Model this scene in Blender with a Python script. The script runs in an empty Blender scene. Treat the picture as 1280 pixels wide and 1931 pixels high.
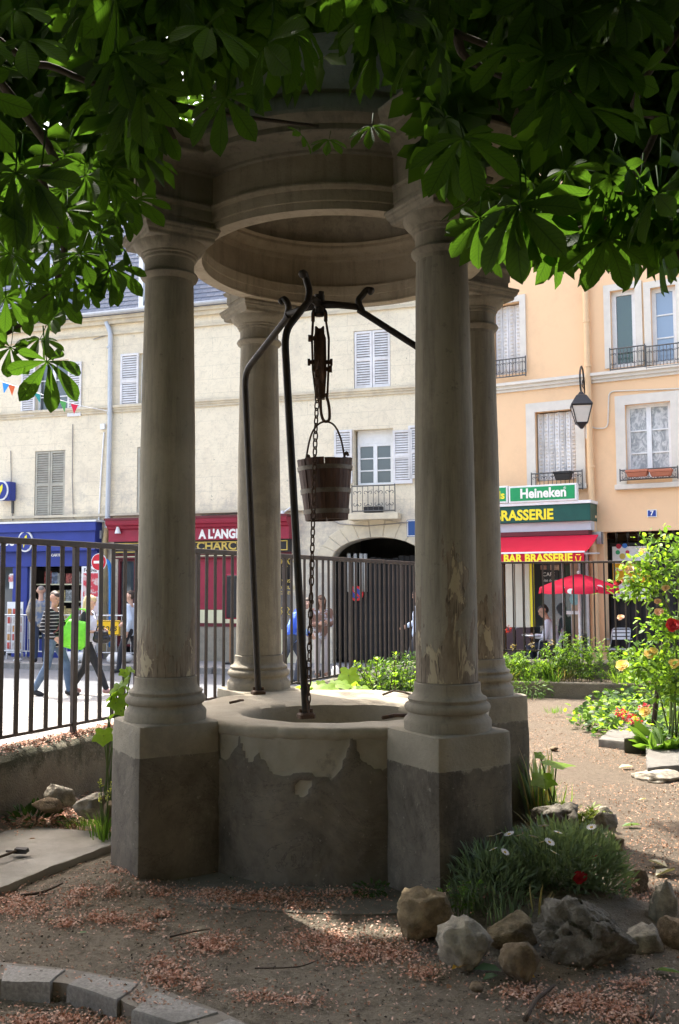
import bpy, bmesh, math, random
import numpy as np
from mathutils import Vector, Matrix, noise as mnoise

random.seed(7); RNG = np.random.default_rng(7)
SC = bpy.context.scene
COL = SC.collection

# ------------------------------------------------------------------ camera
CAM_H = 1.48; FPX = 1800.0; PW, PH = 1280.0, 1931.0
_p, _r = math.radians(4.19), math.radians(-0.25)
_fw = Vector((0, math.cos(_p), math.sin(_p))); _up0 = Vector((0, -math.sin(_p), math.cos(_p))); _rt0 = Vector((1, 0, 0))
CR = _rt0 * math.cos(_r) + _up0 * math.sin(_r)
CU = -_rt0 * math.sin(_r) + _up0 * math.cos(_r)
CF = _fw; CAM = Vector((0, 0, CAM_H))
cd = bpy.data.cameras.new('camera'); cam = bpy.data.objects.new('camera', cd); COL.objects.link(cam)
cd.sensor_fit = 'VERTICAL'; cd.sensor_height = 36.0; cd.lens = FPX / PH * 36.0
cd.clip_start = 0.05; cd.clip_end = 800
cam.matrix_world = Matrix(((CR.x, CU.x, -CF.x, 0), (CR.y, CU.y, -CF.y, 0), (CR.z, CU.z, -CF.z, CAM_H), (0, 0, 0, 1)))
SC.camera = cam

# ------------------------------------------------------------------ sky, sun, exposure
SUN_EL = math.radians(58.0)
SUN_AZ = Vector((-0.58, 0.815, 0)).normalized()          # horizontal direction towards the sun (behind the street, to the left)
world = bpy.data.worlds.new('World'); SC.world = world; world.use_nodes = True
_nt = world.node_tree; _bg = _nt.nodes['Background']
_sky = _nt.nodes.new('ShaderNodeTexSky'); _sky.sky_type = 'NISHITA'; _sky.sun_disc = False
_sky.sun_elevation = SUN_EL; _sky.sun_rotation = math.atan2(SUN_AZ.x, SUN_AZ.y)
_sky.air_density = 1.0; _sky.dust_density = 6.0; _sky.ozone_density = 0.3
_nt.links.new(_sky.outputs[0], _bg.inputs[0]); _bg.inputs[1].default_value = 0.15
sl = bpy.data.lights.new('sun', 'SUN'); sun = bpy.data.objects.new('sun', sl); COL.objects.link(sun)
sl.energy = 2.5; sl.angle = math.radians(0.55); sl.color = (1.0, 0.95, 0.87)
_sd = Vector((SUN_AZ.x * math.cos(SUN_EL), SUN_AZ.y * math.cos(SUN_EL), math.sin(SUN_EL)))
sun.rotation_euler = _sd.to_track_quat('Z', 'Y').to_euler()
sun.location = _sd * 60
vs = SC.view_settings; vs.view_transform = 'Standard'; vs.look = 'None'; vs.gamma = 1.0; vs.use_curve_mapping = False
vs.exposure = 2.4
SC.render.engine = 'CYCLES'
SC.cycles.use_denoising = True
SC.cycles.max_bounces = 6; SC.cycles.diffuse_bounces = 4; SC.cycles.transmission_bounces = 4; SC.cycles.transparent_max_bounces = 4
SC.cycles.sample_clamp_indirect = 6.0

# ------------------------------------------------------------------ helpers
STREET = -0.44; PAVE = -0.32

def ray(x, y): return CF + CR * ((x - PW / 2) / FPX) - CU * ((y - PH / 2) / FPX)
def at(x, y, Y):
    d = ray(x, y); return CAM + d * (Y / d.y)
def gnd(x, y, z=0.0):
    d = ray(x, y); return CAM + d * ((z - CAM_H) / d.z)
def topx(P):
    v = Vector(P) - CAM; w = v.dot(CF)
    return (PW / 2 + v.dot(CR) / w * FPX, PH / 2 - v.dot(CU) / w * FPX, w)

WORLD = {}
def inv_of(parent):
    return WORLD.get(parent.name, Matrix.Identity(4)).inverted()
def tag(o, label=None, cat=None, group=None, kind=None):
    if label: o['label'] = label
    if cat: o['category'] = cat
    if group: o['group'] = group
    if kind: o['kind'] = kind
    return o
def empty(name, loc, label=None, cat=None, group=None, rz=0.0):
    o = bpy.data.objects.new(name, None); COL.objects.link(o)
    o.location = loc; o.rotation_euler = (0, 0, rz); o.empty_display_size = 0.1
    WORLD[o.name] = Matrix.Translation(Vector(loc)) @ Matrix.Rotation(rz, 4, 'Z')
    return tag(o, label, cat, group)
def link(name, me, parent=None, local=False, mw=None):
    o = bpy.data.objects.new(name, me); COL.objects.link(o)
    if parent is not None:
        o.parent = parent
        if not local: o.matrix_parent_inverse = inv_of(parent)
        elif True: WORLD[o.name] = WORLD.get(parent.name, Matrix.Identity(4))
    if mw is not None:
        o.matrix_basis = mw
        if not local: WORLD[o.name] = mw.copy()
    return o
def copy_tree(o, parent=None):
    c = o.copy(); COL.objects.link(c); c.parent = parent
    for ch in o.children: copy_tree(ch, c)
    return c

class MB:
    def __init__(s): s.v = []; s.f = []; s.mi = []; s.cm = 0
    def add(s, vs, fs):
        n = len(s.v); s.v.extend([tuple(p) for p in vs]); s.f.extend([tuple(i + n for i in f) for f in fs]); s.mi.extend([s.cm] * len(fs)); return s
    def hexa(s, p):   # 8 points: bottom 4 ccw, top 4 ccw
        return s.add(p, [(3, 2, 1, 0), (4, 5, 6, 7), (0, 1, 5, 4), (1, 2, 6, 5), (2, 3, 7, 6), (3, 0, 4, 7)])
    def box(s, c, size, rz=0.0, M=None):
        hx, hy, hz = size[0] / 2, size[1] / 2, size[2] / 2
        p = [Vector(q) for q in ((-hx, -hy, -hz), (hx, -hy, -hz), (hx, hy, -hz), (-hx, hy, -hz), (-hx, -hy, hz), (hx, -hy, hz), (hx, hy, hz), (-hx, hy, hz))]
        R = M if M is not None else Matrix.Rotation(rz, 3, 'Z')
        return s.hexa([R @ q + Vector(c) for q in p])
    def bbox(s, lo, hi):
        return s.box([(a + b) / 2 for a, b in zip(lo, hi)], [b - a for a, b in zip(lo, hi)])
    def chbox(s, c, size, ch, rz=0.0):   # box with chamfered vertical+top edges
        x, y, z = size[0] / 2, size[1] / 2, size[2] / 2
        poly = [(-x + ch, -y), (x - ch, -y), (x, -y + ch), (x, y - ch), (x - ch, y), (-x + ch, y), (-x, y - ch), (-x, -y + ch)]
        k = 1 - ch / max(x, 1e-6); ky = 1 - ch / max(y, 1e-6)
        R = Matrix.Rotation(rz, 3, 'Z'); C = Vector(c); rings = []
        for zz, sc in ((-z, 0), (z - ch, 0), (z, 1)):
            rings.append([R @ Vector((px * (k if sc else 1), py * (ky if sc else 1), zz)) + C for px, py in poly])
        s.rings(rings, True, True); return s
    def rings(s, rings, cap0=True, cap1=True, closed=False):
        n = len(rings[0]); base = len(s.v); vs = [tuple(p) for r in rings for p in r]; fs = []
        m = len(rings)
        for i in range(m if closed else m - 1):
            j = (i + 1) % m
            for k in range(n):
                l = (k + 1) % n
                fs.append((i * n + k, i * n + l, j * n + l, j * n + k))
        if not closed:
            if cap0: fs.append(tuple(reversed(range(n))))
            if cap1: fs.append(tuple((m - 1) * n + k for k in range(n)))
        return s.add(vs, fs)
    def tube(s, path, r, n=8, caps=True, closed=False, sq=False):
        path = [Vector(p) for p in path]; m = len(path)
        rr = r if isinstance(r, (list, tuple)) else [r] * m
        ref = None; rings = []
        for i in range(m):
            if closed: t = path[(i + 1) % m] - path[i - 1]
            else: t = path[min(i + 1, m - 1)] - path[max(i - 1, 0)]
            t.normalize()
            if ref is None:
                a = Vector((0, 0, 1)) if abs(t.z) < 0.9 else Vector((1, 0, 0))
                ref = t.cross(a).normalized()
            ref = (ref - t * ref.dot(t)).normalized(); b = t.cross(ref)
            rings.append([path[i] + (ref * math.cos(2 * math.pi * (k + (.5 if sq else 0)) / n) + b * math.sin(2 * math.pi * (k + (.5 if sq else 0)) / n)) * rr[i] for k in range(n)])
        return s.rings(rings, caps, caps, closed)
    def lathe(s, prof, n=32, c=(0, 0, 0), cap0=False, cap1=False, a0=0.0, a1=2 * math.pi):
        full = abs(a1 - a0 - 2 * math.pi) < 1e-6
        k = n if full else n + 1; C = Vector(c); vs = []; fs = []
        for (r, z) in prof:
            for i in range(k):
                a = a0 + (a1 - a0) * i / n
                vs.append((C.x + r * math.cos(a), C.y + r * math.sin(a), C.z + z))
        for j in range(len(prof) - 1):
            for i in range(n):
                l = (i + 1) % k
                fs.append((j * k + i, j * k + l, (j + 1) * k + l, (j + 1) * k + i))
        if cap0: fs.append(tuple(reversed(range(k))))
        if cap1: fs.append(tuple((len(prof) - 1) * k + i for i in range(k)))
        return s.add(vs, fs)
    def prism(s, poly, z0, z1):
        n = len(poly); vs = [(x, y, z0) for x, y in poly] + [(x, y, z1) for x, y in poly]
        fs = [tuple(reversed(range(n))), tuple(range(n, 2 * n))] + [(i, (i + 1) % n, n + (i + 1) % n, n + i) for i in range(n)]
        return s.add(vs, fs)
    def xform(s, M, start=0):
        for i in range(start, len(s.v)): s.v[i] = tuple(M @ Vector(s.v[i]))
        return s
    def mesh(s, name, mat=None, smooth=False):
        me = bpy.data.meshes.new(name); me.from_pydata(s.v, [], s.f)
        if mat is not None:
            for m in (mat if isinstance(mat, (list, tuple)) else [mat]): me.materials.append(m)
            if isinstance(mat, (list, tuple)): me.polygons.foreach_set('material_index', s.mi)
        if smooth:
            me.polygons.foreach_set('use_smooth', [True] * len(me.polygons))
        me.update(); return me
    def build(s, name, mat, parent=None, smooth=False, local=False, sharp=None):
        me = s.mesh(name, mat, smooth)
        if sharp: me.set_sharp_from_angle(angle=math.radians(sharp))
        return link(name, me, parent, local)

def bevel(o, w=0.004, seg=2, ang=40):
    m = o.modifiers.new('bevel', 'BEVEL'); m.width = w; m.segments = seg; m.limit_method = 'ANGLE'; m.angle_limit = math.radians(ang); return o
def fbm(p, s=1.0, o=3): return mnoise.fractal(Vector(p) * s, 0.6, 2.0, o)

# ------------------------------------------------------------------ materials
def lin(c):
    return tuple(((x / 12.92) if x <= 0.04045 else ((x + 0.055) / 1.055) ** 2.4) for x in c)
class NT:
    def __init__(s, name):
        s.m = bpy.data.materials.new(name); s.m.use_nodes = True; s.t = s.m.node_tree
        s.p = s.t.nodes['Principled BSDF']; s.out = s.t.nodes['Material Output']
        s.p.inputs['Specular IOR Level'].default_value = 0.3
    def n(s, t, **k):
        nd = s.t.nodes.new(t)
        for a, b in k.items(): setattr(nd, a, b)
        return nd
    def l(s, a, b): s.t.links.new(a, b)
    def coord(s, scale=(1, 1, 1), out='Object', rot=(0, 0, 0)):
        c = s.n('ShaderNodeTexCoord'); mp = s.n('ShaderNodeMapping'); mp.inputs['Scale'].default_value = scale; mp.inputs['Rotation'].default_value = rot
        s.l(c.outputs[out], mp.inputs['Vector']); return mp.outputs[0]
    def noise(s, scale, detail=4, rough=.6, vec=None, out=0, dist=0.0):
        nd = s.n('ShaderNodeTexNoise'); nd.inputs['Scale'].default_value = scale; nd.inputs['Detail'].default_value = detail; nd.inputs['Roughness'].default_value = rough
        nd.inputs['Distortion'].default_value = dist
        s.l(vec if vec is not None else s.coord(), nd.inputs['Vector']); return nd.outputs[out]
    def ramp(s, fac, stops, interp='LINEAR'):
        r = s.n('ShaderNodeValToRGB'); cr = r.color_ramp; cr.interpolation = interp
        while len(cr.elements) < len(stops): cr.elements.new(0.5)
        for e, (p, c) in zip(cr.elements, stops):
            e.position = p; e.color = (c, c, c, 1) if isinstance(c, (int, float)) else (*c, 1)
        s.l(fac, r.inputs[0]); return r.outputs[0]
    def mix(s, fac, a, b, bt='MIX'):
        m = s.n('ShaderNodeMix', data_type='RGBA', blend_type=bt)
        for sock, v in ((m.inputs[0], fac), (m.inputs[6], a), (m.inputs[7], b)):
            if isinstance(v, (int, float)): sock.default_value = v
            elif isinstance(v, tuple): sock.default_value = (*v, 1) if len(v) == 3 else v
            else: s.l(v, sock)
        return m.outputs[2]
    def math(s, op, a, b=0.0, clamp=False):
        m = s.n('ShaderNodeMath', operation=op, use_clamp=clamp)
        for sock, v in ((m.inputs[0], a), (m.inputs[1], b)):
            if isinstance(v, (int, float)): sock.default_value = v
            else: s.l(v, sock)
        return m.outputs[0]
    def xyz(s, out='Object'):
        c = s.n('ShaderNodeTexCoord'); x = s.n('ShaderNodeSeparateXYZ'); s.l(c.outputs[out], x.inputs[0]); return x.outputs
    def color(s, c):
        if isinstance(c, tuple): s.p.inputs['Base Color'].default_value = (*c, 1)
        else: s.l(c, s.p.inputs['Base Color'])
    def rough(s, r):
        if isinstance(r, (int, float)): s.p.inputs['Roughness'].default_value = r
        else: s.l(r, s.p.inputs['Roughness'])
    def bump(s, h, strength=.3, dist=.02):
        b = s.n('ShaderNodeBump'); b.inputs['Strength'].default_value = strength; b.inputs['Distance'].default_value = dist
        s.l(h, b.inputs['Height']); s.l(b.outputs[0], s.p.inputs['Normal'])

def mat(name, c, c2=None, scale=6, rough=.75, bump=0.0, bscale=None, bdist=.01, metal=0.0, spec=.3, dirt=None, dscale=1.5, stretch=(1, 1, 1), contrast=(.35, .65)):
    t = NT(name); v = t.coord(stretch)
    c2 = c2 or tuple(x * .8 for x in c)
    n1 = t.noise(scale, 5, .65, v); col = t.mix(t.ramp(n1, [(contrast[0], 0.0), (contrast[1], 1.0)]), c, c2)
    if dirt:
        n2 = t.noise(dscale, 6, .7, v); col = t.mix(t.ramp(n2, [(.45, 0.0), (.72, .8)]), col, dirt)
    t.color(col); t.rough(rough); t.p.inputs['Metallic'].default_value = metal; t.p.inputs['Specular IOR Level'].default_value = spec
    if bump: t.bump(t.noise(bscale or scale * 4, 6, .7, v), bump, bdist)
    return t.m

def leafmat(name, c, c2, trans=.5, scale=3, rough=.5, tc=None, spec=.25):
    """thin leaf: diffuse + translucent"""
    t = NT(name); n1 = t.noise(scale, 3, .6); col = t.mix(t.ramp(n1, [(.3, 0.0), (.7, 1.0)]), c, c2)
    t.color(col); t.rough(rough); t.p.inputs['Specular IOR Level'].default_value = spec
    tr = t.n('ShaderNodeBsdfTranslucent')
    k = tc or (1.5, 1.5, .6)
    t.l(t.mix(1.0, col, tuple(k), 'MULTIPLY'), tr.inputs[0])
    mx = t.n('ShaderNodeMixShader'); mx.inputs[0].default_value = trans
    t.l(t.p.outputs[0], mx.inputs[1]); t.l(tr.outputs[0], mx.inputs[2]); t.l(mx.outputs[0], t.out.inputs[0])
    return t.m
# ------------------------------------------------------------------ shared materials
M_ = {}
def stone_mat(name, c, c2, dirt, streak=True, scale=5):
    t = NT(name)
    col = t.mix(t.ramp(t.noise(scale, 6, .7), [(.35, 0.0), (.65, 1.0)]), c, c2)
    if streak:
        st = t.noise(3.0, 5, .7, t.coord((5, 5, .45)))
        col = t.mix(t.ramp(st, [(.5, 0.0), (.75, .75)]), col, dirt)
    bl = t.noise(1.7, 6, .75)
    col = t.mix(t.ramp(bl, [(.5, 0.0), (.78, .7)]), col, dirt)
    sp = t.noise(45, 3, .6); col = t.mix(t.ramp(sp, [(.62, 0.0), (.75, .5)]), col, tuple(x * .45 for x in c))
    t.color(col); t.rough(.88)
    h = t.math('ADD', t.noise(14, 6, .75), t.math('MULTIPLY', t.noise(70, 4, .7), .35))
    t.bump(h, .35, .02); return t.m
M_['stone'] = stone_mat('weathered_limestone', (.31, .278, .215), (.245, .218, .17), (.115, .10, .08))
M_['stone_clean'] = stone_mat('limestone_soffit', (.39, .335, .25), (.33, .28, .205), (.18, .152, .115))
M_['capstone'] = stone_mat('cap_stone', (.32, .288, .222), (.25, .225, .174), (.12, .11, .086), False, 5)

def peeled_mat(name, seed, z0, z1):
    """painted shaft: greyish paint, flaking near the foot down to brown stone with pale filler left"""
    t = NT(name); sep = t.xyz(); z = sep[2]
    off = t.n('ShaderNodeTexCoord'); mp = t.n('ShaderNodeMapping'); mp.inputs['Location'].default_value = (seed * 3.1, seed * 1.7, 0); mp.inputs['Scale'].default_value = (1, 1, .32)
    t.l(off.outputs['Object'], mp.inputs['Vector']); v = mp.outputs[0]
    paint = t.mix(t.ramp(t.noise(4, 5, .7, v), [(.35, 0.0), (.7, 1.0)]), (.315, .285, .22), (.245, .222, .175))
    paint = t.mix(t.ramp(t.noise(2.2, 6, .8, t.coord((4, 4, .3))), [(.46, 0.0), (.72, .85)]), paint, (.125, .112, .09)); paint = t.mix(t.ramp(t.noise(24, 5, .75), [(.58, 0.0), (.7, .6)]), paint, (.10, .09, .072)); paint = t.mix(t.ramp(t.noise(1.5, 7, .8), [(.5, 0.0), (.68, .6)]), paint, (.38, .345, .265))
    raw = t.mix(t.ramp(t.noise(16, 5, .7, v), [(.35, 0.0), (.65, 1.0)]), (.29, .245, .185), (.17, .135, .10))
    crack = t.ramp(t.noise(13, 3, .6, t.coord((2.2, 2.2, .12))), [(.475, 0.0), (.495, 1.0), (.515, 0.0)])
    raw = t.mix(t.math('MULTIPLY', crack, .8), raw, (.045, .035, .028))
    pale = t.ramp(t.noise(10, 5, .7, v, dist=.6), [(.56, 0.0), (.585, 1.0)])
    raw = t.mix(pale, raw, (.43, .37, .255))
    zz = t.n('ShaderNodeMapRange'); zz.inputs['From Min'].default_value = z1; zz.inputs['From Max'].default_value = z0; zz.inputs['To Min'].default_value = -.13; zz.inputs['To Max'].default_value = .26
    t.l(z, zz.inputs['Value'])
    msk = t.math('ADD', t.noise(6, 6, .65, v, dist=.4), zz.outputs[0])
    mk = t.ramp(msk, [(.575, 0.0), (.59, 1.0)])
    t.color(t.mix(mk, paint, raw)); t.rough(.85)
    h = t.math('SUBTRACT', t.math('MULTIPLY', t.noise(30, 5, .7), .3), t.math('MULTIPLY', mk, .5))
    t.bump(h, .5, .012); return t.m
M_['shaft_a'] = peeled_mat('peeling_paint_dense', 1, .95, 1.62)
M_['shaft_b'] = peeled_mat('peeling_paint_tall', 2, .9, 1.95)

def cement_mat(name, z_edge=None, light=(.34, .31, .245), amp=.35, nsc=2.4, ndt=5, nrg=.6, attr=False):
    """dark cement render; above a ragged edge the bare pale stone shows (render has fallen off)"""
    t = NT(name); mp = t.coord()
    cem = t.mix(t.ramp(t.noise(3.5, 6, .7, dist=.5), [(.32, 0.0), (.66, 1.0)]), (.165, .145, .115), (.095, .083, .066))
    cem = t.mix(t.ramp(t.noise(2.1, 7, .78, dist=.8), [(.48, 0.0), (.70, .85)]), cem, (.205, .178, .138))
    cem = t.mix(t.ramp(t.noise(2.7, 6, .75, t.coord((1, 1, .5), rot=(0, 0, 1))), [(.52, 0.0), (.66, .85)]), cem, (.055, .048, .04))
    lin_ = t.ramp(t.noise(3.2, 6, .7, t.coord((.8, .8, 1.3)), dist=1.0), [(.492, 0.0), (.5, 1.0), (.508, 0.0)]); cem = t.mix(t.math('MULTIPLY', lin_, .55), cem, (.04, .035, .03))
    cem = t.mix(t.ramp(t.noise(38, 3, .6), [(.66, 0.0), (.72, .6)]), cem, (.26, .24, .2))
    if z_edge is None:
        t.color(cem); mk = None
    else:
        st = t.mix(t.ramp(t.noise(4, 6, .7), [(.35, 0.0), (.65, 1.0)]), light, tuple(x * .78 for x in light))
        st = t.mix(t.ramp(t.noise(7, 5, .7), [(.6, 0.0), (.75, .8)]), st, (.12, .11, .095))
        z = t.xyz()[2]
        zz = t.n('ShaderNodeMapRange'); zz.inputs['From Min'].default_value = z_edge - amp; zz.inputs['From Max'].default_value = z_edge + amp; zz.inputs['To Min'].default_value = -.5; zz.inputs['To Max'].default_value = .5
        zz.clamp = False; t.l(z, zz.inputs['Value'])
        msk = t.math('ADD', t.noise(nsc, ndt, nrg, t.coord((1, 1, .55)), dist=.3), zz.outputs[0])
        mk = t.ramp(msk, [(.44, 0.0), (.49, .30), (.51, .85), (.56, 1.0)])
        if attr:
            at_ = t.n('ShaderNodeAttribute'); at_.attribute_name = 'coat'; mk = t.ramp(t.math('ADD', at_.outputs['Fac'], t.math('MULTIPLY', t.math('SUBTRACT', t.noise(22, 5, .7), .5), .35)), [(.42, 1.0), (.54, 0.0)])
        t.color(t.mix(mk, cem, st))
    t.rough(.92)
    h = t.noise(18, 6, .75)
    if mk is not None: h = t.math('SUBTRACT', t.math('MULTIPLY', h, .5), t.math('MULTIPLY', mk, .6))
    t.bump(h, .45, .02); return t.m
M_['cement'] = cement_mat('cement_render')
M_['wellwall'] = cement_mat('flaking_render_on_stone', .47, (.31, .28, .215), .30, 1.7, 9, .70, True)
M_['pedwall'] = cement_mat('pedestal_render', .612, (.31, .279, .215), .07, 9, 8, .75)
M_['iron'] = mat('dark_wrought_iron', (.018, .017, .016), (.035, .027, .02), 25, .55, .25, 60, .003, .3)
M_['rust'] = mat('rusty_iron', (.05, .032, .022), (.10, .055, .03), 30, .75, .3, 70, .003, .2)
M_['fence'] = mat('brown_fence_paint', (.050, .036, .030), (.036, .027, .023), 12, .5, .1, 50, .003, 0, .4, (.09, .065, .05), 5)
M_['concrete'] = mat('old_concrete', (.33, .31, .27), (.25, .235, .205), 4, .9, .3, 40, .01, 0, .2, (.16, .145, .12), 1.2)
M_['slabstone'] = mat('grey_slab_stone', (.15, .143, .128), (.11, .105, .095), 14, .9, .5, 60, .01, 0, .2, (.11, .10, .088), 4)
M_['granite'] = mat('granite_kerb', (.34, .32, .29), (.20, .188, .17), 75, .85, .35, 80, .008, 0, .25, (.10, .095, .085), 2.5)
M_['asphalt'] = mat('asphalt', (.155, .16, .168), (.125, .13, .138), 30, .9, .2, 120, .004, 0, .2, (.125, .13, .135), .6)
M_['paver'] = mat('pale_paving', (.31, .295, .275), (.26, .247, .23), 8, .85, .12, 60, .004, 0, .2, (.27, .25, .225), .9)
M_['pavement'] = mat('pavement_concrete', (.25, .245, .24), (.205, .20, .195), 6, .9, .2, 80, .004, 0, .2, (.2, .19, .18), 1.0)
M_['white'] = mat('white_paint', (.78, .78, .76), (.70, .70, .68), 8, .5, 0)
M_['white_metal'] = mat('white_lacquer', (.80, .81, .82), (.74, .75, .77), 5, .3)
M_['zinc'] = mat('grey_zinc', (.50, .52, .54), (.44, .46, .48), 8, .45, .1, 30, .003, .3)
M_['steel'] = mat('galvanised_steel', (.52, .53, .54), (.42, .43, .44), 20, .35, .1, 60, .002, .7)
M_['black'] = mat('black_paint', (.015, .015, .016), (.022, .02, .02), 10, .4)
M_['wood_bucket'] = mat('dark_oak_staves', (.10, .045, .028), (.055, .027, .018), 6, .6, .4, 20, .006, 0, .35, (.03, .018, .013), 5, (8, 8, .8))
M_['band'] = mat('bucket_hoop_iron', (.16, .145, .125), (.09, .075, .06), 20, .5, .2, 60, .002, .7)
M_['moss_wall'] = None

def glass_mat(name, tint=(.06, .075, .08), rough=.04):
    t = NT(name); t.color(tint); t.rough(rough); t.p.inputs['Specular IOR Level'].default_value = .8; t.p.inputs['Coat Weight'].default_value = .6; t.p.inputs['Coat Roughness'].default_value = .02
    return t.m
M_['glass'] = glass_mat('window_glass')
M_['glass_blue'] = glass_mat('sky_reflection_tint', (.22, .30, .40))  # blue base colour paints a sky reflection into the panes
M_['glass_green'] = glass_mat('tree_reflection_tint', (.035, .07, .045))  # green base colour paints reflected foliage into the panes

def ground_mat():
    t = NT('garden_earth')
    base = t.mix(t.ramp(t.noise(1.6, 6, .7), [(.35, 0.0), (.65, 1.0)]), (.30, .256, .19), (.235, .20, .15))
    base = t.mix(t.ramp(t.noise(9, 7, .8), [(.46, 0.0), (.62, .9)]), base, (.175, .143, .106))
    base = t.mix(t.ramp(t.noise(28, 6, .75), [(.55, 0.0), (.66, .85)]), base, (.075, .06, .046))
    base = t.mix(t.ramp(t.noise(4.3, 7, .8), [(.55, 0.0), (.68, .7)]), base, (.26, .228, .178))
    grit = t.ramp(t.noise(120, 3, .6), [(.60, 0.0), (.72, 1.0)]); base = t.mix(t.math('MULTIPLY', grit, .55), base, (.34, .285, .225))
    # right-hand path: paler, littered
    sx = t.xyz(); mr = t.n('ShaderNodeMapRange'); mr.inputs['From Min'].default_value = .9; mr.inputs['From Max'].default_value = 1.7; t.l(sx[0], mr.inputs['Value'])
    pth = t.mix(t.ramp(t.noise(30, 5, .7), [(.4, 0.0), (.6, 1.0)]), (.165, .13, .098), (.105, .083, .063))
    base = t.mix(t.math('MULTIPLY', mr.outputs[0], .8), base, pth)
    t.color(base); t.rough(.97); t.p.inputs['Specular IOR Level'].default_value = .12
    h = t.math('ADD', t.noise(25, 8, .8), t.math('MULTIPLY', t.noise(110, 3, .6), .6)); t.bump(h, 1.0, .035); return t.m
M_['earth'] = ground_mat()

# ------------------------------------------------------------------ fence line geometry
FP0 = Vector((-2.15, 6.05)); FD = Vector((2.065, 4.15)).normalized(); FN = Vector((FD.y, -FD.x))   # FN towards the garden
def fl(u, off=0.0): p = FP0 + FD * u + FN * off; return p
CORNER = fl(0.692 + 1.467 * 5)
GD = Vector((3.2, -0.70)).normalized(); GN = Vector((GD.y, -GD.x))    # far fence direction; GN towards garden
WALL_H = 0.43

# ------------------------------------------------------------------ street, pavements, ground
m = MB(); S = 320; m.add([(-S, -S, STREET - .012), (S, -S, STREET - .012), (S, S, STREET - .012), (-S, S, STREET - .012)], [(0, 1, 2, 3)])
tag(m.build('street', M_['asphalt']), kind='structure')

KERB_PX = [(-420, 1846), (-150, 1848), (0, 1850), (95, 1855), (125, 1858), (223, 1886), (246, 1902), (328, 1932), (430, 1985), (560, 2075), (700, 2220), (800, 2400)]
KERB = [gnd(x, y, 0.0) for x, y in KERB_PX]
def kerb_y(x):
    if x <= KERB[0].x: return KERB[0].y
    for a, b in zip(KERB, KERB[1:]):
        if a.x <= x <= b.x: return a.y + (b.y - a.y) * (x - a.x) / max(b.x - a.x, 1e-6)
    return KERB[-1].y - (x - KERB[-1].x) * 4
WELL = Vector((-0.015, 5.611, 0.0))
def ground_z(x, y):
    z = .018 * mnoise.noise(Vector((x * 1.1, y * 1.1, 3))) + .006 * mnoise.noise(Vector((x * 6, y * 6, 8))) + .004 * mnoise.noise(Vector((x * 17, y * 17, 1)))
    ky = kerb_y(x)
    if abs(y - ky) < .4: z *= .25 + .75 * max(0, abs(y - ky) - .2) / .2 if abs(y - ky) > .2 else .25
    z -= .06 * min(1, max(0, (ky - y + .04) / .05))
    # soil banked against the left wall and heaped at the foot of the near left pedestal
    d = (Vector((x, y)) - FP0).dot(FN)
    if d < .75: z += .07 * (1 - max(0, d - .15) / .6)
    q = math.hypot(x + 1.12, y - 4.72); z += .05 * math.exp(-(q / .22) ** 2)
    return z
def axis(lo, hi, fine0, fine1, f, c):
    a = []; x = lo
    while x < hi:
        a.append(x); x += f if fine0 <= x < fine1 else c
    a.append(hi); return a
xs = axis(-9, 11, -2.6, 2.6, .045, .3); ys = axis(-9, 13.6, 3.0, 7.2, .045, .22)
idx = {}; vv = []; ff = []
def inside(x, y):
    d = (Vector((x, y)) - FP0).dot(FN); e = (Vector((x, y)) - CORNER).dot(GN)
    return d > -.12 and e > -.12
for j, y in enumerate(ys):
    for i, x in enumerate(xs):
        idx[i, j] = len(vv); vv.append((x, y, ground_z(x, y)))
for j in range(len(ys) - 1):
    for i in range(len(xs) - 1):
        q = [(i, j), (i + 1, j), (i + 1, j + 1), (i, j + 1)]
        if all(inside(xs[a], ys[b]) for a, b in q): ff.append(tuple(idx[k] for k in q))
m = MB(); m.add(vv, ff); tag(m.build('ground', M_['earth'], smooth=True), kind='structure')

# pale paved footway of the square (near side of the street) with joints, and the grey strip by the wall
_pz = STREET + .10
fwe = empty('pavement', (-4, 14, STREET)); tag(fwe, kind='structure')
_kd = Vector((10.1, -3.2)).normalized(); _kn = Vector((-_kd.y, _kd.x))
m = MB()
base0 = Vector((-26, 24.6)); L = 60
def strip(o0, o1, z): # band parallel to the left building, o = offset from a line through (-8.5,23.9)
    a = Vector((-8.5, 23.9)); p = [a - _kd * 30 - _kn * o0, a + _kd * 40 - _kn * o0, a + _kd * 40 - _kn * o1, a - _kd * 30 - _kn * o1]
    return p
p = strip(5.6, 30, 0); m.prism([(q.x, q.y) for q in p][::-1], STREET - .01, STREET + .02)
m.build('footway_bed', M_['pavement'], fwe)
m = MB()
a0 = Vector((-8.5, 23.9))
slab = MB(); slab.chbox((0, 0, 0), (.985, .985, .06), .012)
sme = slab.mesh('paving_slab', M_['paver'])
for i in range(-9, 12):
    for j in range(0, 4):
        c = a0 + _kd * (i * 1.0 + .5) - _kn * (5.75 + j * 1.0 + .5)
        tx = topx((c.x, c.y, STREET))
        if not (-90 < tx[0] < 1380): continue
        if (c - FP0).dot(FN) > -.9: continue
        Mx = Matrix.Translation((c.x, c.y, STREET + .006)) @ Matrix.Rotation(math.atan2(_kd.y, _kd.x), 4, 'Z')
        link('paving_slab', sme, fwe, mw=Mx)
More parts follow.
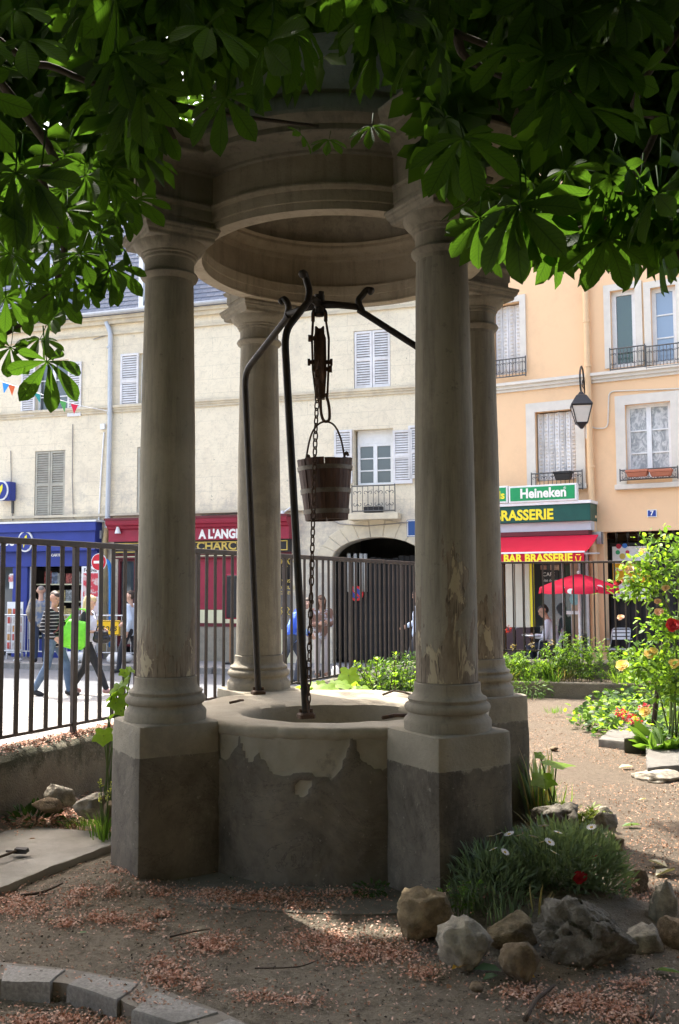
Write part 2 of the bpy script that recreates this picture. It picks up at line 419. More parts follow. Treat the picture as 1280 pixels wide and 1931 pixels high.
# kerb along the far side of the road and the shop pavement
fp = empty('shop_pavement', (-8, 22, STREET)); tag(fp, kind='structure')
m = MB(); p = strip(-6, 1.45, 0); m.prism([(q.x, q.y) for q in p][::-1], STREET - .02, PAVE); m.build('pavement_surface', M_['pavement'], fp)
m = MB(); km = MB(); km.chbox((0, 0, 0), (1.18, .16, .16), .02); kme = km.mesh('kerbstone', M_['granite'])
for i in range(-11, 24):
    c = a0 + _kd * (i * 1.2) - _kn * 1.535
    if not (-150 < topx((c.x, c.y, STREET))[0] < 1400): continue
    link('kerbstone', kme, fp, mw=Matrix.Translation((c.x, c.y, STREET + .05)) @ Matrix.Rotation(math.atan2(_kd.y, _kd.x), 4, 'Z'))

# ------------------------------------------------------------------ low garden walls
def wall_mat():
    t = NT('mossy_garden_wall')
    c = t.mix(t.ramp(t.noise(5, 6, .7), [(.35, 0.0), (.65, 1.0)]), (.20, .175, .13), (.14, .12, .09))
    z = t.xyz()[2]; mr = t.n('ShaderNodeMapRange'); mr.inputs['From Min'].default_value = .18; mr.inputs['From Max'].default_value = .44; mr.inputs['To Min'].default_value = -.12; mr.inputs['To Max'].default_value = .22; t.l(z, mr.inputs['Value'])
    k = t.ramp(t.math('ADD', t.noise(6, 6, .75), mr.outputs[0]), [(.52, 0.0), (.68, 1.0)])
    c = t.mix(t.math('MULTIPLY', k, .85), c, (.05, .052, .03))
    sp = t.ramp(t.noise(60, 3, .6), [(.6, 0.0), (.72, 1.0)]); c = t.mix(t.math('MULTIPLY', sp, .5), c, (.33, .29, .22))
    t.color(c); t.rough(.95); t.bump(t.math('ADD', t.noise(20, 6, .75), t.noise(90, 3, .6)), .6, .02); return t.m
M_['gwall'] = wall_mat()
def rough_wall(name, org, d, n, u0, u1, half, z0, z1, label, group=None, step=.06):
    m = MB(); nu = int((u1 - u0) / step); prof = [(half, z0), (half, (z0 + z1) / 2), (half + .01, z1 - .03), (half - .02, z1), (0, z1 + .012), (-half + .02, z1), (-half, z1 - .03), (-half, (z0 + z1) / 2), (-half, z0)]
    rows = []
    for i in range(nu + 1):
        u = u0 + (u1 - u0) * i / nu; row = []
        for k, (o, z) in enumerate(prof):
            q = org + d * u + n * o
            dn = .022 * mnoise.noise(Vector((u * 3.1, z * 5 + o, 1.7))) + .012 * mnoise.noise(Vector((u * 9, z * 9, 5)))
            zz = z + (.018 * mnoise.noise(Vector((u * 4, k, 9))) if 1 < k < 7 else 0)
            s = 1 if k < 4 else (-1 if k > 4 else 0)
            row.append((q.x + n.x * dn * s, q.y + n.y * dn * s, zz))
        rows.append(row)
    n_ = len(prof); vs = [p for r in rows for p in r]; fs = []
    for i in range(nu):
        for k in range(n_ - 1): fs.append((i * n_ + k, i * n_ + k + 1, (i + 1) * n_ + k + 1, (i + 1) * n_ + k))
    fs.append(tuple(range(n_))[::-1]); fs.append(tuple(nu * n_ + k for k in range(n_)))
    m.add(vs, fs); o = m.build(name, M_['gwall'], smooth=True, sharp=50); return tag(o, label, 'wall', group)
rough_wall('garden_wall', FP0, FD, FN, -6.5, 8.2, .17, STREET - .05, WALL_H, 'low mossy masonry wall under the railing left of the well')
rough_wall('garden_wall', CORNER, GD, GN, .18, 7.5, .15, STREET - .05, WALL_H - .01, 'low masonry wall under the far railing in front of the brasserie terrace')

# ------------------------------------------------------------------ railings: every bar, post and rail its own part
def sqbar(m, p0, p1, w, t, dirv):
    """rect bar along p0->p1; w measured along dirv (horizontal), t across"""
    p0, p1 = Vector(p0), Vector(p1); a = (p1 - p0).normalized(); d = Vector((dirv.x, dirv.y, 0)); d = (d - a * d.dot(a))
    d = d.normalized() if d.length > 1e-4 else Vector((0, 0, 1)); b = a.cross(d)
    o = [(-w / 2, -t / 2), (w / 2, -t / 2), (w / 2, t / 2), (-w / 2, t / 2)]
    m.hexa([p0 + d * x + b * y for x, y in o] + [p1 + d * x + b * y for x, y in o]); return m
def railing(label, org, d, u0, u1, phase, barw, ztop, zbot, group, zslope=0.0, rr_=.030):
    p = org + d * u0; r = empty('iron_railing', (p.x, p.y, WALL_H), label, 'railing', group)
    rz = math.atan2(d.y, d.x)
    bm_ = MB(); bm_.chbox((0, 0, 0), (barw, .014, ztop - zbot - .01), .002); bar = bm_.mesh('bar', M_['fence'])
    pm_ = MB(); pm_.chbox((0, 0, 0), (.042, .034, ztop - WALL_H + .03), .003); post = pm_.mesh('post', M_['fence'])
    k0 = math.ceil((u0 - phase) / .13336 - 1e-6); k1 = math.floor((u1 - phase) / .13336 + 1e-6)
    for k in range(k0, k1 + 1):
        u = phase + k * .13336; q = org + d * u; px = topx((q.x, q.y, .9))
        if px[2] < .5 or px[0] < -420: continue
        zs = zslope * (u - u0)
        if k % 11 == 0:
            link('post', post, r, mw=Matrix.Translation((q.x, q.y, (ztop + WALL_H - .03) / 2 + zs)) @ Matrix.Rotation(rz, 4, 'Z'))
        else:
            link('bar', bar, r, mw=Matrix.Translation((q.x, q.y, (ztop + zbot) / 2 + zs)) @ Matrix.Rotation(rz + RNG.normal(0, .04), 4, 'Z') @ Matrix.Rotation(RNG.normal(0, .0035), 4, 'Y'))
    a, b = org + d * u0, org + d * u1; zs = zslope * (u1 - u0)
    m = MB(); sqbar(m, (a.x, a.y, ztop), (b.x, b.y, ztop + zs), .045, .012, Vector((d.y, -d.x))); 
    m = MB(); q0 = Vector((a.x, a.y, ztop + .006)); q1 = Vector((b.x, b.y, ztop + zs + .006))
    m.tube([q0, q1], rr_, 4, sq=True); o = m.build('top_rail', M_['fence'], r); bevel(o, .004, 1)
    m = MB(); m.tube([Vector((a.x, a.y, zbot)), Vector((b.x, b.y, zbot + zs))], .014, 4, sq=True); m.build('bottom_rail', M_['fence'], r)
    return r
ZT = CAM_H + .30; ZB = CAM_H - .935
railing('brown iron railing on the low wall running from the left foreground', FP0, FD, .692 - 1.467 * 4, .692 + 1.467 * 5, .692, .034, ZT, ZB, 'garden railings', -.006)
railing('thin dark railing across the back of the garden before the brasserie', CORNER, GD, .02, 6.9, .02, .020, ZT - .055, ZB, 'garden railings', 0.0, .021)

# ------------------------------------------------------------------ near kerb, slabs, apron
ke = empty('border_kerb', gnd(150, 1880, -.1), 'curved kerb of grey granite blocks at lower left', 'kerb')
def stone_prism(px, z0, z1, jit=.004, bev=.012):
    pts = [gnd(x, y, z1) for x, y in px]; m = MB()
    # subdivide edges for a slightly uneven outline
    poly = []
    for a, b in zip(pts, pts[1:] + pts[:1]):
        n = max(2, int((b - a).length / .06))
        for i in range(n):
            q = a.lerp(b, i / n); poly.append(Vector((q.x + RNG.normal(0, jit), q.y + RNG.normal(0, jit))))
    c = sum(poly, Vector((0, 0))) / len(poly); rings = []
    for z, k in ((z0, 1.0), (z1 - bev * 1.3, 1.0), (z1 - bev * .4, 1 - bev * 1.2), (z1, 1 - bev * 4)):
        rings.append([Vector((c.x + (q.x - c.x) * k, c.y + (q.y - c.y) * k, z + (RNG.normal(0, .002) if z > z0 else 0))) for q in poly])
    area = sum(poly[i].x * poly[(i + 1) % len(poly)].y - poly[(i + 1) % len(poly)].x * poly[i].y for i in range(len(poly)))
    if area < 0: rings = [r[::-1] for r in rings]
    m.rings(rings); return m
for px in ([(-130, 1849), (-12, 1850), (2, 1817), (-110, 1812)], [(2, 1850), (96, 1855), (122, 1829), (8, 1817)], [(127, 1858), (223, 1886), (264, 1853), (158, 1834)], [(246, 1902), (330, 1932), (412, 1909), (296, 1871)], [(352, 1943), (450, 1992), (520, 1958), (436, 1918)], [(-270, 1848), (-142, 1849), (-124, 1812), (-250, 1810)]):
    stone_prism(px, -.13, .012).build('kerb_block', M_['granite'], ke, smooth=True, sharp=40)
fl_ = MB(); pts = [gnd(x, y, -.004) for x, y in ((-130, 1849), (2, 1851), (112, 1858), (127, 1860), (223, 1887), (236, 1897), (330, 1934), (430, 1981), (520, 1962), (412, 1911), (264, 1855), (122, 1831), (2, 1819), (-130, 1814))]
fl_.prism([(q.x, q.y) for q in pts], -.14, .006); fl_.build('mortar_bed', mat('kerb_mortar', (.22, .195, .16), (.16, .14, .115), 20, .95, .4, 60), ke)

o = stone_prism([(-260, 1795), (0, 1673), (102, 1634), (160, 1611), (235, 1583), (235, 1573), (110, 1562), (0, 1551), (-260, 1530)], -.03, .045, .004, .002).build('concrete_slab', M_['concrete'], smooth=True, sharp=40)
tag(o, 'flat grey concrete slab lying on the soil left of the well', 'slab')
ap = MB(); pts = []
for i in range(40):
    a = 2 * math.pi * i / 40; r = 1.24 + .12 * mnoise.noise(Vector((math.cos(a) * 2, math.sin(a) * 2, 3)))
    pts.append((WELL.x + r * math.cos(a), WELL.y + r * math.sin(a)))
ap.prism(pts, -.03, .006); tag(ap.build('well_apron', mat('worn_concrete_apron', (.20, .185, .15), (.15, .138, .112), 5, .9, .3, 50, .01, 0, .2, (.10, .088, .068), 1.6)), 'worn round concrete apron around the foot of the well', 'apron')
for px, lab in (([(1130, 1393), (1178, 1399), (1214, 1362), (1168, 1360)], 'square grey stone slab half under the ivy beside the leaning stake'), ([(1220, 1448), (1300, 1440), (1300, 1398), (1218, 1404)], 'large grey stone slab at the right edge below the leaning stake')):
    o = stone_prism(px, -.03, .07, .004, .006).build('stone_slab', M_['slabstone'], smooth=True, sharp=40); tag(o, lab, 'slab', 'loose stone slabs')
o = stone_prism([(1176, 1392), (1222, 1390), (1238, 1366), (1206, 1364)], -.03, .13, .004, .006).build('stone_slab', M_['slabstone'], smooth=True, sharp=40); tag(o, 'thick dark stone block butted against the square slab by the stake', 'slab', 'loose stone slabs')
# raised bed kerb at the back
_ba, _bb = CORNER + GD * .55 + GN * .72, CORNER + GD * 5.4 + GN * .72; bed_a, bed_b = Vector((_ba.x, _ba.y, 0)), Vector((_bb.x, _bb.y, 0))
bd = (bed_b - bed_a).normalized(); bed_n = Vector((-bd.y, bd.x, 0))
m = MB()
for i in range(40):
    pass
q = [bed_a, bed_b, bed_b + bed_n * .12, bed_a + bed_n * .12]
m.hexa([Vector((p.x, p.y, -.05)) for p in q] + [Vector((p.x, p.y, .2)) for p in q]); o = m.build('bed_kerb', M_['gwall']); bevel(o, .02, 2); tag(o, 'low dark concrete edging of the weedy bed behind the path', 'edging')
m = MB(); q = [bed_a + bed_n * .1, bed_b + bed_n * .1, bed_b + bed_n * .6, bed_a + bed_n * .6]
m.hexa([Vector((p.x, p.y, -.05)) for p in q] + [Vector((p.x, p.y, .15 + .06 * (i > 1))) for i, p in enumerate(q)]); tag(m.build('bed_soil', M_['earth']), kind='structure')
# ------------------------------------------------------------------ the well house
WR = 1.05; WROT = math.radians(-14.3)
well = empty('well_house', (WELL.x, WELL.y, 0), 'round stone well house with four columns under a domed canopy', 'well')
CANG = [math.radians(a) + WROT for a in (225, 315, 45, 135)]      # near left, near right, far right, far left
def cpos(a): return Vector((WELL.x + WR * math.cos(a), WELL.y + WR * math.sin(a), 0))
ZP = .77; ZC = 3.372

def sq_rings(c, rz, prof, half_t=None, n_edge=1):
    """prof: list (half, z) -> stacked square rings centred on c"""
    R = Matrix.Rotation(rz, 3, 'Z'); out = []
    for h, z in prof:
        out.append([R @ Vector((x * h, y * h, 0)) + Vector((c.x, c.y, z)) for x, y in ((-1, -1), (1, -1), (1, 1), (-1, 1))])
    return out
def worn_block(c, rz, half, z0, z1, seed, amp=.006, worn=.03, n=10, nz=8):
    """square block with subdivided, noisy faces and worn top edges"""
    m = MB(); R = Matrix.Rotation(rz, 3, 'Z'); rings = []
    per = []
    for s in range(4):
        for i in range(n):
            t = -1 + 2 * i / n
            per.append({0: (t, -1), 1: (1, t), 2: (-t, 1), 3: (-1, -t)}[s])
    zs = [z0 + (z1 - z0) * k / nz for k in range(nz + 1)]
    def pt(x, y, z, k=1.0):
        l = (abs(x) ** 14 + abs(y) ** 14) ** (-1 / 14.)
        q = R @ Vector((x * half * k * l, y * half * k * l, 0)) + Vector((c.x, c.y, z))
        nn = mnoise.noise(q * 5 + Vector((seed, 0, 0))) * amp + mnoise.noise(q * 19 + Vector((0, seed, 0))) * amp * .4
        d = Vector((q.x - c.x, q.y - c.y, 0)).normalized()
        return q + d * nn
    for z in zs[:-1]: rings.append([pt(x, y, z) for x, y in per])
    rings.append([pt(x, y, z1 - worn * .25, .985) for x, y in per])
    rings.append([pt(x, y, z1 - worn * .05, .95) for x, y in per])
    for k in (.7, .35): rings.append([pt(x, y, z1 + .003 * mnoise.noise(Vector((x * 3, y * 3, seed))), k) for x, y in per])
    m.rings(rings); return m

BASE = [(.212, 0), (.213, .045), (.207, .056), (.197, .065), (.190, .076), (.189, .085), (.199, .088), (.207, .097), (.210, .110), (.206, .122), (.197, .130), (.187, .133), (.187, .139), (.192, .143), (.194, .150), (.189, .157), (.178, .161), (.170, .170), (.164, .181), (.162, .195), (.162, .224), (.153, .228)]
CAPP = [(.129, 3.075), (.131, 3.10), (.148, 3.113), (.156, 3.128), (.149, 3.142), (.135, 3.147), (.133, 3.16), (.133, 3.212), (.143, 3.218), (.143, 3.232), (.152, 3.236), (.152, 3.246), (.160, 3.252), (.178, 3.266), (.190, 3.283), (.194, 3.298), (.15, 3.300)]
for i, a in enumerate(CANG):
    c = cpos(a)
    worn_block(c, a, .226, -.06, .615, 3 + i, .004, .01, 10, 8).build('pedestal', M_['pedwall'], well, smooth=True, sharp=35)
    worn_block(c, a, .222, .612, ZP, 11 + i, .007, .03, 12, 4).build('cap_stone', M_['capstone'], well, smooth=True, sharp=35)
    m = MB(); prof = []
    for k in range(61):
        t = k / 60; r = .151 - .021 * t ** 1.6 + .002 * math.sin(math.pi * t)
        prof.append((r, ZP + .226 + (3.08 - ZP - .226) * t))
    m.lathe(prof, 56, c)
    for k, v in enumerate(m.v):
        q = Vector(v) + Vector((i * 7, 0, 0)); nz_ = 1 + .010 * mnoise.noise(q * 3) + .008 * mnoise.noise(q * 13) + .004 * mnoise.noise(q * 31) - .06 * max(0, mnoise.noise(q * 9 + Vector((3, 3, 3))) - .52) ; m.v[k] = (c.x + (v[0] - c.x) * nz_, c.y + (v[1] - c.y) * nz_, v[2])
    sh = m.build('column', [M_['shaft_a'], M_['shaft_b'], M_['shaft_b'], M_['stone']][i], well, smooth=True)
    m = MB(); m.lathe([(r, z + ZP - .004) for r, z in BASE], 44, c, cap0=True)
    for k, v in enumerate(m.v):
        nz_ = 1 + .012 * mnoise.noise(Vector(v) * 7 + Vector((i * 4, 0, 0))); m.v[k] = (c.x + (v[0] - c.x) * nz_, c.y + (v[1] - c.y) * nz_, v[2])
    m.build('base', M_['stone'], sh, smooth=True, sharp=45)
    m = MB(); m.lathe(CAPP, 40, c); m.build('capital', M_['stone'], sh, smooth=True, sharp=45)
    m = MB(); m.rings(sq_rings(c, a, [(.178, 3.297), (.186, 3.302), (.187, 3.320), (.196, 3.326), (.203, 3.338), (.204, 3.350), (.210, 3.352), (.210, ZC - .003)]))
    bevel(m.build('abacus', M_['stone'], sh), .003, 1)

# round wall and rim with an oval mouth
OC = Vector((-.02, 5.37)); ORX, ORY = .52, .40
NA = 96
CB = [(380, .58), (412, .58), (432, .60), (446, .63), (454, .74), (462, .72), (478, .66), (492, .60), (508, .55), (530, .53), (560, .535), (585, .545), (600, .53), (625, .525), (640, .56), (652, .63), (660, .70), (666, .75), (672, .66), (690, .61), (705, .58), (720, .56), (760, .57)]
def rimz(x, y): return .762 + .008 * mnoise.noise(Vector((x * 3, y * 3, 0))) + .004 * mnoise.noise(Vector((x * 11, y * 11, 4)))
# drum: a thick coat of dark render, fallen away along a ragged upper edge, over pale stone
NB, NZ = 320, 44; co, fa, cv = [], [], []
for i in range(NB):
    a = 2 * math.pi * i / NB; ca, sa = math.cos(a), math.sin(a)
    front = sa < -.1; px_ = topx((WELL.x + .87 * ca, WELL.y + .87 * sa, .6))[0]
    zb = float(np.interp(px_, [c[0] for c in CB], [c[1] for c in CB])) if front else .56
    for j in range(NZ):
        z = -.05 + (.715 + .05) * j / (NZ - 1); q = Vector((WELL.x + .86 * ca, WELL.y + .86 * sa, z))
        e = zb + .030 * mnoise.noise(q * 9) + .018 * mnoise.noise(q * 23) - z
        sp = mnoise.noise(q * 5.5 + Vector((4, 1, 0))) + .10 * mnoise.noise(q * 30) - max(0, .46 - z) * 3.0
        if sp > .40: e = min(e, (.40 - sp) * .5)
        c = min(1, max(0, .5 + e / .016)); k = .858 + .010 * mnoise.noise(q * 4) + .006 * mnoise.noise(q * 13) + .003 * mnoise.noise(q * 37) + .012 * c + (.004 * mnoise.noise(q * 9 + Vector((7, 0, 0))) if c > .5 else 0)
        co.append((WELL.x + k * ca, WELL.y + k * sa, z)); cv.append(c)
for i in range(NB):
    for j in range(NZ - 1): fa.append((i * NZ + j, ((i + 1) % NB) * NZ + j, ((i + 1) % NB) * NZ + j + 1, i * NZ + j + 1))
m = MB(); m.add(co, fa); ww = m.build('well_wall', M_['wellwall'], well, smooth=True); at_ = ww.data.attributes.new('coat', 'FLOAT', 'POINT'); at_.data.foreach_set('value', cv)
NA = 220; m = MB(); rows = []
for i in range(NA):
    a = 2 * math.pi * i / NA; ca, sa = math.cos(a), math.sin(a); row = []
    wob = 1 + .035 * mnoise.noise(Vector((ca * 2.3, sa * 2.3, 5)))
    ix, iy = OC.x + ORX * wob * ca, OC.y + ORY * wob * sa
    for (r, z) in ((.852, .70), (.868, .710), (.870, .742), (.860, .757), (.840, .763)):
        q = Vector((WELL.x + r * ca, WELL.y + r * sa, z)); k = r + .012 * mnoise.noise(q * 4) + .009 * mnoise.noise(q * 14) + .006 * mnoise.noise(q * 31) - .03 * max(0, mnoise.noise(Vector((ca * 9, sa * 9, 2))) - .25)
        row.append((WELL.x + k * ca, WELL.y + k * sa, z + .006 * mnoise.noise(q * 5) - .02 * max(0, mnoise.noise(Vector((ca * 7, sa * 7, 5))) - .3)))
    ex, ey = WELL.x + .82 * ca, WELL.y + .82 * sa
    for t in (.05, .35, .65, .9):
        x, y = ex + (ix - ex) * t, ey + (iy - ey) * t; row.append((x, y, rimz(x, y)))
    for s, z in ((1.0, .748), (.985, .72), (.975, .60), (.97, .35), (.97, -.3), (.97, -1.3)):
        row.append((OC.x + ORX * wob * s * ca, OC.y + ORY * wob * s * sa, z + (.006 * mnoise.noise(Vector((ca * 4, sa * 4, z))) if z > .7 else 0)))
    row.append((OC.x, OC.y, -1.3)); rows.append(row)
n_ = len(rows[0]); m.add([p for r in rows for p in r], [(i * n_ + k, ((i + 1) % NA) * n_ + k, ((i + 1) % NA) * n_ + k + 1, i * n_ + k + 1) for i in range(NA) for k in range(n_ - 1)])
m.build('rim', stone_mat('worn_rim_stone', (.34, .305, .235), (.275, .245, .187), (.15, .132, .10), False, 6), well, smooth=True, sharp=60)

# entablature ring + breaks over the columns
OUT1 = [(.885, ZC), (.885, 3.412), (.893, 3.416), (.893, 3.472), (.905, 3.478), (.912, 3.490), (.912, 3.500)]
OUT2 = [(.888, 3.497), (.888, 3.662)]
OUT3 = [(.888, 3.658), (.904, 3.664), (.906, 3.678), (.925, 3.690), (.945, 3.706), (1.02, 3.714), (1.03, 3.722), (1.03, 3.752), (1.045, 3.760), (1.062, 3.778), (1.072, 3.792), (1.072, 3.812), (.90, 3.85)]
N = 96
m = MB(); m.lathe([(.800, 3.498), (.800, 3.44), (.806, 3.436), (.806, 3.39), (.798, 3.384), (.798, ZC)] + OUT1 + [(.86, 3.501)], N, WELL); m.build('architrave_ring', M_['stone_clean'], well, smooth=True, sharp=30)
m = MB(); m.lathe([(.862, 3.496), (.862, 3.695)], N, WELL); m.lathe([(.815, 3.496), (.862, 3.497)], N, WELL)
for i in range(len(m.f)): m.f[i] = m.f[i][::-1]
m.lathe(OUT2, N, WELL); m.build('frieze_ring', M_['stone_clean'], well, smooth=True, sharp=30)
m = MB(); m.lathe(OUT3, N, WELL); m.build('cornice_ring', M_['stone'], well, smooth=True, sharp=30)
m = MB(); prof = [(.862, 3.688), (.850, 3.700), (.846, 3.722), (.830, 3.730), (.806, 3.744), (.794, 3.764), (.794, 3.782), (.780, 3.790), (.765, 3.792)]
m.lathe(prof, N, WELL); m.f = [f[::-1] for f in m.f]; m.build('inner_cornice', M_['stone_clean'], well, smooth=True, sharp=30)
m = MB(); prof = [(.80, 3.786)] + [(.80 * math.cos(t), 3.80 + .30 * math.sin(t)) for t in [math.radians(d) for d in (8, 18, 30, 45, 60, 75, 88)]]
m.lathe(prof, 64, WELL); m.f = [f[::-1] for f in m.f]; m.build('ceiling', M_['stone'], well, smooth=True)
m = MB(); prof = [(.905, 3.838), (.90, 3.98), (.915, 3.99), (.915, 4.02), (.88, 4.03)] + [(.88 * math.cos(t), 4.03 + .62 * math.sin(t)) for t in [math.radians(d) for d in (5, 15, 28, 42, 56, 70, 82)]] + [(.06, 4.65), (.07, 4.70), (.05, 4.76), (0, 4.78)]
m.lathe(prof, 64, WELL); m.build('dome', M_['stone'], well, smooth=True, sharp=40)
def blk(a, prof, mtl, name, parent):
    R = Matrix.Rotation(a, 3, 'Z'); rings = []
    for r, z in prof:
        off = r - .885; h = .166 + off; r1 = 1.205 + off
        rings.append([R @ Vector(p) + Vector((WELL.x, WELL.y, z)) for p in ((.868, -h, 0), (r1, -h, 0), (r1, h, 0), (.868, h, 0))])
    m = MB(); m.rings(rings); o = m.build(name, mtl, parent); bevel(o, .003, 1); return o
for a in CANG:
    b = blk(a, OUT1 + OUT2, M_['stone'], 'entablature_block', well)
    blk(a, [(r, z + .001) for r, z in OUT3], M_['stone'], 'block_cornice', b)

# ------------------------------------------------------------------ iron tripod over the mouth
HUBY = 5.43
hub = at(602, 574, HUBY)
f1 = Vector((*gnd(577, 1353, .765).xy, .765)); f2 = Vector((*gnd(487, 1309, .765).xy, .765)); f3 = Vector((.56, 5.25, .765))
tri = empty('iron_tripod', ((f1.x + f2.x + f3.x) / 3, (f1.y + f2.y + f3.y) / 3, .765), 'black wrought iron tripod with curled ends standing on the well rim', 'tripod')
def arc(pts, n=6):
    """Catmull-Rom through pts"""
    P = [Vector(p) for p in pts]; P = [P[0] * 2 - P[1]] + P + [P[-1] * 2 - P[-2]]; out = []
    for i in range(1, len(P) - 2):
        for k in range(n):
            t = k / n; a, b, c, d = P[i - 1], P[i], P[i + 1], P[i + 2]
            out.append(.5 * ((2 * b) + (c - a) * t + (2 * a - 5 * b + 4 * c - d) * t * t + (3 * b - a - 3 * c + d) * t ** 3))
    out.append(P[-2]); return out
def bent(pts, r=.06, n=4):
    """polyline with rounded corners"""
    P = [Vector(p) for p in pts]; out = [P[0]]
    for i in range(1, len(P) - 1):
        a = (P[i - 1] - P[i]); b = (P[i + 1] - P[i]); k = min(r, a.length * .45, b.length * .45); a.normalize(); b.normalize()
        s, e = P[i] + a * k, P[i] + b * k
        for j in range(n + 1):
            t = j / n; out.append(s.lerp(P[i], t).lerp(P[i].lerp(e, t), t))
    out.append(P[-1]); return out
def leg(foot, shoulder, elbow, hook, r):
    out = Vector((elbow.x - hub.x, elbow.y - hub.y, 0)).normalized()
    m = MB(); path = bent([foot, shoulder, elbow], .09); m.tube(path, [r] * len(path), 8)
    l = m.build('leg', M_['iron'], tri, smooth=True, sharp=50)
    m = MB(); top = hook - Vector((0, 0, .02))
    pth = arc([elbow - (elbow - shoulder).normalized() * .03, elbow + Vector((0, 0, .05)), top, hook + out * .028 + Vector((0, 0, .006)), hook + out * .058 + Vector((0, 0, -.012))], 5)
    m.tube(pth, [r * .95] * (len(pth) - 4) + [r * 1.1, r * 1.2, r * 1.2, r * .9], 8); m.build('curl', M_['iron'], l, smooth=True)
    m = MB(); m.chbox((foot.x, foot.y, foot.z + .012), (.085, .075, .03), .01, .4); m.tube([foot + Vector((.028, 0, .02)), foot + Vector((.028, 0, .045))], .009, 6); m.tube([foot + Vector((-.028, 0, .02)), foot + Vector((-.028, 0, .045))], .009, 6)
    m.build('foot', M_['rust'], l)
    m = MB(); m.tube([elbow + Vector((0, 0, .015)), elbow.lerp(hub, .5) + Vector((0, 0, .012)), hub], [r * .95, r * 1.05, r * 1.3], 8); m.build('arm', M_['iron'], tri, smooth=True)
leg(f1, at(536, 626, 5.02), at(583, 566, 5.29), at(577, 520, 5.29), .0205)
leg(f2, at(461, 702, 6.05), at(544, 596, 5.62), at(541, 564, 5.62), .0205)
leg(f3, at(858, 700, 5.26), at(676, 584, 5.38), at(684, 549, 5.38), .0195)
m = MB(); m.tube([hub + Vector((0, 0, -.06)), hub + Vector((0, 0, .055))], .03, 8); m.tube([hub + Vector((.01, 0, .05)), hub + Vector((.012, 0, .075))], .018, 6); m.build('hub', M_['iron'], tri, smooth=True, sharp=40)

# ------------------------------------------------------------------ pulley
pc = at(603, 672, HUBY); pul = empty('well_pulley', at(602, 600, HUBY), 'rusty narrow iron pulley block hanging from the tripod', 'pulley')
m = MB(); m.lathe([(.045, -.02), (.15, -.016), (.160, -.024), (.172, -.026), (.172, -.018), (.160, -.006), (.160, .006), (.172, .018), (.172, .026), (.160, .024), (.15, .016), (.045, .02)], 28)
m.xform(Matrix.Translation(pc) @ Matrix.Rotation(math.radians(90), 4, 'Y')); m.build('wheel', M_['rust'], pul, smooth=True, sharp=40)
def pt(x, y, dy=0.0): return at(x, y, HUBY + dy)
for s, xs_ in ((-1, (591, 588, 590, 596)), (1, (612, 620, 619, 617))):
    m = MB()
    for k, (ya, yb) in enumerate(((590, 640), (640, 700), (700, 750))):
        a, b = pt(xs_[k], ya), pt(xs_[k + 1], yb)
        m.hexa([b + Vector((-.006, -.03, 0)), b + Vector((.006, -.03, 0)), b + Vector((.006, .03, 0)), b + Vector((-.006, .03, 0)), a + Vector((-.006, -.025, 0)), a + Vector((.006, -.025, 0)), a + Vector((.006, .025, 0)), a + Vector((-.006, .025, 0))])
    m.build('side_strap', M_['rust'], pul)
m = MB(); m.tube(arc([pt(590, 606), pt(591, 588), pt(602, 580), pt(613, 588), pt(614, 606)], 5), .011, 8); m.build('shackle', M_['iron'], pul, smooth=True)
m = MB(); m.tube([pt(602, 582), pt(602, 596)], [.022, .028], 8); m.build('swivel', M_['rust'], pul, smooth=True)
for xa, xb, y in ((581, 626, 683), (582, 600, 638), (606, 625, 696)):
    m = MB(); m.tube([pt(xa, y), pt(xb, y)], .013, 6); m.tube([pt(xa - 1, y), pt(xa + 4, y)], .021, 6); 
    if xb > 605: m.tube([pt(xb - 4, y), pt(xb + 1, y)], .021, 6)
    m.build('bolt', M_['rust'], pul)
m = MB(); a, b = pt(604, 700), pt(605, 752)
for w, q in ((.034, a), (.028, b)): pass
m.rings([[p + Vector((x * w, y * .03, 0)) for x, y in ((-1, -1), (1, -1), (1, 1), (-1, 1))] for p, w in ((pt(605, 752), .022), (pt(604, 700), .036), (pt(603, 640), .036), (pt(602, 622), .020))]); m.build('housing', M_['rust'], pul)
m = MB(); pth = arc([pt(604, 744, -.03), pt(605, 775, -.03), pt(609, 791, -.03), pt(615, 795, -.03), pt(621, 789, -.03), pt(620, 765, -.03), pt(614, 742, -.03)], 5); m.tube(pth, .0085, 8); m.build('loop', M_['rust'], pul, smooth=True)

# ------------------------------------------------------------------ bucket
BY = 5.40; bt = at(612, 868, BY); bb = at(616, 981, BY)
bw = empty('well_bucket', (bb.x, bb.y, bb.z), 'dark wooden bucket with three iron hoops hanging in the well house', 'bucket')
H = bt.z - bb.z; R0, R1 = .122, .158; NS = 16; ax = Vector((bt.x - bb.x, 0, H))
tilt = Matrix.Translation(bb) @ Matrix.Rotation(math.atan2(ax.x, ax.z), 4, 'Y')
for i in range(NS):
    a0, a1 = 2 * math.pi * i / NS + .008, 2 * math.pi * (i + 1) / NS - .008; m = MB(); rings = []
    ro = RNG.normal(0, .0012)
    for z in (0, H * .5, H + RNG.normal(0, .002)):
        k = z / H; r = R0 + (R1 - R0) * k + ro
        rings.append([(r * math.cos(a0), r * math.sin(a0), z), ((r + .001) * math.cos((a0 + a1) / 2), (r + .001) * math.sin((a0 + a1) / 2), z), (r * math.cos(a1), r * math.sin(a1), z), ((r - .016) * math.cos(a1), (r - .016) * math.sin(a1), z), ((r - .016) * math.cos(a0), (r - .016) * math.sin(a0), z)])
    m.rings(rings); m.xform(tilt); m.build('stave', M_['wood_bucket'], bw)
m = MB(); m.lathe([(.0, .012), (R0 - .01, .012), (R0 - .01, .03), (0, .03)], 24); m.xform(tilt); m.build('bottom_board', M_['wood_bucket'], bw)
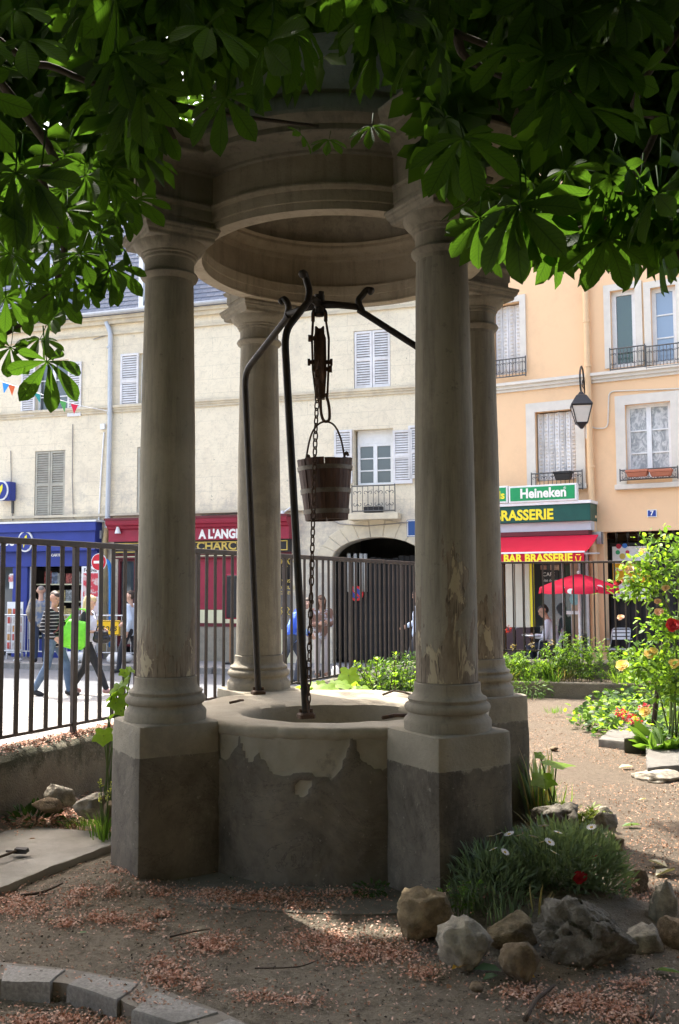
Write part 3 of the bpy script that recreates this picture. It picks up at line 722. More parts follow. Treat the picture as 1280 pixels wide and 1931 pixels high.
for zc, h in ((.05, .026), (.175, .026), (.315, .024)):
    m = MB(); zc = zc / .37 * H; r = R0 + (R1 - R0) * zc / H; s = (R1 - R0) / H * h / 2
    m.lathe([(r - s + .001, zc - h / 2), (r - s + .004, zc - h / 2), (r + s + .004, zc + h / 2), (r + s + .001, zc + h / 2)], 40); m.xform(tilt); m.build('hoop', M_['band'], bw, smooth=True, sharp=40)
e0, e1 = at(577, 866, BY), at(649, 860, BY); tp = at(613, 795, BY)
m = MB(); pth = arc([e0 + Vector((0, -.02, -.05)), e0, at(585, 825, BY), at(597, 803, BY), tp, at(630, 802, BY), at(642, 826, BY), e1, e1 + Vector((0, -.02, -.04))], 5); m.tube(pth, .0055, 6); m.build('handle', M_['rust'], bw, smooth=True)
for e in (e0, e1):
    m = MB(); m.tube(arc([e + Vector((0, -.03, -.09)), e + Vector((0, -.015, -.01)), e + Vector((.012, -.01, .02)), e + Vector((.022, -.005, .0))], 4), .008, 6); m.build('lug', M_['rust'], bw, smooth=True)

# ------------------------------------------------------------------ chain: every link a part
ch0 = at(598, 746, HUBY - .17); ch1 = at(581, 1336, 5.06)
chain = empty('well_chain', ch1, 'rusty link chain hanging from the pulley past the bucket', 'chain')
lm = MB(); lp = []
for k in range(14):
    a = 2 * math.pi * k / 14; lp.append((.0115 * math.cos(a), 0, .027 * math.sin(a) * (1 + .1 * abs(math.sin(a)))))
lm.tube(lp, .0042, 5, closed=True); lme = lm.mesh('link', M_['rust'], True)
cpath = arc([at(599, 690, HUBY - .185), ch0, at(594, 840, HUBY - .205), at(590, 985, HUBY - .23), at(587, 1100, 5.16), at(583, 1240, 5.11), ch1], 12)
Ls = [0.0]
for a, b in zip(cpath, cpath[1:]): Ls.append(Ls[-1] + (b - a).length)
s = 0.0; k = 0
while s < Ls[-1]:
    j = next(i for i in range(len(Ls)) if Ls[i] >= s - 1e-9); j = max(j, 1); t = (s - Ls[j - 1]) / max(Ls[j] - Ls[j - 1], 1e-6)
    q = cpath[j - 1].lerp(cpath[j], t); d = (cpath[j] - cpath[j - 1]).normalized()
    Mx = Matrix.Translation(q) @ d.to_track_quat('Z', 'X').to_matrix().to_4x4() @ Matrix.Rotation(math.radians(25 + 75 * (k % 2)) + RNG.normal(0, .2), 4, 'Z')
    link('link', lme, chain, mw=Mx); s += .0445; k += 1
# iron leftovers on the rim: a flat bar at the right, a ring and strip at the left
def lying(name, pts, r, mtl, label, cat, n=6):
    m = MB(); m.tube([Vector(p) for p in pts], r, n); o = m.build(name, mtl, smooth=True); return tag(o, label, cat)
g = lambda x, y, z=.772: Vector((*gnd(x, y, .765).xy, z))
lying('iron_strap', [g(722, 1358, .778), g(745, 1354, .779), g(775, 1353, .776)], .011, M_['rust'], 'flat rusty iron strap lying on the rim beside the right column', 'iron strap')
lying('iron_strap', [g(433, 1328, .774), g(444, 1327, .777), g(452, 1326, .782), g(458, 1324, .776)], .008, M_['rust'], 'small bent iron hasp on the rim behind the left column', 'iron strap')
lying('dry_twig', [g(722, 1313, .775), g(742, 1310, .79), g(760, 1311, .785), g(778, 1314, .775)], .007, mat('twig_bark', (.09, .065, .045), (.05, .037, .027), 20, .9), 'crooked dry twig on the far rim of the well', 'twig')
# ------------------------------------------------------------------ street front
class Facade:
    def __init__(s, org, d):
        s.o = Vector((org[0], org[1], 0)); s.d = Vector((d[0], d[1], 0)).normalized(); s.n = Vector((s.d.y, -s.d.x, 0))   # n towards the camera
        s.rz = math.atan2(s.d.y, s.d.x)
    def uz(s, x, y, off=0.0):
        r = ray(x, y); o = s.o + s.n * off; t = (o - CAM).dot(s.n) / r.dot(s.n); p = CAM + r * t; return (p - s.o).dot(s.d), p.z
    def P(s, u, z, off=0.0): q = s.o + s.d * u + s.n * off; return Vector((q.x, q.y, z))
    def rect(s, x0, y0, x1, y1, off=0.0):
        ym = (y0 + y1) / 2; xm = (x0 + x1) / 2
        return s.uz(x0, ym, off)[0], s.uz(x1, ym, off)[0], s.uz(xm, y1, off)[1], s.uz(xm, y0, off)[1]     # u0,u1,z0,z1
    def box(s, m, u0, u1, z0, z1, o0, o1):
        p = [s.P(u0, z0, o1), s.P(u1, z0, o1), s.P(u1, z0, o0), s.P(u0, z0, o0), s.P(u0, z1, o1), s.P(u1, z1, o1), s.P(u1, z1, o0), s.P(u0, z1, o0)]
        m.hexa(p); return m
    def part(s, name, mtl, parent, u0, u1, z0, z1, o0, o1, bev=0):
        m = MB(); s.box(m, u0, u1, z0, z1, o0, o1); o = m.build(name, mtl, parent)
        if bev: bevel(o, bev, 1)
        return o
    def ring(s, m, u0, u1, z0, z1, o0, o1, w, wb=None):
        wb = w if wb is None else wb
        s.box(m, u0, u0 + w, z0, z1, o0, o1); s.box(m, u1 - w, u1, z0, z1, o0, o1)
        s.box(m, u0 + w, u1 - w, z1 - w, z1, o0, o1)
        if wb: s.box(m, u0 + w, u1 - w, z0, z0 + wb, o0, o1)
        return m
    def wall(s, name, mtl, parent, u0, u1, z0, z1, holes, depth=.25):
        us = sorted({u0, u1, *[h[0] for h in holes], *[h[1] for h in holes]}); zs = sorted({z0, z1, *[h[2] for h in holes], *[h[3] for h in holes]})
        m = MB()
        for a, b in zip(us, us[1:]):
            for c, d in zip(zs, zs[1:]):
                uc, zc = (a + b) / 2, (c + d) / 2
                if any(h[0] < uc < h[1] and h[2] < zc < h[3] for h in holes): continue
                m.add([s.P(a, c), s.P(b, c), s.P(b, d), s.P(a, d)], [(0, 1, 2, 3)])
        for a, b, c, d in holes:
            for p in ((s.P(a, c), s.P(a, d), s.P(a, d, -depth), s.P(a, c, -depth)), (s.P(b, d), s.P(b, c), s.P(b, c, -depth), s.P(b, d, -depth)), (s.P(a, d), s.P(b, d), s.P(b, d, -depth), s.P(a, d, -depth)), (s.P(b, c), s.P(a, c), s.P(a, c, -depth), s.P(b, c, -depth))):
                m.add(p, [(3, 2, 1, 0)])
        # back and sides so that the building is a closed body
        B = 9.0
        for p in ((s.P(u0, z0), s.P(u0, z1), s.P(u0, z1, -B), s.P(u0, z0, -B)), (s.P(u1, z1), s.P(u1, z0), s.P(u1, z0, -B), s.P(u1, z1, -B)), (s.P(u1, z0, -B), s.P(u0, z0, -B), s.P(u0, z1, -B), s.P(u1, z1, -B))):
            m.add(p, [(3, 2, 1, 0)])
        return m.build(name, mtl, parent)

def text(name, s, mtl, parent, F, u, z, off, size, align='CENTER', extr=.01, bold=0.0, shear=0.0, sx=1.0):
    cu = bpy.data.curves.new(name, 'FONT'); cu.body = s; cu.size = size; cu.extrude = extr; cu.align_x = align; cu.align_y = 'CENTER'; cu.offset = bold; cu.shear = shear; cu.resolution_u = 3
    o = bpy.data.objects.new(name, cu); dg = bpy.context.evaluated_depsgraph_get()
    COL.objects.link(o); dg.update(); me = bpy.data.meshes.new_from_object(o.evaluated_get(dg)); bpy.data.objects.remove(o)
    me.materials.clear(); me.materials.append(mtl)
    R = Matrix((( F.d.x, 0, F.n.x, 0), (F.d.y, 0, F.n.y, 0), (0, 1, 0, 0), (0, 0, 0, 1)))
    p = F.P(u, z, off); Mx = Matrix.Translation(p) @ R @ Matrix.Diagonal((sx, 1, 1, 1))
    return link(name, me, parent, mw=Mx)

def shutter(F, parent, u0, u1, z0, z1, off, mtl, nsl=None, mid=True):
    """louvred shutter: frame part with joined slats"""
    w = .05; m = MB(); F.ring(m, u0, u1, z0, z1, off, off + .035, w, .08)
    if mid: F.box(m, u0 + w, u1 - w, z0 + (z1 - z0) * .48, z0 + (z1 - z0) * .48 + .07, off, off + .034)
    fr = m.build('shutter', mtl, parent)
    m = MB(); n = nsl or max(6, int((z1 - z0) / .062))
    for i in range(n):
        z = z0 + .09 + (z1 - z0 - .15) * (i + .5) / n; h = (z1 - z0 - .15) / n
        p = [F.P(u0 + w, z - h * .42, off + .03), F.P(u1 - w, z - h * .42, off + .03), F.P(u1 - w, z + h * .30, off + .004), F.P(u0 + w, z + h * .30, off + .004)]
        q = [Vector(a) + Vector((0, 0, .009)) for a in p]
        m.hexa([p[0], p[1], p[2], p[3], q[0], q[1], q[2], q[3]])
    sl = m.build('slats', mtl, fr); sl['kind'] = 'stuff'; 
    m = MB(); F.box(m, u0 + w * .5, u1 - w * .5, z0 + .04, z1 - .04, off - .006, off - .002); m.build('slat_gap_shade', M_['shade_back'], fr)  # dark sheet stands in for the shade between the slats
    return fr
def window(F, parent, u0, u1, z0, z1, off, cols=2, rows=3, frame=None, glass=None, fw=.06, leafgap=True):
    frame = frame or M_['white']; glass = glass or M_['glass']
    m = MB(); F.ring(m, u0, u1, z0, z1, off - .03, off + .03, fw)
    um = (u0 + u1) / 2
    if cols == 2: F.box(m, um - .045, um + .045, z0 + fw, z1 - fw, off - .028, off + .034)
    w = m.build('window', frame, parent)
    bays = [(u0 + fw, um - .045), (um + .045, u1 - fw)] if cols == 2 else [(u0 + fw, u1 - fw)]
    for a, b in bays:
        for r in range(rows):
            c = z0 + fw + (z1 - z0 - 2 * fw) * r / rows; d = z0 + fw + (z1 - z0 - 2 * fw) * (r + 1) / rows
            g = .013
            F.part('pane', glass, w, a, b, c + (g if r else 0), d - (g if r < rows - 1 else 0), off - .012, off - .004)
            if r: F.part('glazing_bar', frame, w, a, b, c - .0135, c + .0135, off - .012, off + .016)
    return w
def scroll_rail(F, parent, u0, u1, z0, z1, off, mtl, n=5):
    m = MB()
    for z in (z0, z1): m.tube([F.P(u0, z, off), F.P(u1, z, off)], .014, 5)
    for u in (u0, u1): m.tube([F.P(u, z0 - .03, off), F.P(u, z1 + .03, off)], .013, 5)
    r = m.build('window_guard', mtl, parent)
    m = MB(); L = (u1 - u0) / n; h = z1 - z0
    for i in range(n):
        uc = u0 + L * (i + .5)
        for sgn in (-1, 1):
            for zc, rr, s2 in ((z0 + h * .72, min(L * .22, h * .22), 1), (z0 + h * .28, min(L * .22, h * .22), -1)):
                pts = []
                for k in range(13):
                    a = k / 12 * 4.6; q = rr * (1 - .055 * k)
                    pts.append(F.P(uc + sgn * (L * .24 - q * math.cos(a) * .9), zc + s2 * q * math.sin(a), off))
                m.tube(pts, .007, 4)
        m.tube([F.P(uc, z0, off), F.P(uc, z1, off)], .007, 4)
        m.tube([F.P(uc + L / 2, z0, off), F.P(uc + L / 2, z1, off)], .007, 4)
    m.build('scrollwork', mtl, r); return r

def facade_mat(name, c, c2, dirt, block=None, lowdirt=None):
    t = NT(name)
    col = t.mix(t.ramp(t.noise(1.1, 6, .7), [(.35, 0.0), (.68, 1.0)]), c, c2)
    if block:
        sep = t.xyz(); u = t.math('ADD', t.math('MULTIPLY', sep[0], block[0]), t.math('MULTIPLY', sep[1], block[1]))
        cb = t.n('ShaderNodeCombineXYZ'); t.l(u, cb.inputs[0]); t.l(sep[2], cb.inputs[1])
        br = t.n('ShaderNodeTexBrick'); br.inputs['Scale'].default_value = 1.0; br.inputs['Mortar Size'].default_value = .006; br.inputs['Brick Width'].default_value = .95; br.inputs['Row Height'].default_value = .33; br.inputs['Mortar Smooth'].default_value = .3
        br.inputs['Color1'].default_value = (0, 0, 0, 1); br.inputs['Color2'].default_value = (.12, .12, .12, 1); br.inputs['Mortar'].default_value = (1, 1, 1, 1)
        wob = t.n('ShaderNodeVectorMath', operation='ADD'); t.l(cb.outputs[0], wob.inputs[0]); 
        nz = t.n('ShaderNodeVectorMath', operation='SCALE'); t.l(t.noise(3, 4, .6, out=1), nz.inputs[0]); nz.inputs['Scale'].default_value = .05; t.l(nz.outputs[0], wob.inputs[1])
        t.l(wob.outputs[0], br.inputs['Vector'])
        brk = t.math('MULTIPLY', br.outputs['Color'], t.ramp(t.noise(.9, 4, .7), [(.38, .15), (.6, .8)]))
        col = t.mix(t.math('MULTIPLY', brk, .8), col, tuple(x * .62 for x in c))
        t.bump(t.math('ADD', t.math('MULTIPLY', brk, -.6), t.noise(9, 6, .75)), .35, .02)
    else:
        t.bump(t.noise(26, 5, .7), .12, .01)
    crack = t.ramp(t.noise(2.6, 8, .75, dist=1.2), [(.487, 0.0), (.5, 1.0), (.513, 0.0)])
    if block: col = t.mix(t.math('MULTIPLY', crack, .45), col, tuple(x * .45 for x in c)); pit = t.ramp(t.noise(11, 3, .7), [(.68, 0.0), (.72, .8)]); col = t.mix(pit, col, tuple(x * .35 for x in c)); scuff = t.ramp(t.noise(5.5, 8, .82, t.coord((1, 1, 1.8))), [(.54, 0.0), (.64, .55)]); col = t.mix(scuff, col, tuple(x * .66 for x in c))
    d = t.ramp(t.noise(.55, 7, .78), [(.52, 0.0), (.72, .75)]); col = t.mix(d, col, dirt)
    if lowdirt:
        z = t.xyz()[2]; mr = t.n('ShaderNodeMapRange'); mr.inputs['From Min'].default_value = lowdirt[0]; mr.inputs['From Max'].default_value = lowdirt[1]; mr.inputs['To Min'].default_value = .16; mr.inputs['To Max'].default_value = -.12; t.l(z, mr.inputs['Value'])
        k = t.ramp(t.math('ADD', t.noise(1.3, 7, .78), mr.outputs[0]), [(.55, 0.0), (.75, .9)]); col = t.mix(k, col, lowdirt[2])
    t.color(col); t.rough(.92); return t.m
LB = Facade((-8.5, 23.9), (10.1, -3.2)); RB = Facade((3.33, 20.0), (3.14, -1.8))
M_['beige'] = facade_mat('old_cream_plaster', (.78, .69, .51), (.72, .63, .465), (.54, .47, .36), (LB.d.x, LB.d.y), (2.6, 5.2, (.42, .38, .32)))
M_['beige_trim'] = mat('cream_mouldings', (.66, .58, .42), (.56, .49, .36), 5, .9, .2, 30, .01, 0, .2, (.38, .33, .26), 1.4)
M_['orange'] = facade_mat('peach_render', (.82, .55, .32), (.79, .525, .305), (.70, .47, .28))
M_['orange_trim'] = mat('grey_white_stone_trim', (.68, .63, .54), (.62, .57, .49), 5, .85, .1, 30)
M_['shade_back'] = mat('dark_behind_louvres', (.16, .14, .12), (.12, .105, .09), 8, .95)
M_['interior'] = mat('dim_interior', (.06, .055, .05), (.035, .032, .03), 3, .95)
M_['shut_white'] = mat('white_shutter_paint', (.74, .72, .70), (.66, .64, .62), 7, .6, 0, None, 0, 0, .3, (.5, .47, .43), 2.2)
M_['shut_grey'] = mat('grey_green_shutter_paint', (.42, .40, .32), (.36, .34, .275), 7, .7, 0, None, 0, 0, .3, (.28, .25, .2), 2.0)
M_['slate'] = mat('blue_grey_slate', (.145, .165, .21), (.10, .115, .15), 9, .6, .15, 30, .006, 0, .4)
M_['blue'] = mat('royal_blue_paint', (.030, .050, .27), (.025, .042, .22), 3, .45)
M_['red'] = mat('crimson_shop_paint', (.32, .018, .045), (.27, .016, .038), 4, .5, 0, None, 0, 0, .35, (.22, .02, .035), 1.5)
M_['red_dark'] = mat('oxblood_trim', (.14, .02, .028), (.11, .018, .023), 4, .5)
M_['cream'] = mat('cream_panel', (.72, .68, .44), (.66, .62, .40), 4, .6)
M_['gold'] = mat('gold_lettering', (.62, .45, .10), (.55, .39, .08), 10, .5)
M_['letter'] = mat('white_lettering', (.86, .84, .78), (.80, .78, .72), 10, .5)
M_['yellow'] = mat('yellow_lettering', (.88, .76, .04), (.84, .72, .03), 10, .5)
M_['awning'] = mat('red_awning_cloth', (.62, .018, .05), (.56, .016, .042), 3, .7)
M_['dgreen'] = mat('bottle_green_board', (.012, .085, .065), (.010, .07, .055), 4, .4)
M_['hgreen'] = mat('bright_green_board', (.015, .30, .10), (.013, .27, .09), 4, .35)
M_['gate'] = mat('black_brown_gate', (.018, .017, .0165), (.012, .0115, .011), 6, .7, .25, 20, .004, 0, .15, (.026, .024, .022), 2, (3, 3, .4))
M_['ironwork'] = mat('grey_ironwork', (.10, .10, .095), (.07, .07, .068), 10, .5)

# ---- cream building
lb = empty('cream_building', LB.P(6, STREET), 'long cream plastered building with slate mansard roof across the street', 'building')
U0, U1 = -6.0, LB.uz(934, 800)[0]; ZE = LB.uz(205, 601)[1]
H = {k: LB.rect(*v) for k, v in dict(w1=(67, 680, 128, 782), w2=(262, 664, 318, 772), w3=(667, 622, 736, 732), w4=(65, 850, 122, 978), w5=(258, 842, 316, 970), w6=(667, 809, 741, 914), w7=(812, 610, 880, 722), w8=(806, 800, 872, 905)).items()}
blue = (-6.0, LB.rect(0, 990, 187, 1234)[1], PAVE - .05, LB.uz(100, 985)[1] - .05)
redr = (LB.uz(222, 1100)[0], LB.uz(548, 1100)[0], PAVE - .05, LB.uz(400, 985)[1] - .1)
ga0, ga1 = LB.uz(626, 1130)[0], LB.uz(800, 1130)[0]; gsp = LB.uz(640, 1056)[1]; gtop = LB.uz(712, 1013)[1]
arch = (ga0, ga1, PAVE - .05, gtop)
LB.wall('wall', M_['beige'], lb, U0, U1, STREET - .1, ZE, list(H.values()) + [blue, redr, arch], .28)
# arched head: fill the corners of the square opening with a curved spandrel
m = MB(); um = (ga0 + ga1) / 2; hw = (ga1 - ga0) / 2; K = 20
for side in (-1, 1):
    for k in range(K // 2):
        t0, t1 = [math.pi / 2 * j / (K // 2) for j in (k, k + 1)]
        pa = (um + side * hw * math.cos(t0), gsp + (gtop - gsp) * math.sin(t0)); pb = (um + side * hw * math.cos(t1), gsp + (gtop - gsp) * math.sin(t1))
        q = [LB.P(pa[0], pa[1], .002), LB.P(pb[0], pb[1], .002), LB.P(pb[0], gtop + .005, .002), LB.P(pa[0], gtop + .005, .002)]
        m.add(q if side < 0 else q[::-1], [(0, 1, 2, 3)])
        q = [LB.P(pa[0], pa[1], .002), LB.P(pb[0], pb[1], .002), LB.P(pb[0], pb[1], -.45), LB.P(pa[0], pa[1], -.45)]
        m.add(q[::-1] if side < 0 else q, [(0, 1, 2, 3)])
m.build('arch_head', mat('arch_stone', (.50, .46, .38), (.42, .38, .31), 4, .9, .3, 20, .01, 0, .2, (.3, .27, .22), 1.3), lb)
for k in range(-5, 6):   # voussoirs, slightly proud and uneven
    a0, a1 = math.pi / 2 + (k - .47) * .262, math.pi / 2 + (k + .47) * .262
    if a0 < .02 or a1 > math.pi - .02: continue
    m = MB(); L = .34 + (.12 if k == 0 else RNG.uniform(-.03, .05)); pr = []
    for a, e in ((a0, 0), (a1, 0), (a1, L), (a0, L)):
        cu, cz = um + (hw + e) * math.cos(a), gsp + (gtop - gsp + e) * math.sin(a); pr.append((cu, cz))
    o = .012 + RNG.uniform(0, .01)
    m.hexa([LB.P(*pr[0], -.1), LB.P(*pr[3], -.1), LB.P(*pr[2], -.1), LB.P(*pr[1], -.1), LB.P(*pr[0], o), LB.P(*pr[3], o), LB.P(*pr[2], o), LB.P(*pr[1], o)])
    bevel(m.build('voussoir', M_['beige_trim'], lb), .01, 1)
# mouldings
zs_ = LB.uz(0, 787)[1]
for z, h, o in ((zs_ - .07, .06, .035), (zs_ - .01, .05, .06), (zs_ + .04, .06, .09)): LB.part('string_course', M_['beige_trim'], lb, U0, U1, z, z + h, 0, o)
for z, h, o in ((ZE - .42, .07, .05), (ZE - .16, .10, .10), (ZE - .06, .09, .16)): LB.part('eaves_cornice', M_['beige_trim'], lb, U0, U1, z, z + h, 0, o)
zl = LB.uz(100, 981)[1]; LB.part('shop_cornice', M_['beige_trim'], lb, U0, LB.uz(600, 965)[0], zl + .06, zl + .12, 0, .10)
m = MB(); 
for k in range(9):
    a = math.pi * k / 8; 
gu = [(.24 + .075 * math.cos(a), ZE + .10 - .075 * math.sin(a)) for a in [math.pi * k / 8 for k in range(9)]]
vs_ = []
for u in (U0, U1):
    vs_ += [LB.P(u, z, o) for o, z in gu]
m.add(vs_, [(k, k + 1, 9 + k + 1, 9 + k) for k in range(8)]); g_ = m.build('gutter', M_['zinc'], lb, smooth=True)
sol = g_.modifiers.new('solid', 'SOLIDIFY'); sol.thickness = .008
# mansard
zt = ZE + 3.1
m = MB(); m.add([LB.P(U0, ZE + .03, .15), LB.P(U1, ZE + .03, .15), LB.P(U1, zt, -1.0), LB.P(U0, zt, -1.0), LB.P(U0, zt + .8, -5), LB.P(U1, zt + .8, -5), LB.P(U1, ZE, -9), LB.P(U0, ZE, -9)], [(0, 1, 2, 3), (3, 2, 5, 4), (4, 5, 6, 7), (0, 3, 4, 7), (1, 6, 5, 2)])
roof = m.build('roof', M_['slate'], lb)
sm = MB(); sm.box((0, 0, 0), (.215, .17, .012)); sme = sm.mesh('slate', M_['slate'])
sl_ = Vector((0, 0, 0)); up_ = (LB.P(0, zt, -1.0) - LB.P(0, ZE + .03, .15)); LUP = up_.length; up_.normalize(); nn = LB.d.cross(up_).normalized()
if nn.dot(LB.n) < 0: nn = -nn
cnt = 0
Rs = Matrix((LB.d, up_, nn)).transposed().to_4x4()
rest = MB()
for j in range(int(LUP / .13)):
    for i in range(int((U1 - U0) / .22)):
        u = U0 + (i + .5 + (.5 if j % 2 else 0)) * .22; base = LB.P(u, ZE + .03, .15) + up_ * (j * .13 + .07) + nn * .012
        px = topx(base)
        vis = (-10 < px[0] < 285 or 366 < px[0] < 450) and px[1] > 486
        if vis and cnt < 300:
            link('slate', sme, roof, mw=Matrix.Translation(base) @ Rs @ Matrix.Rotation(math.radians(-5) + RNG.normal(0, .012), 4, 'X') @ Matrix.Rotation(RNG.normal(0, .012), 4, 'Z')); cnt += 1
        else:
            n0 = len(rest.v); rest.box((0, 0, 0), (.215, .17, .012)); rest.xform(Matrix.Translation(base) @ Rs @ Matrix.Rotation(math.radians(-5), 4, 'X'), n0)
o = rest.build('slate_field', M_['slate'], roof); o['kind'] = 'stuff'
# dormers
for x0, x1, y0, y1 in ((66, 110, 500, 596), (262, 330, 480, 586), (520, 580, 470, 560)):
    u0, u1, z0, z1 = LB.rect(x0, y0, x1, y1, .1); z0 = ZE + .12
    m = MB(); LB.ring(m, u0, u1, z0, z1, -.05, .12, .12, .08); d_ = m.build('dormer', M_['white'], lb)
    m = MB(); LB.box(m, u0, u0 + .1, z0, z1, -1.2, -.05); LB.box(m, u1 - .1, u1, z0, z1, -1.2, -.05); LB.box(m, u0 - .05, u1 + .05, z1, z1 + .1, -1.3, .16); m.build('dormer_cheeks', M_['zinc'], d_)
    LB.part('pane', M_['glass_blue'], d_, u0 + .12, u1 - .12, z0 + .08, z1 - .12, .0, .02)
# windows and shutters
a = H['w1']; window(LB, lb, a[0], a[1], a[2], a[3], -.14, 2, 3)
LB.part('curtain', mat('orange_curtain', (.55, .3, .14), (.5, .4, .22), 3), lb, a[0] + .5, a[1] - .1, a[2] + .1, a[2] + .5, -.165, -.155)
for x0, x1 in ((40, 66), (128, 153)): b = LB.rect(x0, 683, x1, 785, .03); shutter(LB, lb, *b, .012, M_['shut_white'])
a = H['w2']; window(LB, lb, a[0], a[1], a[2], a[3], -.14, 2, 3); b = LB.rect(227, 667, 261, 771, .03); shutter(LB, lb, *b, .012, M_['shut_white']); b = LB.rect(319, 660, 352, 764, .03); shutter(LB, lb, *b, .012, M_['shut_white'])
for key, mt in (('w3', 'shut_white'), ('w4', 'shut_grey'), ('w5', 'shut_grey'), ('w7', 'shut_white')):
    a = H[key]; um_ = (a[0] + a[1]) / 2
    shutter(LB, lb, a[0] + .01, um_ - .006, a[2] + .01, a[3] - .01, -.05, M_[mt]); shutter(LB, lb, um_ + .006, a[1] - .01, a[2] + .01, a[3] - .01, -.05, M_[mt])
for key, sx in (('w6', ((630, 664), (741, 777))), ('w8', ((770, 803), (876, 908)))):
    a = H[key]; window(LB, lb, a[0] + .04, a[1] - .04, a[2], a[3] - .30, -.2, 2, 3); LB.part('transom_panel', M_['white'], lb, a[0] + .04, a[1] - .04, a[3] - .297, a[3] - .003, -.22, -.17)
    for x0, x1 in sx: yy = (811, 912) if key == 'w6' else (802, 902); b = LB.rect(x0, yy[0], x1, yy[1], .03); shutter(LB, lb, *b, .012, M_['shut_white'])
b = LB.rect(664, 916, 745, 966, .25); LB.part('balcony_slab', M_['beige_trim'], lb, b[0] - .08, b[1] + .08, b[2] - .16, b[2] - .02, 0, .33, .01)
scroll_rail(LB, lb, b[0], b[1], b[2] + .03, b[3], .27, M_['ironwork'], 4)
LB.part('planter', M_['black'], lb, b[0] + .25, b[1] - .3, b[2], b[2] + .13, .1, .24, .01)
b = LB.rect(767, 980, 800, 1012, .02); sp = LB.part('street_name_plate', mat('enamel_blue', (.03, .09, .26), (.028, .08, .23), 4, .3), lb, b[0], b[1] + .2, b[2], b[3], .004, .02)
m = MB(); LB.ring(m, b[0] + .012, b[1] + .19, b[2] + .012, b[3] - .012, .02, .023, .014); m.build('plate_border', M_['letter'], sp)
text('plate_lettering', 'T', M_['letter'], sp, LB, b[0] + .36, (b[2] + b[3]) / 2 - .08, .021, .14, 'CENTER', .002)
LB.part('house_number_plate', M_['zinc'], lb, *LB.rect(700, 980, 712, 992), .004, .02)
# downpipes
def pipe(F, parent, pts, r, mtl, name='downpipe', off=.1):
    m = MB(); path = bent([F.P(*F.uz(x, y, off), off) for x, y in pts], .12); m.tube(path, r, 10); o = m.build(name, mtl, parent, smooth=True, sharp=50)
    return o
dp = pipe(LB, lb, [(200, 608), (208, 626), (207, 800), (202, 995)], .06, M_['zinc'])
for y in (655, 780, 976):
    m = MB(); q = LB.P(*LB.uz(206.5 if y < 900 else 203, y, .1), .1); m.lathe([(.063, -.02), (.07, -.02), (.07, .02), (.063, .02)], 12, q); m.build('collar', M_['zinc'], dp)
pipe(LB, lb, [(201, 996), (197, 1030), (195, 1228)], .065, mat('ochre_cast_pipe', (.48, .38, .20), (.38, .30, .17), 8, .7))
pipe(LB, lb, [(196, 815), (190, 900), (186, 985)], .02, M_['white'], 'cable_duct', .03)
LB.part('cable_box', M_['white'], lb, *LB.rect(192, 800, 200, 810), .0, .08)
LB.part('meter_box', M_['zinc'], lb, *LB.rect(184, 1001, 195, 1016), .0, .1)
for pts_ in ([(600, 968), (640, 988), (690, 992), (770, 985)], [(20, 850), (22, 960), (24, 982)], [(137, 800), (136, 900), (138, 978)], [(-40, 976), (90, 974), (190, 972), (270, 968)], [(380, 972), (480, 966), (560, 960), (640, 952)], [(176, 640), (206, 630)]):
    m = MB(); m.tube([LB.P(*LB.uz(x, y, .03), .03) for x, y in pts_], .012, 5); m.build('wall_cable', mat('grey_cable', (.30, .28, .25), (.22, .2, .18), 6, .8), lb)
# brackets with little shop lamps
for x, y in ((222, 998), (532, 968)):
    m = MB(); p0 = LB.P(*LB.uz(x + 24, y - 18, .02), .0); p1 = LB.P(*LB.uz(x, y, .35), .35); m.tube([p0, p1], .018, 6); l_ = m.build('lamp_arm', M_['white'], lb)
    m = MB(); m.tube([p1 + Vector((0, 0, .06)), p1 - Vector((0, 0, .10))], [.03, .075], 10); m.build('lamp_head', M_['white'], l_)

# ---- newsagent (blue) shopfront
bs = empty('newsagent_shopfront', LB.P(2, PAVE), 'royal blue newsagent shopfront behind the left railing', 'shopfront')
bu1 = blue[1]; zf1 = LB.uz(100, 986, .25)[1]; zf0 = LB.uz(100, 1068, .2)[1]
LB.part('fascia', M_['blue'], bs, U0 + .1, bu1 + .05, LB.uz(60, 1040, .3)[1], zf1, -.1, .30, .01)
LB.part('fascia_lip', M_['blue'], bs, U0 + .1, bu1 + .10, zf1 - .22, zf1 - .003, .302, .36, .01); LB.part('fascia_cap', M_['white'], bs, U0 + .1, bu1 + .12, zf1, zf1 + .04, -.1, .38)
LB.part('lower_fascia', M_['blue'], bs, U0 + .1, bu1 + .02, zf0, LB.uz(60, 1040, .3)[1] - .003, -.1, .16)
for x0, x1 in ((22, 50), (172, 190)): b = LB.rect(x0, 1070, x1, 1234, .12); LB.part('pilaster', M_['blue'], bs, b[0], b[1], PAVE, zf0 - .003, -.1, .12, .01)
b = LB.rect(50, 1205, 172, 1234, .1); LB.part('stall_riser', M_['blue'], bs, b[0], b[1], PAVE, LB.uz(100, 1206, .1)[1], -.1, .08)
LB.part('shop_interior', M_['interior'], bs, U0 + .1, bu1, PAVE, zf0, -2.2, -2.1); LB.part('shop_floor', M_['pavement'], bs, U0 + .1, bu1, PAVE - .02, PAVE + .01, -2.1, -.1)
LB.part('door_pane', M_['glass'], bs, LB.uz(-120, 1130)[0], LB.uz(22, 1130)[0], PAVE + .1, zf0, -.06, -.05)
b = LB.rect(50, 1070, 60, 1206, .0); m = MB(); LB.box(m, b[0], b[1], PAVE, zf0, -.06, .02); m.build('door_frame', M_['white'], bs)
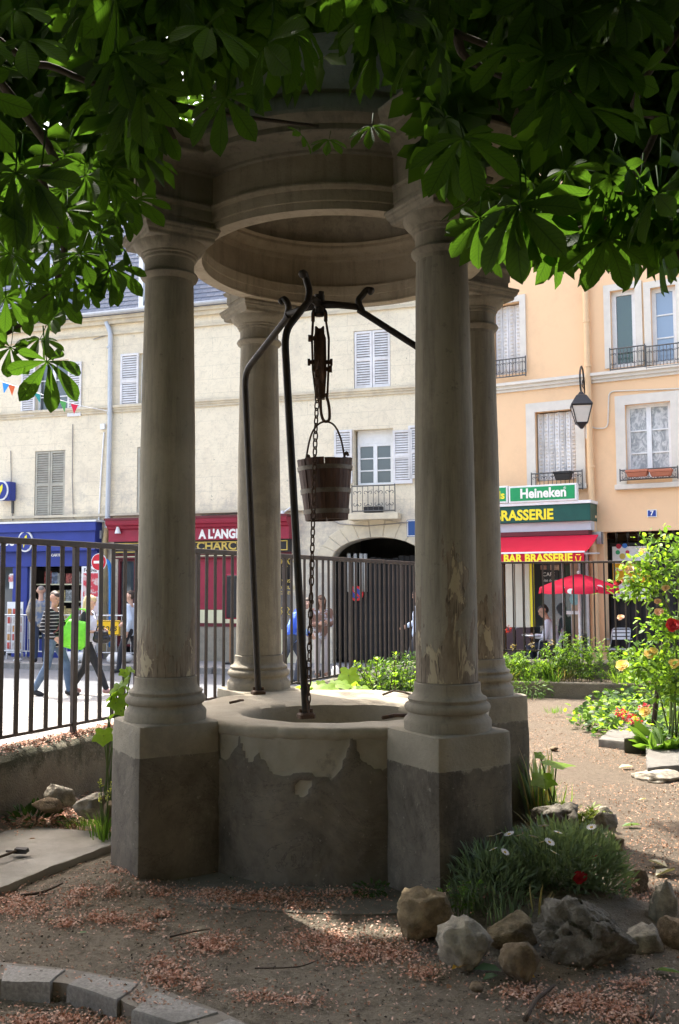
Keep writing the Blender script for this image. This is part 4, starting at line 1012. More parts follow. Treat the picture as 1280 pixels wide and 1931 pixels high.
# window display: shelves and magazines
b = LB.rect(62, 1072, 150, 1204, -.1)
for k in range(4):
    z = b[2] + (b[3] - b[2]) * (k + .05) / 4; LB.part('display_shelf', M_['cream'], bs, b[0], b[1], z, z + .03, -.5, -.2)
    for i in range(6):
        u = b[0] + .1 + (b[1] - b[0] - .25) * i / 5 + RNG.uniform(-.03, .03); hh = RNG.uniform(.22, .32)
        c = [(.62, .60, .55), (.5, .12, .1), (.25, .33, .5), (.66, .5, .2), (.4, .42, .42), (.7, .68, .66)][RNG.integers(0, 6)]
        LB.part('magazine', mat('magazine_cover', c, tuple(np.clip(np.array(c) * RNG.uniform(.35, .7), 0, 1)), 14, .4, 0, contrast=(.45, .52)), bs, u, u + RNG.uniform(.17, .22), z + .031, z + .031 + hh, -.38, -.36)
LB.part('lettering_backing', M_['white'], bs, LB.uz(24, 1085)[0], LB.uz(31, 1085)[0], LB.uz(28, 1110)[1], LB.uz(28, 1082)[1], .121, .13)
LB.part('notice', mat('red_notice', (.5, .05, .06), (.6, .55, .5), 9, .5), bs, LB.uz(23, 1085)[0], LB.uz(31, 1085)[0], LB.uz(28, 1097)[1], LB.uz(28, 1084)[1], .131, .14)
text('shop_name', 'presse', M_['letter'], bs, LB, LB.uz(26, 1021, .31)[0], LB.uz(26, 1021, .31)[1], .302, .33, 'RIGHT', .006, .004, .3)
text('small_lettering', 'CARTES', M_['letter'], bs, LB, LB.uz(106, 1047, .17)[0], LB.uz(106, 1047, .17)[1], .162, .085, 'CENTER', .003, .003)
def quill_sign(F, parent, u, z, off, r, thick, name):
    m = MB(); n = 28
    for rr, o0, o1 in ((r, off, off + thick),):
        m.rings([[F.P(u + rr * .82 * math.cos(2 * math.pi * k / n), z + rr * math.sin(2 * math.pi * k / n), o) for k in range(n)] for o in (o0, o1)])
    s_ = m.build(name, M_['white'], parent); r2 = r * .84
    m = MB(); m.rings([[F.P(u + r2 * .82 * math.cos(2 * math.pi * k / n), z + r2 * math.sin(2 * math.pi * k / n), o) for k in range(n)] for o in (off + thick, off + thick + .012)]); m.build('oval_face', M_['blue'], s_)
    pts = [(-.12, -.62), (-.16, -.2), (-.12, .18), (.02, .45), (.2, .62), (.24, .3), (.16, -.05), (0, -.3)]
    m = MB(); m.rings([[F.P(u + x * r, z + y * r, o) for x, y in pts] for o in (off + thick + .013, off + thick + .02)]); m.build('quill_emblem', M_['yellow'], s_)
    return s_
q = LB.uz(49, 1021, .3); quill_sign(LB, bs, q[0], q[1], .30, .26, .04, 'oval_emblem')
# projecting oval sign by the upper wall
q = LB.uz(5, 925, .3); ps = empty('hanging_shop_sign', LB.P(q[0], q[1] - .25, .1), 'blue oval sign with a yellow quill projecting from the cream wall', 'sign')
LB.part('sign_box', M_['blue'], ps, q[0] - .22, q[0] + .2, q[1] - .24, q[1] + .22, .05, .30, .01); quill_sign(LB, ps, q[0] - .03, q[1], .302, .25, .03, 'oval_emblem')
LB.part('sign_bracket', M_['ironwork'], ps, q[0] + .08, q[0] + .12, q[1] - .55, q[1] - .24, 0, .06)

# ---- red delicatessen shopfront
rs = empty('delicatessen_shopfront', LB.P(8, PAVE), 'crimson delicatessen shopfront seen between the left columns', 'shopfront')
ru0, ru1 = redr[0], redr[1]; zr1 = LB.uz(300, 980, .3)[1]; zr0 = LB.uz(400, 1018, .3)[1]
m = MB(); pr = [(.0, zr0), (.28, zr0), (.28, zr1 - .22), (.34, zr1 - .19), (.36, zr1 - .14), (.42, zr1 - .11), (.44, zr1 - .05), (.44, zr1), (0, zr1)]
m.rings([[LB.P(u, z, o) for o, z in pr] for u in (ru0 - .1, ru1 + .06)]); m.build('fascia', M_['red'], rs)
LB.part('fascia_cap', M_['red_dark'], rs, ru0 - .12, ru1 + .08, zr1, zr1 + .05, 0, .47)
zb_ = LB.uz(400, 1042, .2)[1]
LB.part('name_board', M_['black'], rs, ru0, ru1 + .03, zb_, zr0 - .003, -.05, .20); m = MB(); LB.ring(m, ru0 + .03, ru1, zb_ + .03, zr0 - .035, .20, .215, .02); m.build('board_border', M_['gold'], rs)
c_ = LB.uz(375, 1008, .29); text('shop_name', "A L'ANGE", M_['letter'], rs, LB, c_[0], c_[1] - .005, .283, .28, 'LEFT', .006, .012, 0, .86)
c_ = LB.uz(370, 1031, .21); text('trade_lettering', 'CHARCUTERIES', M_['gold'], rs, LB, c_[0], (zb_ + zr0) / 2, .203, .26, 'LEFT', .004, .006, 0, 1.13)
zt_ = zb_ - .12; LB.part('transom', M_['red_dark'], rs, ru0, ru1 + .03, zt_, zb_ - .003, -.05, .14); LB.part('transom_bead', M_['cream'], rs, ru0, ru1, zt_ + .04, zt_ + .06, .14, .15)
zsill = LB.uz(400, 1150, .1)[1]; zs2 = LB.uz(400, 1175, .1)[1]
pxs = [232, 258, 300, 345, 372, 388, 405, 421, 438, 470, 505, 528]
for i, (x0, x1) in enumerate(((300, 345), (345, 372), (372, 405), (405, 438), (438, 470), (470, 500))):
    a, b = LB.uz(x0, 1100)[0], LB.uz(x1, 1100)[0]; LB.part('panel', M_['red'], rs, a + .01, b - .01, zsill, zt_ - .003, -.04, .03 + .01 * (i % 2), .01)
for x0, x1 in ((225, 258), (258, 300)):
    a, b = LB.uz(x0, 1100)[0], LB.uz(x1, 1100)[0]; m = MB(); LB.ring(m, a, b, PAVE + .3, zt_ - .003, -.04, .06, .05); w_ = m.build('shop_window', M_['red_dark'], rs); LB.part('pane', M_['glass'], w_, a + .05, b - .05, PAVE + .35, zt_ - .053, -.02, -.01)
a, b = LB.uz(300, 1100)[0], LB.uz(500, 1100)[0]; LB.part('cream_dado', M_['cream'], rs, a, b, zs2, zsill - .003, -.04, .05); LB.part('dado_moulding', M_['red_dark'], rs, a, b, zs2 - .08, zs2 - .003, -.04, .09)
LB.part('stone_base', M_['capstone'], rs, a, b, PAVE - .02, zs2 - .083, -.04, .08)
a, b = LB.uz(500, 1100)[0], LB.uz(550, 1100)[0]; wb = LB.part('black_window', glass_mat('black_lacquered_glass', (.012, .012, .013)), rs, a, b, PAVE + .75, zt_ - .003, -.03, .03); LB.part('window_base', M_['cream'], rs, a, b, PAVE - .02, PAVE + .74, -.03, .06)
uc = LB.uz(538, 1100)[0]
for z in (LB.uz(538, 1063)[1], LB.uz(538, 1150)[1]):
    m = MB()
    for s_ in (-1, 1):
        for k2 in range(3):
            m.tube([LB.P(uc + s_ * (.05 + .07 * k2 + .05 * math.cos(a_)), z + .05 * k2 * (1 if z > 1 else -1) + .06 * math.sin(a_), .034) for a_ in [i * .5 for i in range(11)]], .010, 4)
    m.build('gold_scroll', M_['gold'], wb)
for txt, y in (('VINS', 1096), ('VOLAILLES', 1108), ('GIBIER', 1118)): text('gold_lettering', txt, M_['gold'], wb, LB, LB.uz(540, y)[0], LB.uz(540, y)[1], .031, .10, 'CENTER', .002)
# interior backs
LB.part('shop_back', M_['interior'], rs, ru0, ru1, PAVE, zt_, -1.6, -1.5)
# menu case on a post in front of the red shop
q0 = LB.uz(432, 1130, .7); mc = empty('menu_case', LB.P(q0[0], PAVE, .7), 'dark menu case with red rounded frame standing by the far left column', 'menu case')
za, zb2 = LB.uz(432, 1085, .7)[1], LB.uz(432, 1165, .7)[1]
LB.part('case', M_['black'], mc, q0[0] - .06, q0[0] + .34, zb2, za, .66, .74, .02); m = MB(); LB.ring(m, q0[0] - .10, q0[0] + .38, zb2 - .03, za + .03, .64, .72, .05); bevel(m.build('frame', M_['red'], mc), .02, 2)
LB.part('post', mat('varnished_post', (.35, .16, .05), (.28, .12, .04), 5, .5), mc, q0[0] + .02, q0[0] + .1, PAVE, zb2 - .03, .67, .72); LB.part('foot', M_['black'], mc, q0[0] - .1, q0[0] + .3, PAVE, PAVE + .04, .58, .8)

# ---- dark gate in the arch
gt = empty('carriage_gate', LB.P((ga0 + ga1) / 2, PAVE, -.3), 'tall black plank gate closing the stone archway', 'gate')
n = 16; zg = LB.uz(700, 1052, -.3)[1]
for i in range(n):
    a = ga0 + (ga1 - ga0) * i / n; b = ga0 + (ga1 - ga0) * (i + 1) / n
    LB.part('plank', M_['gate'], gt, a + .006, b - .006, PAVE + .06, zg + RNG.uniform(-.03, .05), -.38, -.34 + RNG.uniform(-.006, .006))
for z in (PAVE + .5, PAVE + 1.5): LB.part('ledge', M_['gate'], gt, ga0, ga1, z, z + .14, -.44, -.381)
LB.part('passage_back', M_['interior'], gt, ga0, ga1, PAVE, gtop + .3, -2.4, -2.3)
for x in (658, 670, 681, 689):
    u = LB.uz(x, 1080, -.3)[0]; z0_, z1_ = LB.uz(x, 1116, -.3)[1], LB.uz(x, 1044, -.3)[1]; m = MB(); m.tube([LB.P(u, z0_, -.30), LB.P(u, z1_, -.30)], .042, 8); m.build('pale_pipe', mat('pale_pipe_paint', (.5, .49, .45), (.42, .41, .38), 8, .6), gt, smooth=True)
u, z = LB.uz(671, 1119, -.28); m = MB(); n = 24
m.rings([[LB.P(u + .17 * math.cos(2 * math.pi * k / n), z + .17 * math.sin(2 * math.pi * k / n), o) for k in range(n)] for o in (-.30, -.285)]); ns = m.build('no_parking_disc', mat('sign_red', (.60, .02, .025), (.55, .02, .022), 4, .4), gt)
m = MB(); m.rings([[LB.P(u + .115 * math.cos(2 * math.pi * k / n), z + .115 * math.sin(2 * math.pi * k / n), o) for k in range(n)] for o in (-.285, -.28)]); m.build('blue_field', M_['blue'], ns)
m = MB(); m.add([LB.P(u - .09, z + .06, -.277), LB.P(u - .06, z + .09, -.277), LB.P(u + .09, z - .06, -.277), LB.P(u + .06, z - .09, -.277)], [(3, 2, 1, 0)]); m.build('red_bar', mat('sign_red_bar', (.60, .02, .025), (.55, .02, .022), 4, .4), ns)
# ------------------------------------------------------------------ peach building
ob = empty('peach_building', RB.P(3, STREET), 'peach rendered apartment building with white window surrounds behind the brasserie', 'building')
V0, V1 = RB.uz(926, 800)[0], 9.5; ZTOP = 11.5
A = {k: RB.rect(*v) for k, v in dict(o1=(930, 572, 981, 706), o2=(1152, 546, 1199, 692), o2b=(1228, 540, 1276, 686), o3=(1010, 774, 1086, 906), o4=(1180, 760, 1266, 902), o5=(1152, 330, 1199, 470), o5b=(1228, 325, 1276, 462), o6=(930, 360, 981, 500)).items()}
shop = (V0 + .02, RB.uz(1112, 1120)[0], PAVE - .05, RB.uz(1030, 1010)[1]); pas = (RB.uz(1141, 1120)[0], 9.0, PAVE - .05, RB.uz(1210, 1001)[1])
RB.wall('wall', M_['orange'], ob, V0, V1, STREET - .1, ZTOP, list(A.values()) + [shop, pas], .26)
m = MB(); m.add([RB.P(V0, ZTOP, .2), RB.P(V1, ZTOP, .2), RB.P(V1, ZTOP + 1.8, -4.5), RB.P(V0, ZTOP + 1.8, -4.5), RB.P(V1, ZTOP, -9), RB.P(V0, ZTOP, -9)], [(0, 1, 2, 3), (3, 2, 4, 5), (0, 3, 5), (1, 4, 2)]); m.build('roof', M_['slate'], ob)
# flank at the left end, where the street bends
zc_ = RB.uz(1200, 703)[1]
for z, h, o in ((zc_ - .12, .06, .04), (zc_ - .06, .07, .08), (zc_ + .01, .06, .13)): RB.part('string_course', M_['orange_trim'], ob, V0, V1, z, z + h, 0, o)
def surround(key, w=.17, sill=True):
    a = A[key]; m = MB(); RB.box(m, a[0] - w, a[0], a[2] - (.1 if sill else 0), a[3] + w, 0, .035); RB.box(m, a[1], a[1] + w, a[2] - (.1 if sill else 0), a[3] + w, 0, .035); RB.box(m, a[0], a[1], a[3], a[3] + w, 0, .035)
    s_ = m.build('window_surround', M_['orange_trim'], ob)
    if sill: RB.part('sill', M_['orange_trim'], s_, a[0] - w - .03, a[1] + w + .03, a[2] - .2, a[2] - .1, 0, .10, .01)
for k in A: surround(k, .19 if k in ('o3', 'o4') else .13, k in ('o3', 'o4'))
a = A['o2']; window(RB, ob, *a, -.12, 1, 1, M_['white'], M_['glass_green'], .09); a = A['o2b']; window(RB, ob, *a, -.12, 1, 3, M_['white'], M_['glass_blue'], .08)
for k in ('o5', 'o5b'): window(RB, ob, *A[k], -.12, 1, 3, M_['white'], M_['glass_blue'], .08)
def folding_shutters(F, parent, u0, u1, z0, z1, off, n, mtl):
    L = (u1 - u0) / n
    for i in range(n):
        a, b = u0 + L * i, u0 + L * (i + 1); o0, o1 = (off, off + .05) if i % 2 else (off + .05, off)
        m = MB(); m.hexa([F.P(a + .004, z0, o0), F.P(b - .004, z0, o1), F.P(b - .004, z0, o1 - .03), F.P(a + .004, z0, o0 - .03), F.P(a + .004, z1, o0), F.P(b - .004, z1, o1), F.P(b - .004, z1, o1 - .03), F.P(a + .004, z1, o0 - .03)])
        s_ = m.build('shutter_leaf', mtl, parent); m = MB(); c0, c1 = a + L * .3, a + L * .7; k = int((z1 - z0) / .075)
        for j in range(k):
            z = z0 + (z1 - z0) * (j + .5) / k; oo = o0 + (o1 - o0) * .5
            m.hexa([F.P(c0, z - .012, oo), F.P(c1, z - .012, oo), F.P(c1, z + .012, oo), F.P(c0, z + .012, oo), F.P(c0, z - .018, oo + .022), F.P(c1, z - .018, oo + .022), F.P(c1, z - .008, oo + .022), F.P(c0, z - .008, oo + .022)])
        q = m.build('vent_slats', M_['orange_trim'], s_); q['kind'] = 'stuff'
a = A['o3']; folding_shutters(RB, ob, a[0] + .02, a[1] - .02, a[2] + .02, a[3] - .03, -.14, 7, M_['shut_white'])
a = A['o1']; folding_shutters(RB, ob, a[0] + .02, a[1] - .02, a[2] + .02, a[3] - .03, -.16, 4, M_['shut_white'])
a = A['o6']; folding_shutters(RB, ob, a[0] + .02, a[1] - .02, a[2] + .02, a[3] - .03, -.16, 4, M_['shut_white'])
def lace_mat():
    t = NT('lace_curtain'); n1 = t.noise(7, 4, .65, t.coord((1, 1, .6)), dist=2.2); k = t.ramp(n1, [(.42, 0.0), (.58, 1.0)])
    t.color(t.mix(k, (.30, .315, .32), (.60, .60, .585))); t.rough(.35); t.p.inputs['Coat Weight'].default_value = .5; return t.m
M_['lace'] = lace_mat()
a = A['o4']; w4 = window(RB, ob, *a, -.12, 2, 3, M_['white'], M_['lace'], .07)
scroll_rail(RB, ob, A['o4'][0] - .1, A['o4'][1] + .12, A['o4'][2] - .02, RB.uz(1225, 884, .12)[1], .12, M_['ironwork'], 5)
b = RB.rect(1002, 891, 1098, 914, .12); scroll_rail(RB, ob, b[0], b[1], b[2] - .1, b[3], .12, M_['ironwork'], 6)
b = RB.rect(930, 677, 991, 710, .12); scroll_rail(RB, ob, b[0], b[1], b[2], b[3], .12, M_['ironwork'], 5)
b = RB.rect(1150, 655, 1216, 694, .12); scroll_rail(RB, ob, b[0], b[1], b[2], b[3], .12, M_['ironwork'], 5); b = RB.rect(1218, 650, 1284, 690, .12); scroll_rail(RB, ob, b[0], b[1], b[2], b[3], .12, M_['ironwork'], 5)
def planter(px, mtl, label, cat='planter'):
    b = RB.rect(*px, .2); m = MB(); k = .03
    m.hexa([RB.P(b[0] + k, b[2], .26), RB.P(b[1] - k, b[2], .26), RB.P(b[1] - k, b[2], .14), RB.P(b[0] + k, b[2], .14), RB.P(b[0], b[3] - .05, .29), RB.P(b[1], b[3] - .05, .29), RB.P(b[1], b[3] - .05, .12), RB.P(b[0], b[3] - .05, .12)])
    RB.box(m, b[0] - .012, b[1] + .012, b[3] - .05, b[3], .11, .30); o = m.build('window_box', mtl); bevel(o, .008, 1); return tag(o, label, cat, 'window boxes')
terra = mat('terracotta', (.46, .17, .10), (.40, .145, .085), 8, .8)
planter((1182, 886, 1222, 899), terra, 'left terracotta window box on the lace curtained window'); planter((1226, 885, 1267, 898), terra, 'right terracotta window box on the lace curtained window')
planter((1046, 889, 1078, 905), M_['black'], 'black window box on the railing above the brasserie sign')
dp = pipe(RB, ob, [(1100, 300), (1104, 560), (1111, 800), (1119, 1030), (1126, 1236)], .062, mat('peach_downpipe', (.74, .50, .28), (.68, .46, .26), 6, .6))
for y in (606, 690, 880, 975):
    q = RB.P(*RB.uz(1104 + (y - 560) * .0335, y, .1), .1); m = MB(); m.lathe([(.064, -.025), (.074, -.025), (.074, .025), (.064, .025)], 12, q); m.build('collar', mat('pipe_collar', (.74, .50, .28), (.68, .46, .26), 6, .6), dp)
pipe(RB, ob, [(1300, 732), (1148, 738), (1146, 808), (1118, 808), (1110, 795)], .014, M_['orange_trim'], 'cable_duct', .02)
# house number
b = RB.rect(1220, 961, 1238, 975, .02); hn = RB.part('house_number_plate', M_['white'], ob, b[0], b[1], b[2], b[3], .003, .018); RB.part('plate_face', mat('enamel_navy', (.03, .07, .30), (.028, .06, .27), 4, .3), hn, b[0] + .014, b[1] - .014, b[2] + .014, b[3] - .014, .0185, .021)
text('number', '7', M_['letter'], hn, RB, (b[0] + b[1]) / 2, (b[2] + b[3]) / 2, .022, .13, 'CENTER', .002, .003)
# covered passage with iron gate and banner
RB.part('passage_back', M_['interior'], ob, pas[0], pas[1], PAVE, pas[3] + .3, -3.2, -3.1); RB.part('passage_beam', mat('brown_beam', (.20, .14, .085), (.15, .105, .065), 4, .8), ob, pas[0], pas[1], RB.uz(1210, 1020, -1)[1], RB.uz(1210, 1006, -1)[1], -1.2, -.9)
ig = empty('passage_gate', RB.P(pas[0] + 1, PAVE, -.4), 'black iron gate with spear tips across the covered passage', 'gate')
gz = RB.uz(1200, 1028, -.4)[1]
for i in range(16):
    u = pas[0] + .15 + i * .22; m = MB(); m.tube([RB.P(u, PAVE + .05, -.4), RB.P(u, gz + .18, -.4)], .016, 6); q = m.build('bar', M_['black'], ig)
    m = MB(); m.tube([RB.P(u, gz + .15, -.4), RB.P(u, gz + .22, -.4), RB.P(u, gz + .24, -.4), RB.P(u, gz + .36, -.4)], [.018, .032, .03, .003], 6); m.build('spear_tip', M_['ironwork'], q)
for z in (PAVE + .12, gz - .9, gz): RB.part('rail', M_['black'], ig, pas[0], pas[0] + 3.5, z, z + .05, -.43, -.37)
RB.part('sheet', mat('gate_sheet', (.018, .018, .02), (.028, .027, .028), 3, .6), ig, pas[0], pas[0] + 3.5, PAVE + .05, gz - .01, -.46, -.44)
bn = empty('banner_board', RB.P(pas[0] + .8, RB.uz(1190, 1130, -.35)[1], -.35), 'white and orange notice board with coloured dots hung on the passage gate', 'board')
b = RB.rect(1155, 1030, 1226, 1129, -.33); RB.part('board', M_['white'], bn, b[0], b[1], b[2], b[3], -.36, -.345)
oz = (RB.uz(1190, 1062, -.33)[1], RB.uz(1190, 1099, -.33)[1]); RB.part('orange_band', mat('amber_print', (.72, .36, .02), (.68, .34, .02), 4, .5), bn, b[0], b[1], oz[1], oz[0], -.344, -.341)
text('band_lettering', 'rénovation', M_['letter'], bn, RB, b[0] + .05, oz[1] + .28, -.34, .135, 'LEFT', .002, .002); text('band_lettering', 'du site', M_['letter'], bn, RB, b[0] + .2, oz[1] + .1, -.34, .14, 'LEFT', .002, .002)
for dx, dy, c, r in ((.13, .34, (.45, .03, .06), .05), (.25, .35, (.05, .2, .6), .05), (.11, .22, (.05, .35, .15), .045), (.2, .14, (.6, .45, .1), .06), (.3, .22, (.5, .06, .1), .04)):
    m = MB(); u, z = b[0] + dx, oz[0] + dy; m.rings([[RB.P(u + r * math.cos(k * math.pi / 6), z + r * math.sin(k * math.pi / 6), o) for k in range(12)] for o in (-.344, -.341)]); m.build('printed_dot', mat('printed_dot', c, c, 3, .5), bn)

# ---- brasserie
br = empty('brasserie_shopfront', RB.P(1.5, PAVE), 'brasserie front with green boards and red awning right of the well', 'shopfront')
def signbox(px, mtl, frame):
    b = RB.rect(*px, .55); s_ = RB.part('sign_board', frame, br, b[0], b[1], b[2], b[3], .40, .55, .006); RB.part('sign_face', mtl, s_, b[0] + .035, b[1] - .035, b[2] + .035, b[3] - .035, .5505, .556); return s_, b
s1, b = signbox((959, 914, 1087, 946), M_['hgreen'], M_['white']); text('sign_lettering', 'Heineken', M_['letter'], s1, RB, (b[0] + b[1]) / 2 + .02, (b[2] + b[3]) / 2, .557, .265, 'CENTER', .003, .009, 0, .93)
text('registered_mark', '®', M_['letter'], s1, RB, b[1] - .23, b[3] - .09, .557, .07, 'CENTER', .002)
s2, b = signbox((880, 918, 957, 950), M_['hgreen'], M_['white']); text('sign_lettering', 'cocktails', M_['yellow'], s2, RB, b[1] - .06, (b[2] + b[3]) / 2 - .02, .557, .22, 'RIGHT', .003, .006)
f = RB.rect(900, 953, 1113, 985, .5); RB.part('fascia_board', M_['dgreen'], br, V0 + .03, f[1], f[2], f[3], -.1, .50, .008); RB.part('fascia_cap', M_['white'], br, V0 + .03, f[1] + .02, f[3] + .001, f[3] + .06, -.1, .53)
c_ = RB.uz(1043, 970, .51); text('fascia_lettering', 'BRASSERIE', M_['yellow'], br, RB, c_[0], c_[1], .505, .285, 'RIGHT', .004, .010, 0, .95)
RB.part('awning_box', mat('pale_grey_box', (.55, .57, .60), (.5, .52, .55), 4, .5), br, V0 + .03, f[1] - .02, f[2] - .18, f[2] - .003, -.1, .42); RB.part('awning_roller', M_['red_dark'], br, V0 + .03, f[1] - .06, f[2] - .27, f[2] - .183, -.1, .46)
# awning cloth
off1 = 1.5; zA = f[2] - .28; q = RB.uz(1030, 1043, off1); zv1 = q[1]; zv0 = RB.uz(1030, 1061, off1)[1]; uR = RB.uz(1101, 1043, off1)[0]
m = MB(); K = 10
for k in range(K):
    t0, t1 = k / K, (k + 1) / K
    def zz(t): return zA + (zv1 - zA) * t - .04 * math.sin(math.pi * t)
    p = [RB.P(V0 + .05, zz(t0), .45 + (off1 - .45) * t0), RB.P(uR, zz(t0), .45 + (off1 - .45) * t0), RB.P(uR, zz(t1), .45 + (off1 - .45) * t1), RB.P(V0 + .05, zz(t1), .45 + (off1 - .45) * t1)]
    m.add([*p, *[v - Vector((0, 0, .012)) for v in p]], [(3, 2, 1, 0), (4, 5, 6, 7), (0, 1, 5, 4), (2, 3, 7, 6), (1, 2, 6, 5), (3, 0, 4, 7)])
M_['awning_t'] = leafmat('red_awning_canvas', (.66, .02, .06), (.60, .018, .05), .35, 3, .7, (1.1, .9, .9))
aw = m.build('awning', M_['awning_t'], br); RB.part('valance', M_['awning_t'], aw, V0 + .05, uR, zv0, zv1 - .003, off1 - .012, off1)
RB.part('front_bar', M_['white_metal'], aw, V0 + .05, uR + .01, zv1 - .002, zv1 + .03, off1 - .03, off1 + .006)
c_ = RB.uz(1079, 1052, off1 + .01); text('valance_lettering', 'BAR BRASSERIE', M_['yellow'], aw, RB, c_[0], c_[1], off1 + .002, .215, 'RIGHT', .002, .008, 0, .93)
m = MB(); u, z = RB.uz(1090, 1052, off1 + .01); m.tube([RB.P(u - .04, z + .06, off1 + .004), RB.P(u + .04, z + .06, off1 + .004)], .008, 4); m.tube([RB.P(u - .05, z + .03, off1 + .004), RB.P(u - .03, z - .06, off1 + .004), RB.P(u + .03, z - .06, off1 + .004), RB.P(u + .05, z + .03, off1 + .004)], .01, 4); m.build('cup_emblem', M_['yellow'], aw)
for u in (V0 + .2, uR - .1):
    m = MB(); m.tube([RB.P(u, zA - .35, .05), RB.P(u, zv1 - .02, off1 - .03)], .018, 6); m.build('awning_arm', M_['white_metal'], aw)
# wall bracket at the right end
b = RB.rect(1108, 1003, 1134, 1026, .15); m = MB(); RB.box(m, b[0], b[1], b[3] - .09, b[3], 0, .18); RB.box(m, b[1] - .09, b[1], b[2], b[3] - .091, 0, .18); m.build('wall_bracket', M_['steel'], br)
zf = PAVE; zt2 = shop[3]
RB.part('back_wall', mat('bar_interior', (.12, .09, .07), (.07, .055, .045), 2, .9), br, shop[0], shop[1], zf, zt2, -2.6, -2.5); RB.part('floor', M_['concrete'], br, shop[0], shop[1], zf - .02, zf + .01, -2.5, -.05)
for x0, x1 in ((953, 970), (971, 988), (989, 999)):
    a_, b_ = RB.uz(x0, 1130, .3)[0], RB.uz(x1, 1130, .3)[0]; RB.part('door_panel', mat('ivory_panel', (.66, .64, .52), (.60, .58, .47), 4, .5), br, a_ + .005, b_ - .005, RB.uz(975, 1183, .3)[1], zt2 - .05, .25, .29, .006); RB.part('lower_panel', mat('aubergine_panel', (.075, .045, .05), (.06, .037, .042), 4, .5), br, a_ + .005, b_ - .005, zf, RB.uz(975, 1183, .3)[1] - .005, .25, .29, .006)
a_, b_ = RB.uz(1000, 1130, .3)[0], RB.uz(1005, 1130, .3)[0]; RB.part('yellow_edge', M_['yellow'], br, a_, b_, RB.uz(1000, 1182, .3)[1], zt2 - .05, .2, .31)
for x0, x1, g in ((1008, 1036, 'glass'), (1036, 1062, 'glass'), (1064, 1078, 'glass_green'), (1095, 1107, 'glass')):
    a_, b_ = RB.uz(x0, 1150)[0], RB.uz(x1, 1150)[0]; RB.part('pane', M_[g], br, a_, b_, zf + .75, zt2 - .06, -.04, -.03)
for x0, x1 in ((1062, 1064), (1078, 1081), (1092, 1096), (1107, 1112)): a_, b_ = RB.uz(x0, 1150)[0], RB.uz(x1, 1150)[0]; RB.part('mullion', M_['white'] if x0 != 1107 else M_['zinc'], br, a_, b_, zf, zt2, -.06, .05)
a_, b_ = RB.uz(1080, 1150)[0], RB.uz(1093, 1150)[0]; RB.part('pilaster', mat('ochre_pilaster', (.42, .30, .2), (.36, .26, .17), 4, .7), br, a_, b_, zf, zt2, -.06, .08)
a_, b_ = RB.uz(1008, 1150)[0], RB.uz(1078, 1150)[0]; RB.part('stall_riser', mat('dark_riser', (.05, .035, .033), (.04, .03, .028), 4, .6), br, a_, b_, zf, zf + .74, -.05, .03)
b = RB.rect(1018, 1075, 1052, 1105, .02); mb = RB.part('menu_board', M_['black'], br, b[0], b[1], b[2], b[3], -.025, .0); 
for i, s_ in enumerate(('CAFE', 'plat du jour', 'dessert')): text('chalk_lettering', s_, M_['letter'], mb, RB, b[0] + .05, b[3] - .09 - i * .12, .002, .11 if i == 0 else .075, 'LEFT', .001)
for px, c in (((1037, 1065, 1053, 1076), (.62, .5, .34)), ((1018, 1066, 1029, 1074), (.45, .28, .2))): b = RB.rect(*px, .02); RB.part('sticker', mat('window_sticker', c, tuple(x * .5 for x in c), 9, .5, contrast=(.45, .55)), br, *b, -.027, -.015)
u, z = RB.uz(1083, 1130, .1); m = MB(); m.rings([[RB.P(u + .10 * math.cos(k * math.pi / 10), z + .12 * math.sin(k * math.pi / 10), o) for k in range(20)] for o in (.085, .10)]); rd = m.build('round_plaque', mat('teal_plaque', (.25, .45, .45), (.15, .28, .28), 10, .4), br)
RB.part('white_ledge', M_['white'], br, RB.uz(1071, 1155, .1)[0], RB.uz(1092, 1155, .1)[0], RB.uz(1080, 1158, .1)[1], RB.uz(1080, 1152, .1)[1], .05, .2)
# ------------------------------------------------------------------ street lantern on a gooseneck bracket
LO = .75; ln = empty('wall_lantern', RB.P(*RB.uz(1110, 745, 0), 0.0), 'black four sided street lantern on a gooseneck bracket of the peach facade', 'lantern')
q = lambda x, y, o=LO: RB.P(*RB.uz(x, y, o), o)
m = MB(); m.tube(arc([q(1103, 742, .02), q(1101, 722, .12), q(1099, 700, .35), q(1096, 691, .6), q(1093.5, 702, LO), q(1094, 725), q(1096, 742)], 6), .018, 6); m.build('bracket', M_['black'], ln, smooth=True)
m = MB(); m.tube(arc([q(1103, 735, .02), q(1098, 728, .3), q(1099, 716, .4), q(1100, 722, .3)], 5), .01, 5); m.build('scroll', M_['black'], ln)
cx = q(1096, 770); zt_, zm, zb_ = q(1096, 744).z, q(1096, 764).z, q(1096, 800).z
def lring(h, z): return [Vector((cx.x, cx.y, z)) + Matrix.Rotation(RB.rz + .35, 3, 'Z') @ Vector((x * h, y * h, 0)) for x, y in ((-1, -1), (1, -1), (1, 1), (-1, 1))]
m = MB(); m.rings([lring(.20, zm - .02), lring(.205, zm), lring(.10, zt_ - .03), lring(.06, zt_), lring(.03, zt_ + .05)]); m.build('hood', M_['black'], ln)
m = MB(); m.rings([lring(.10, zb_ + .02), lring(.18, zm - .022)]); gl = m.build('glass_body', mat('frosted_lantern_glass', (.62, .56, .50), (.56, .51, .45), 4, .25), ln)
m = MB(); a4, b4 = lring(.105, zb_ + .02), lring(.187, zm - .02)
for p0, p1 in zip(a4, b4): m.tube([p0, p1], .012, 4)
for r4 in (a4, b4):
    for i in range(4): m.tube([r4[i], r4[(i + 1) % 4]], .012, 4)
m.rings([lring(.02, zb_ - .09), lring(.10, zb_ + .02)]); m.build('frame', M_['black'], ln)
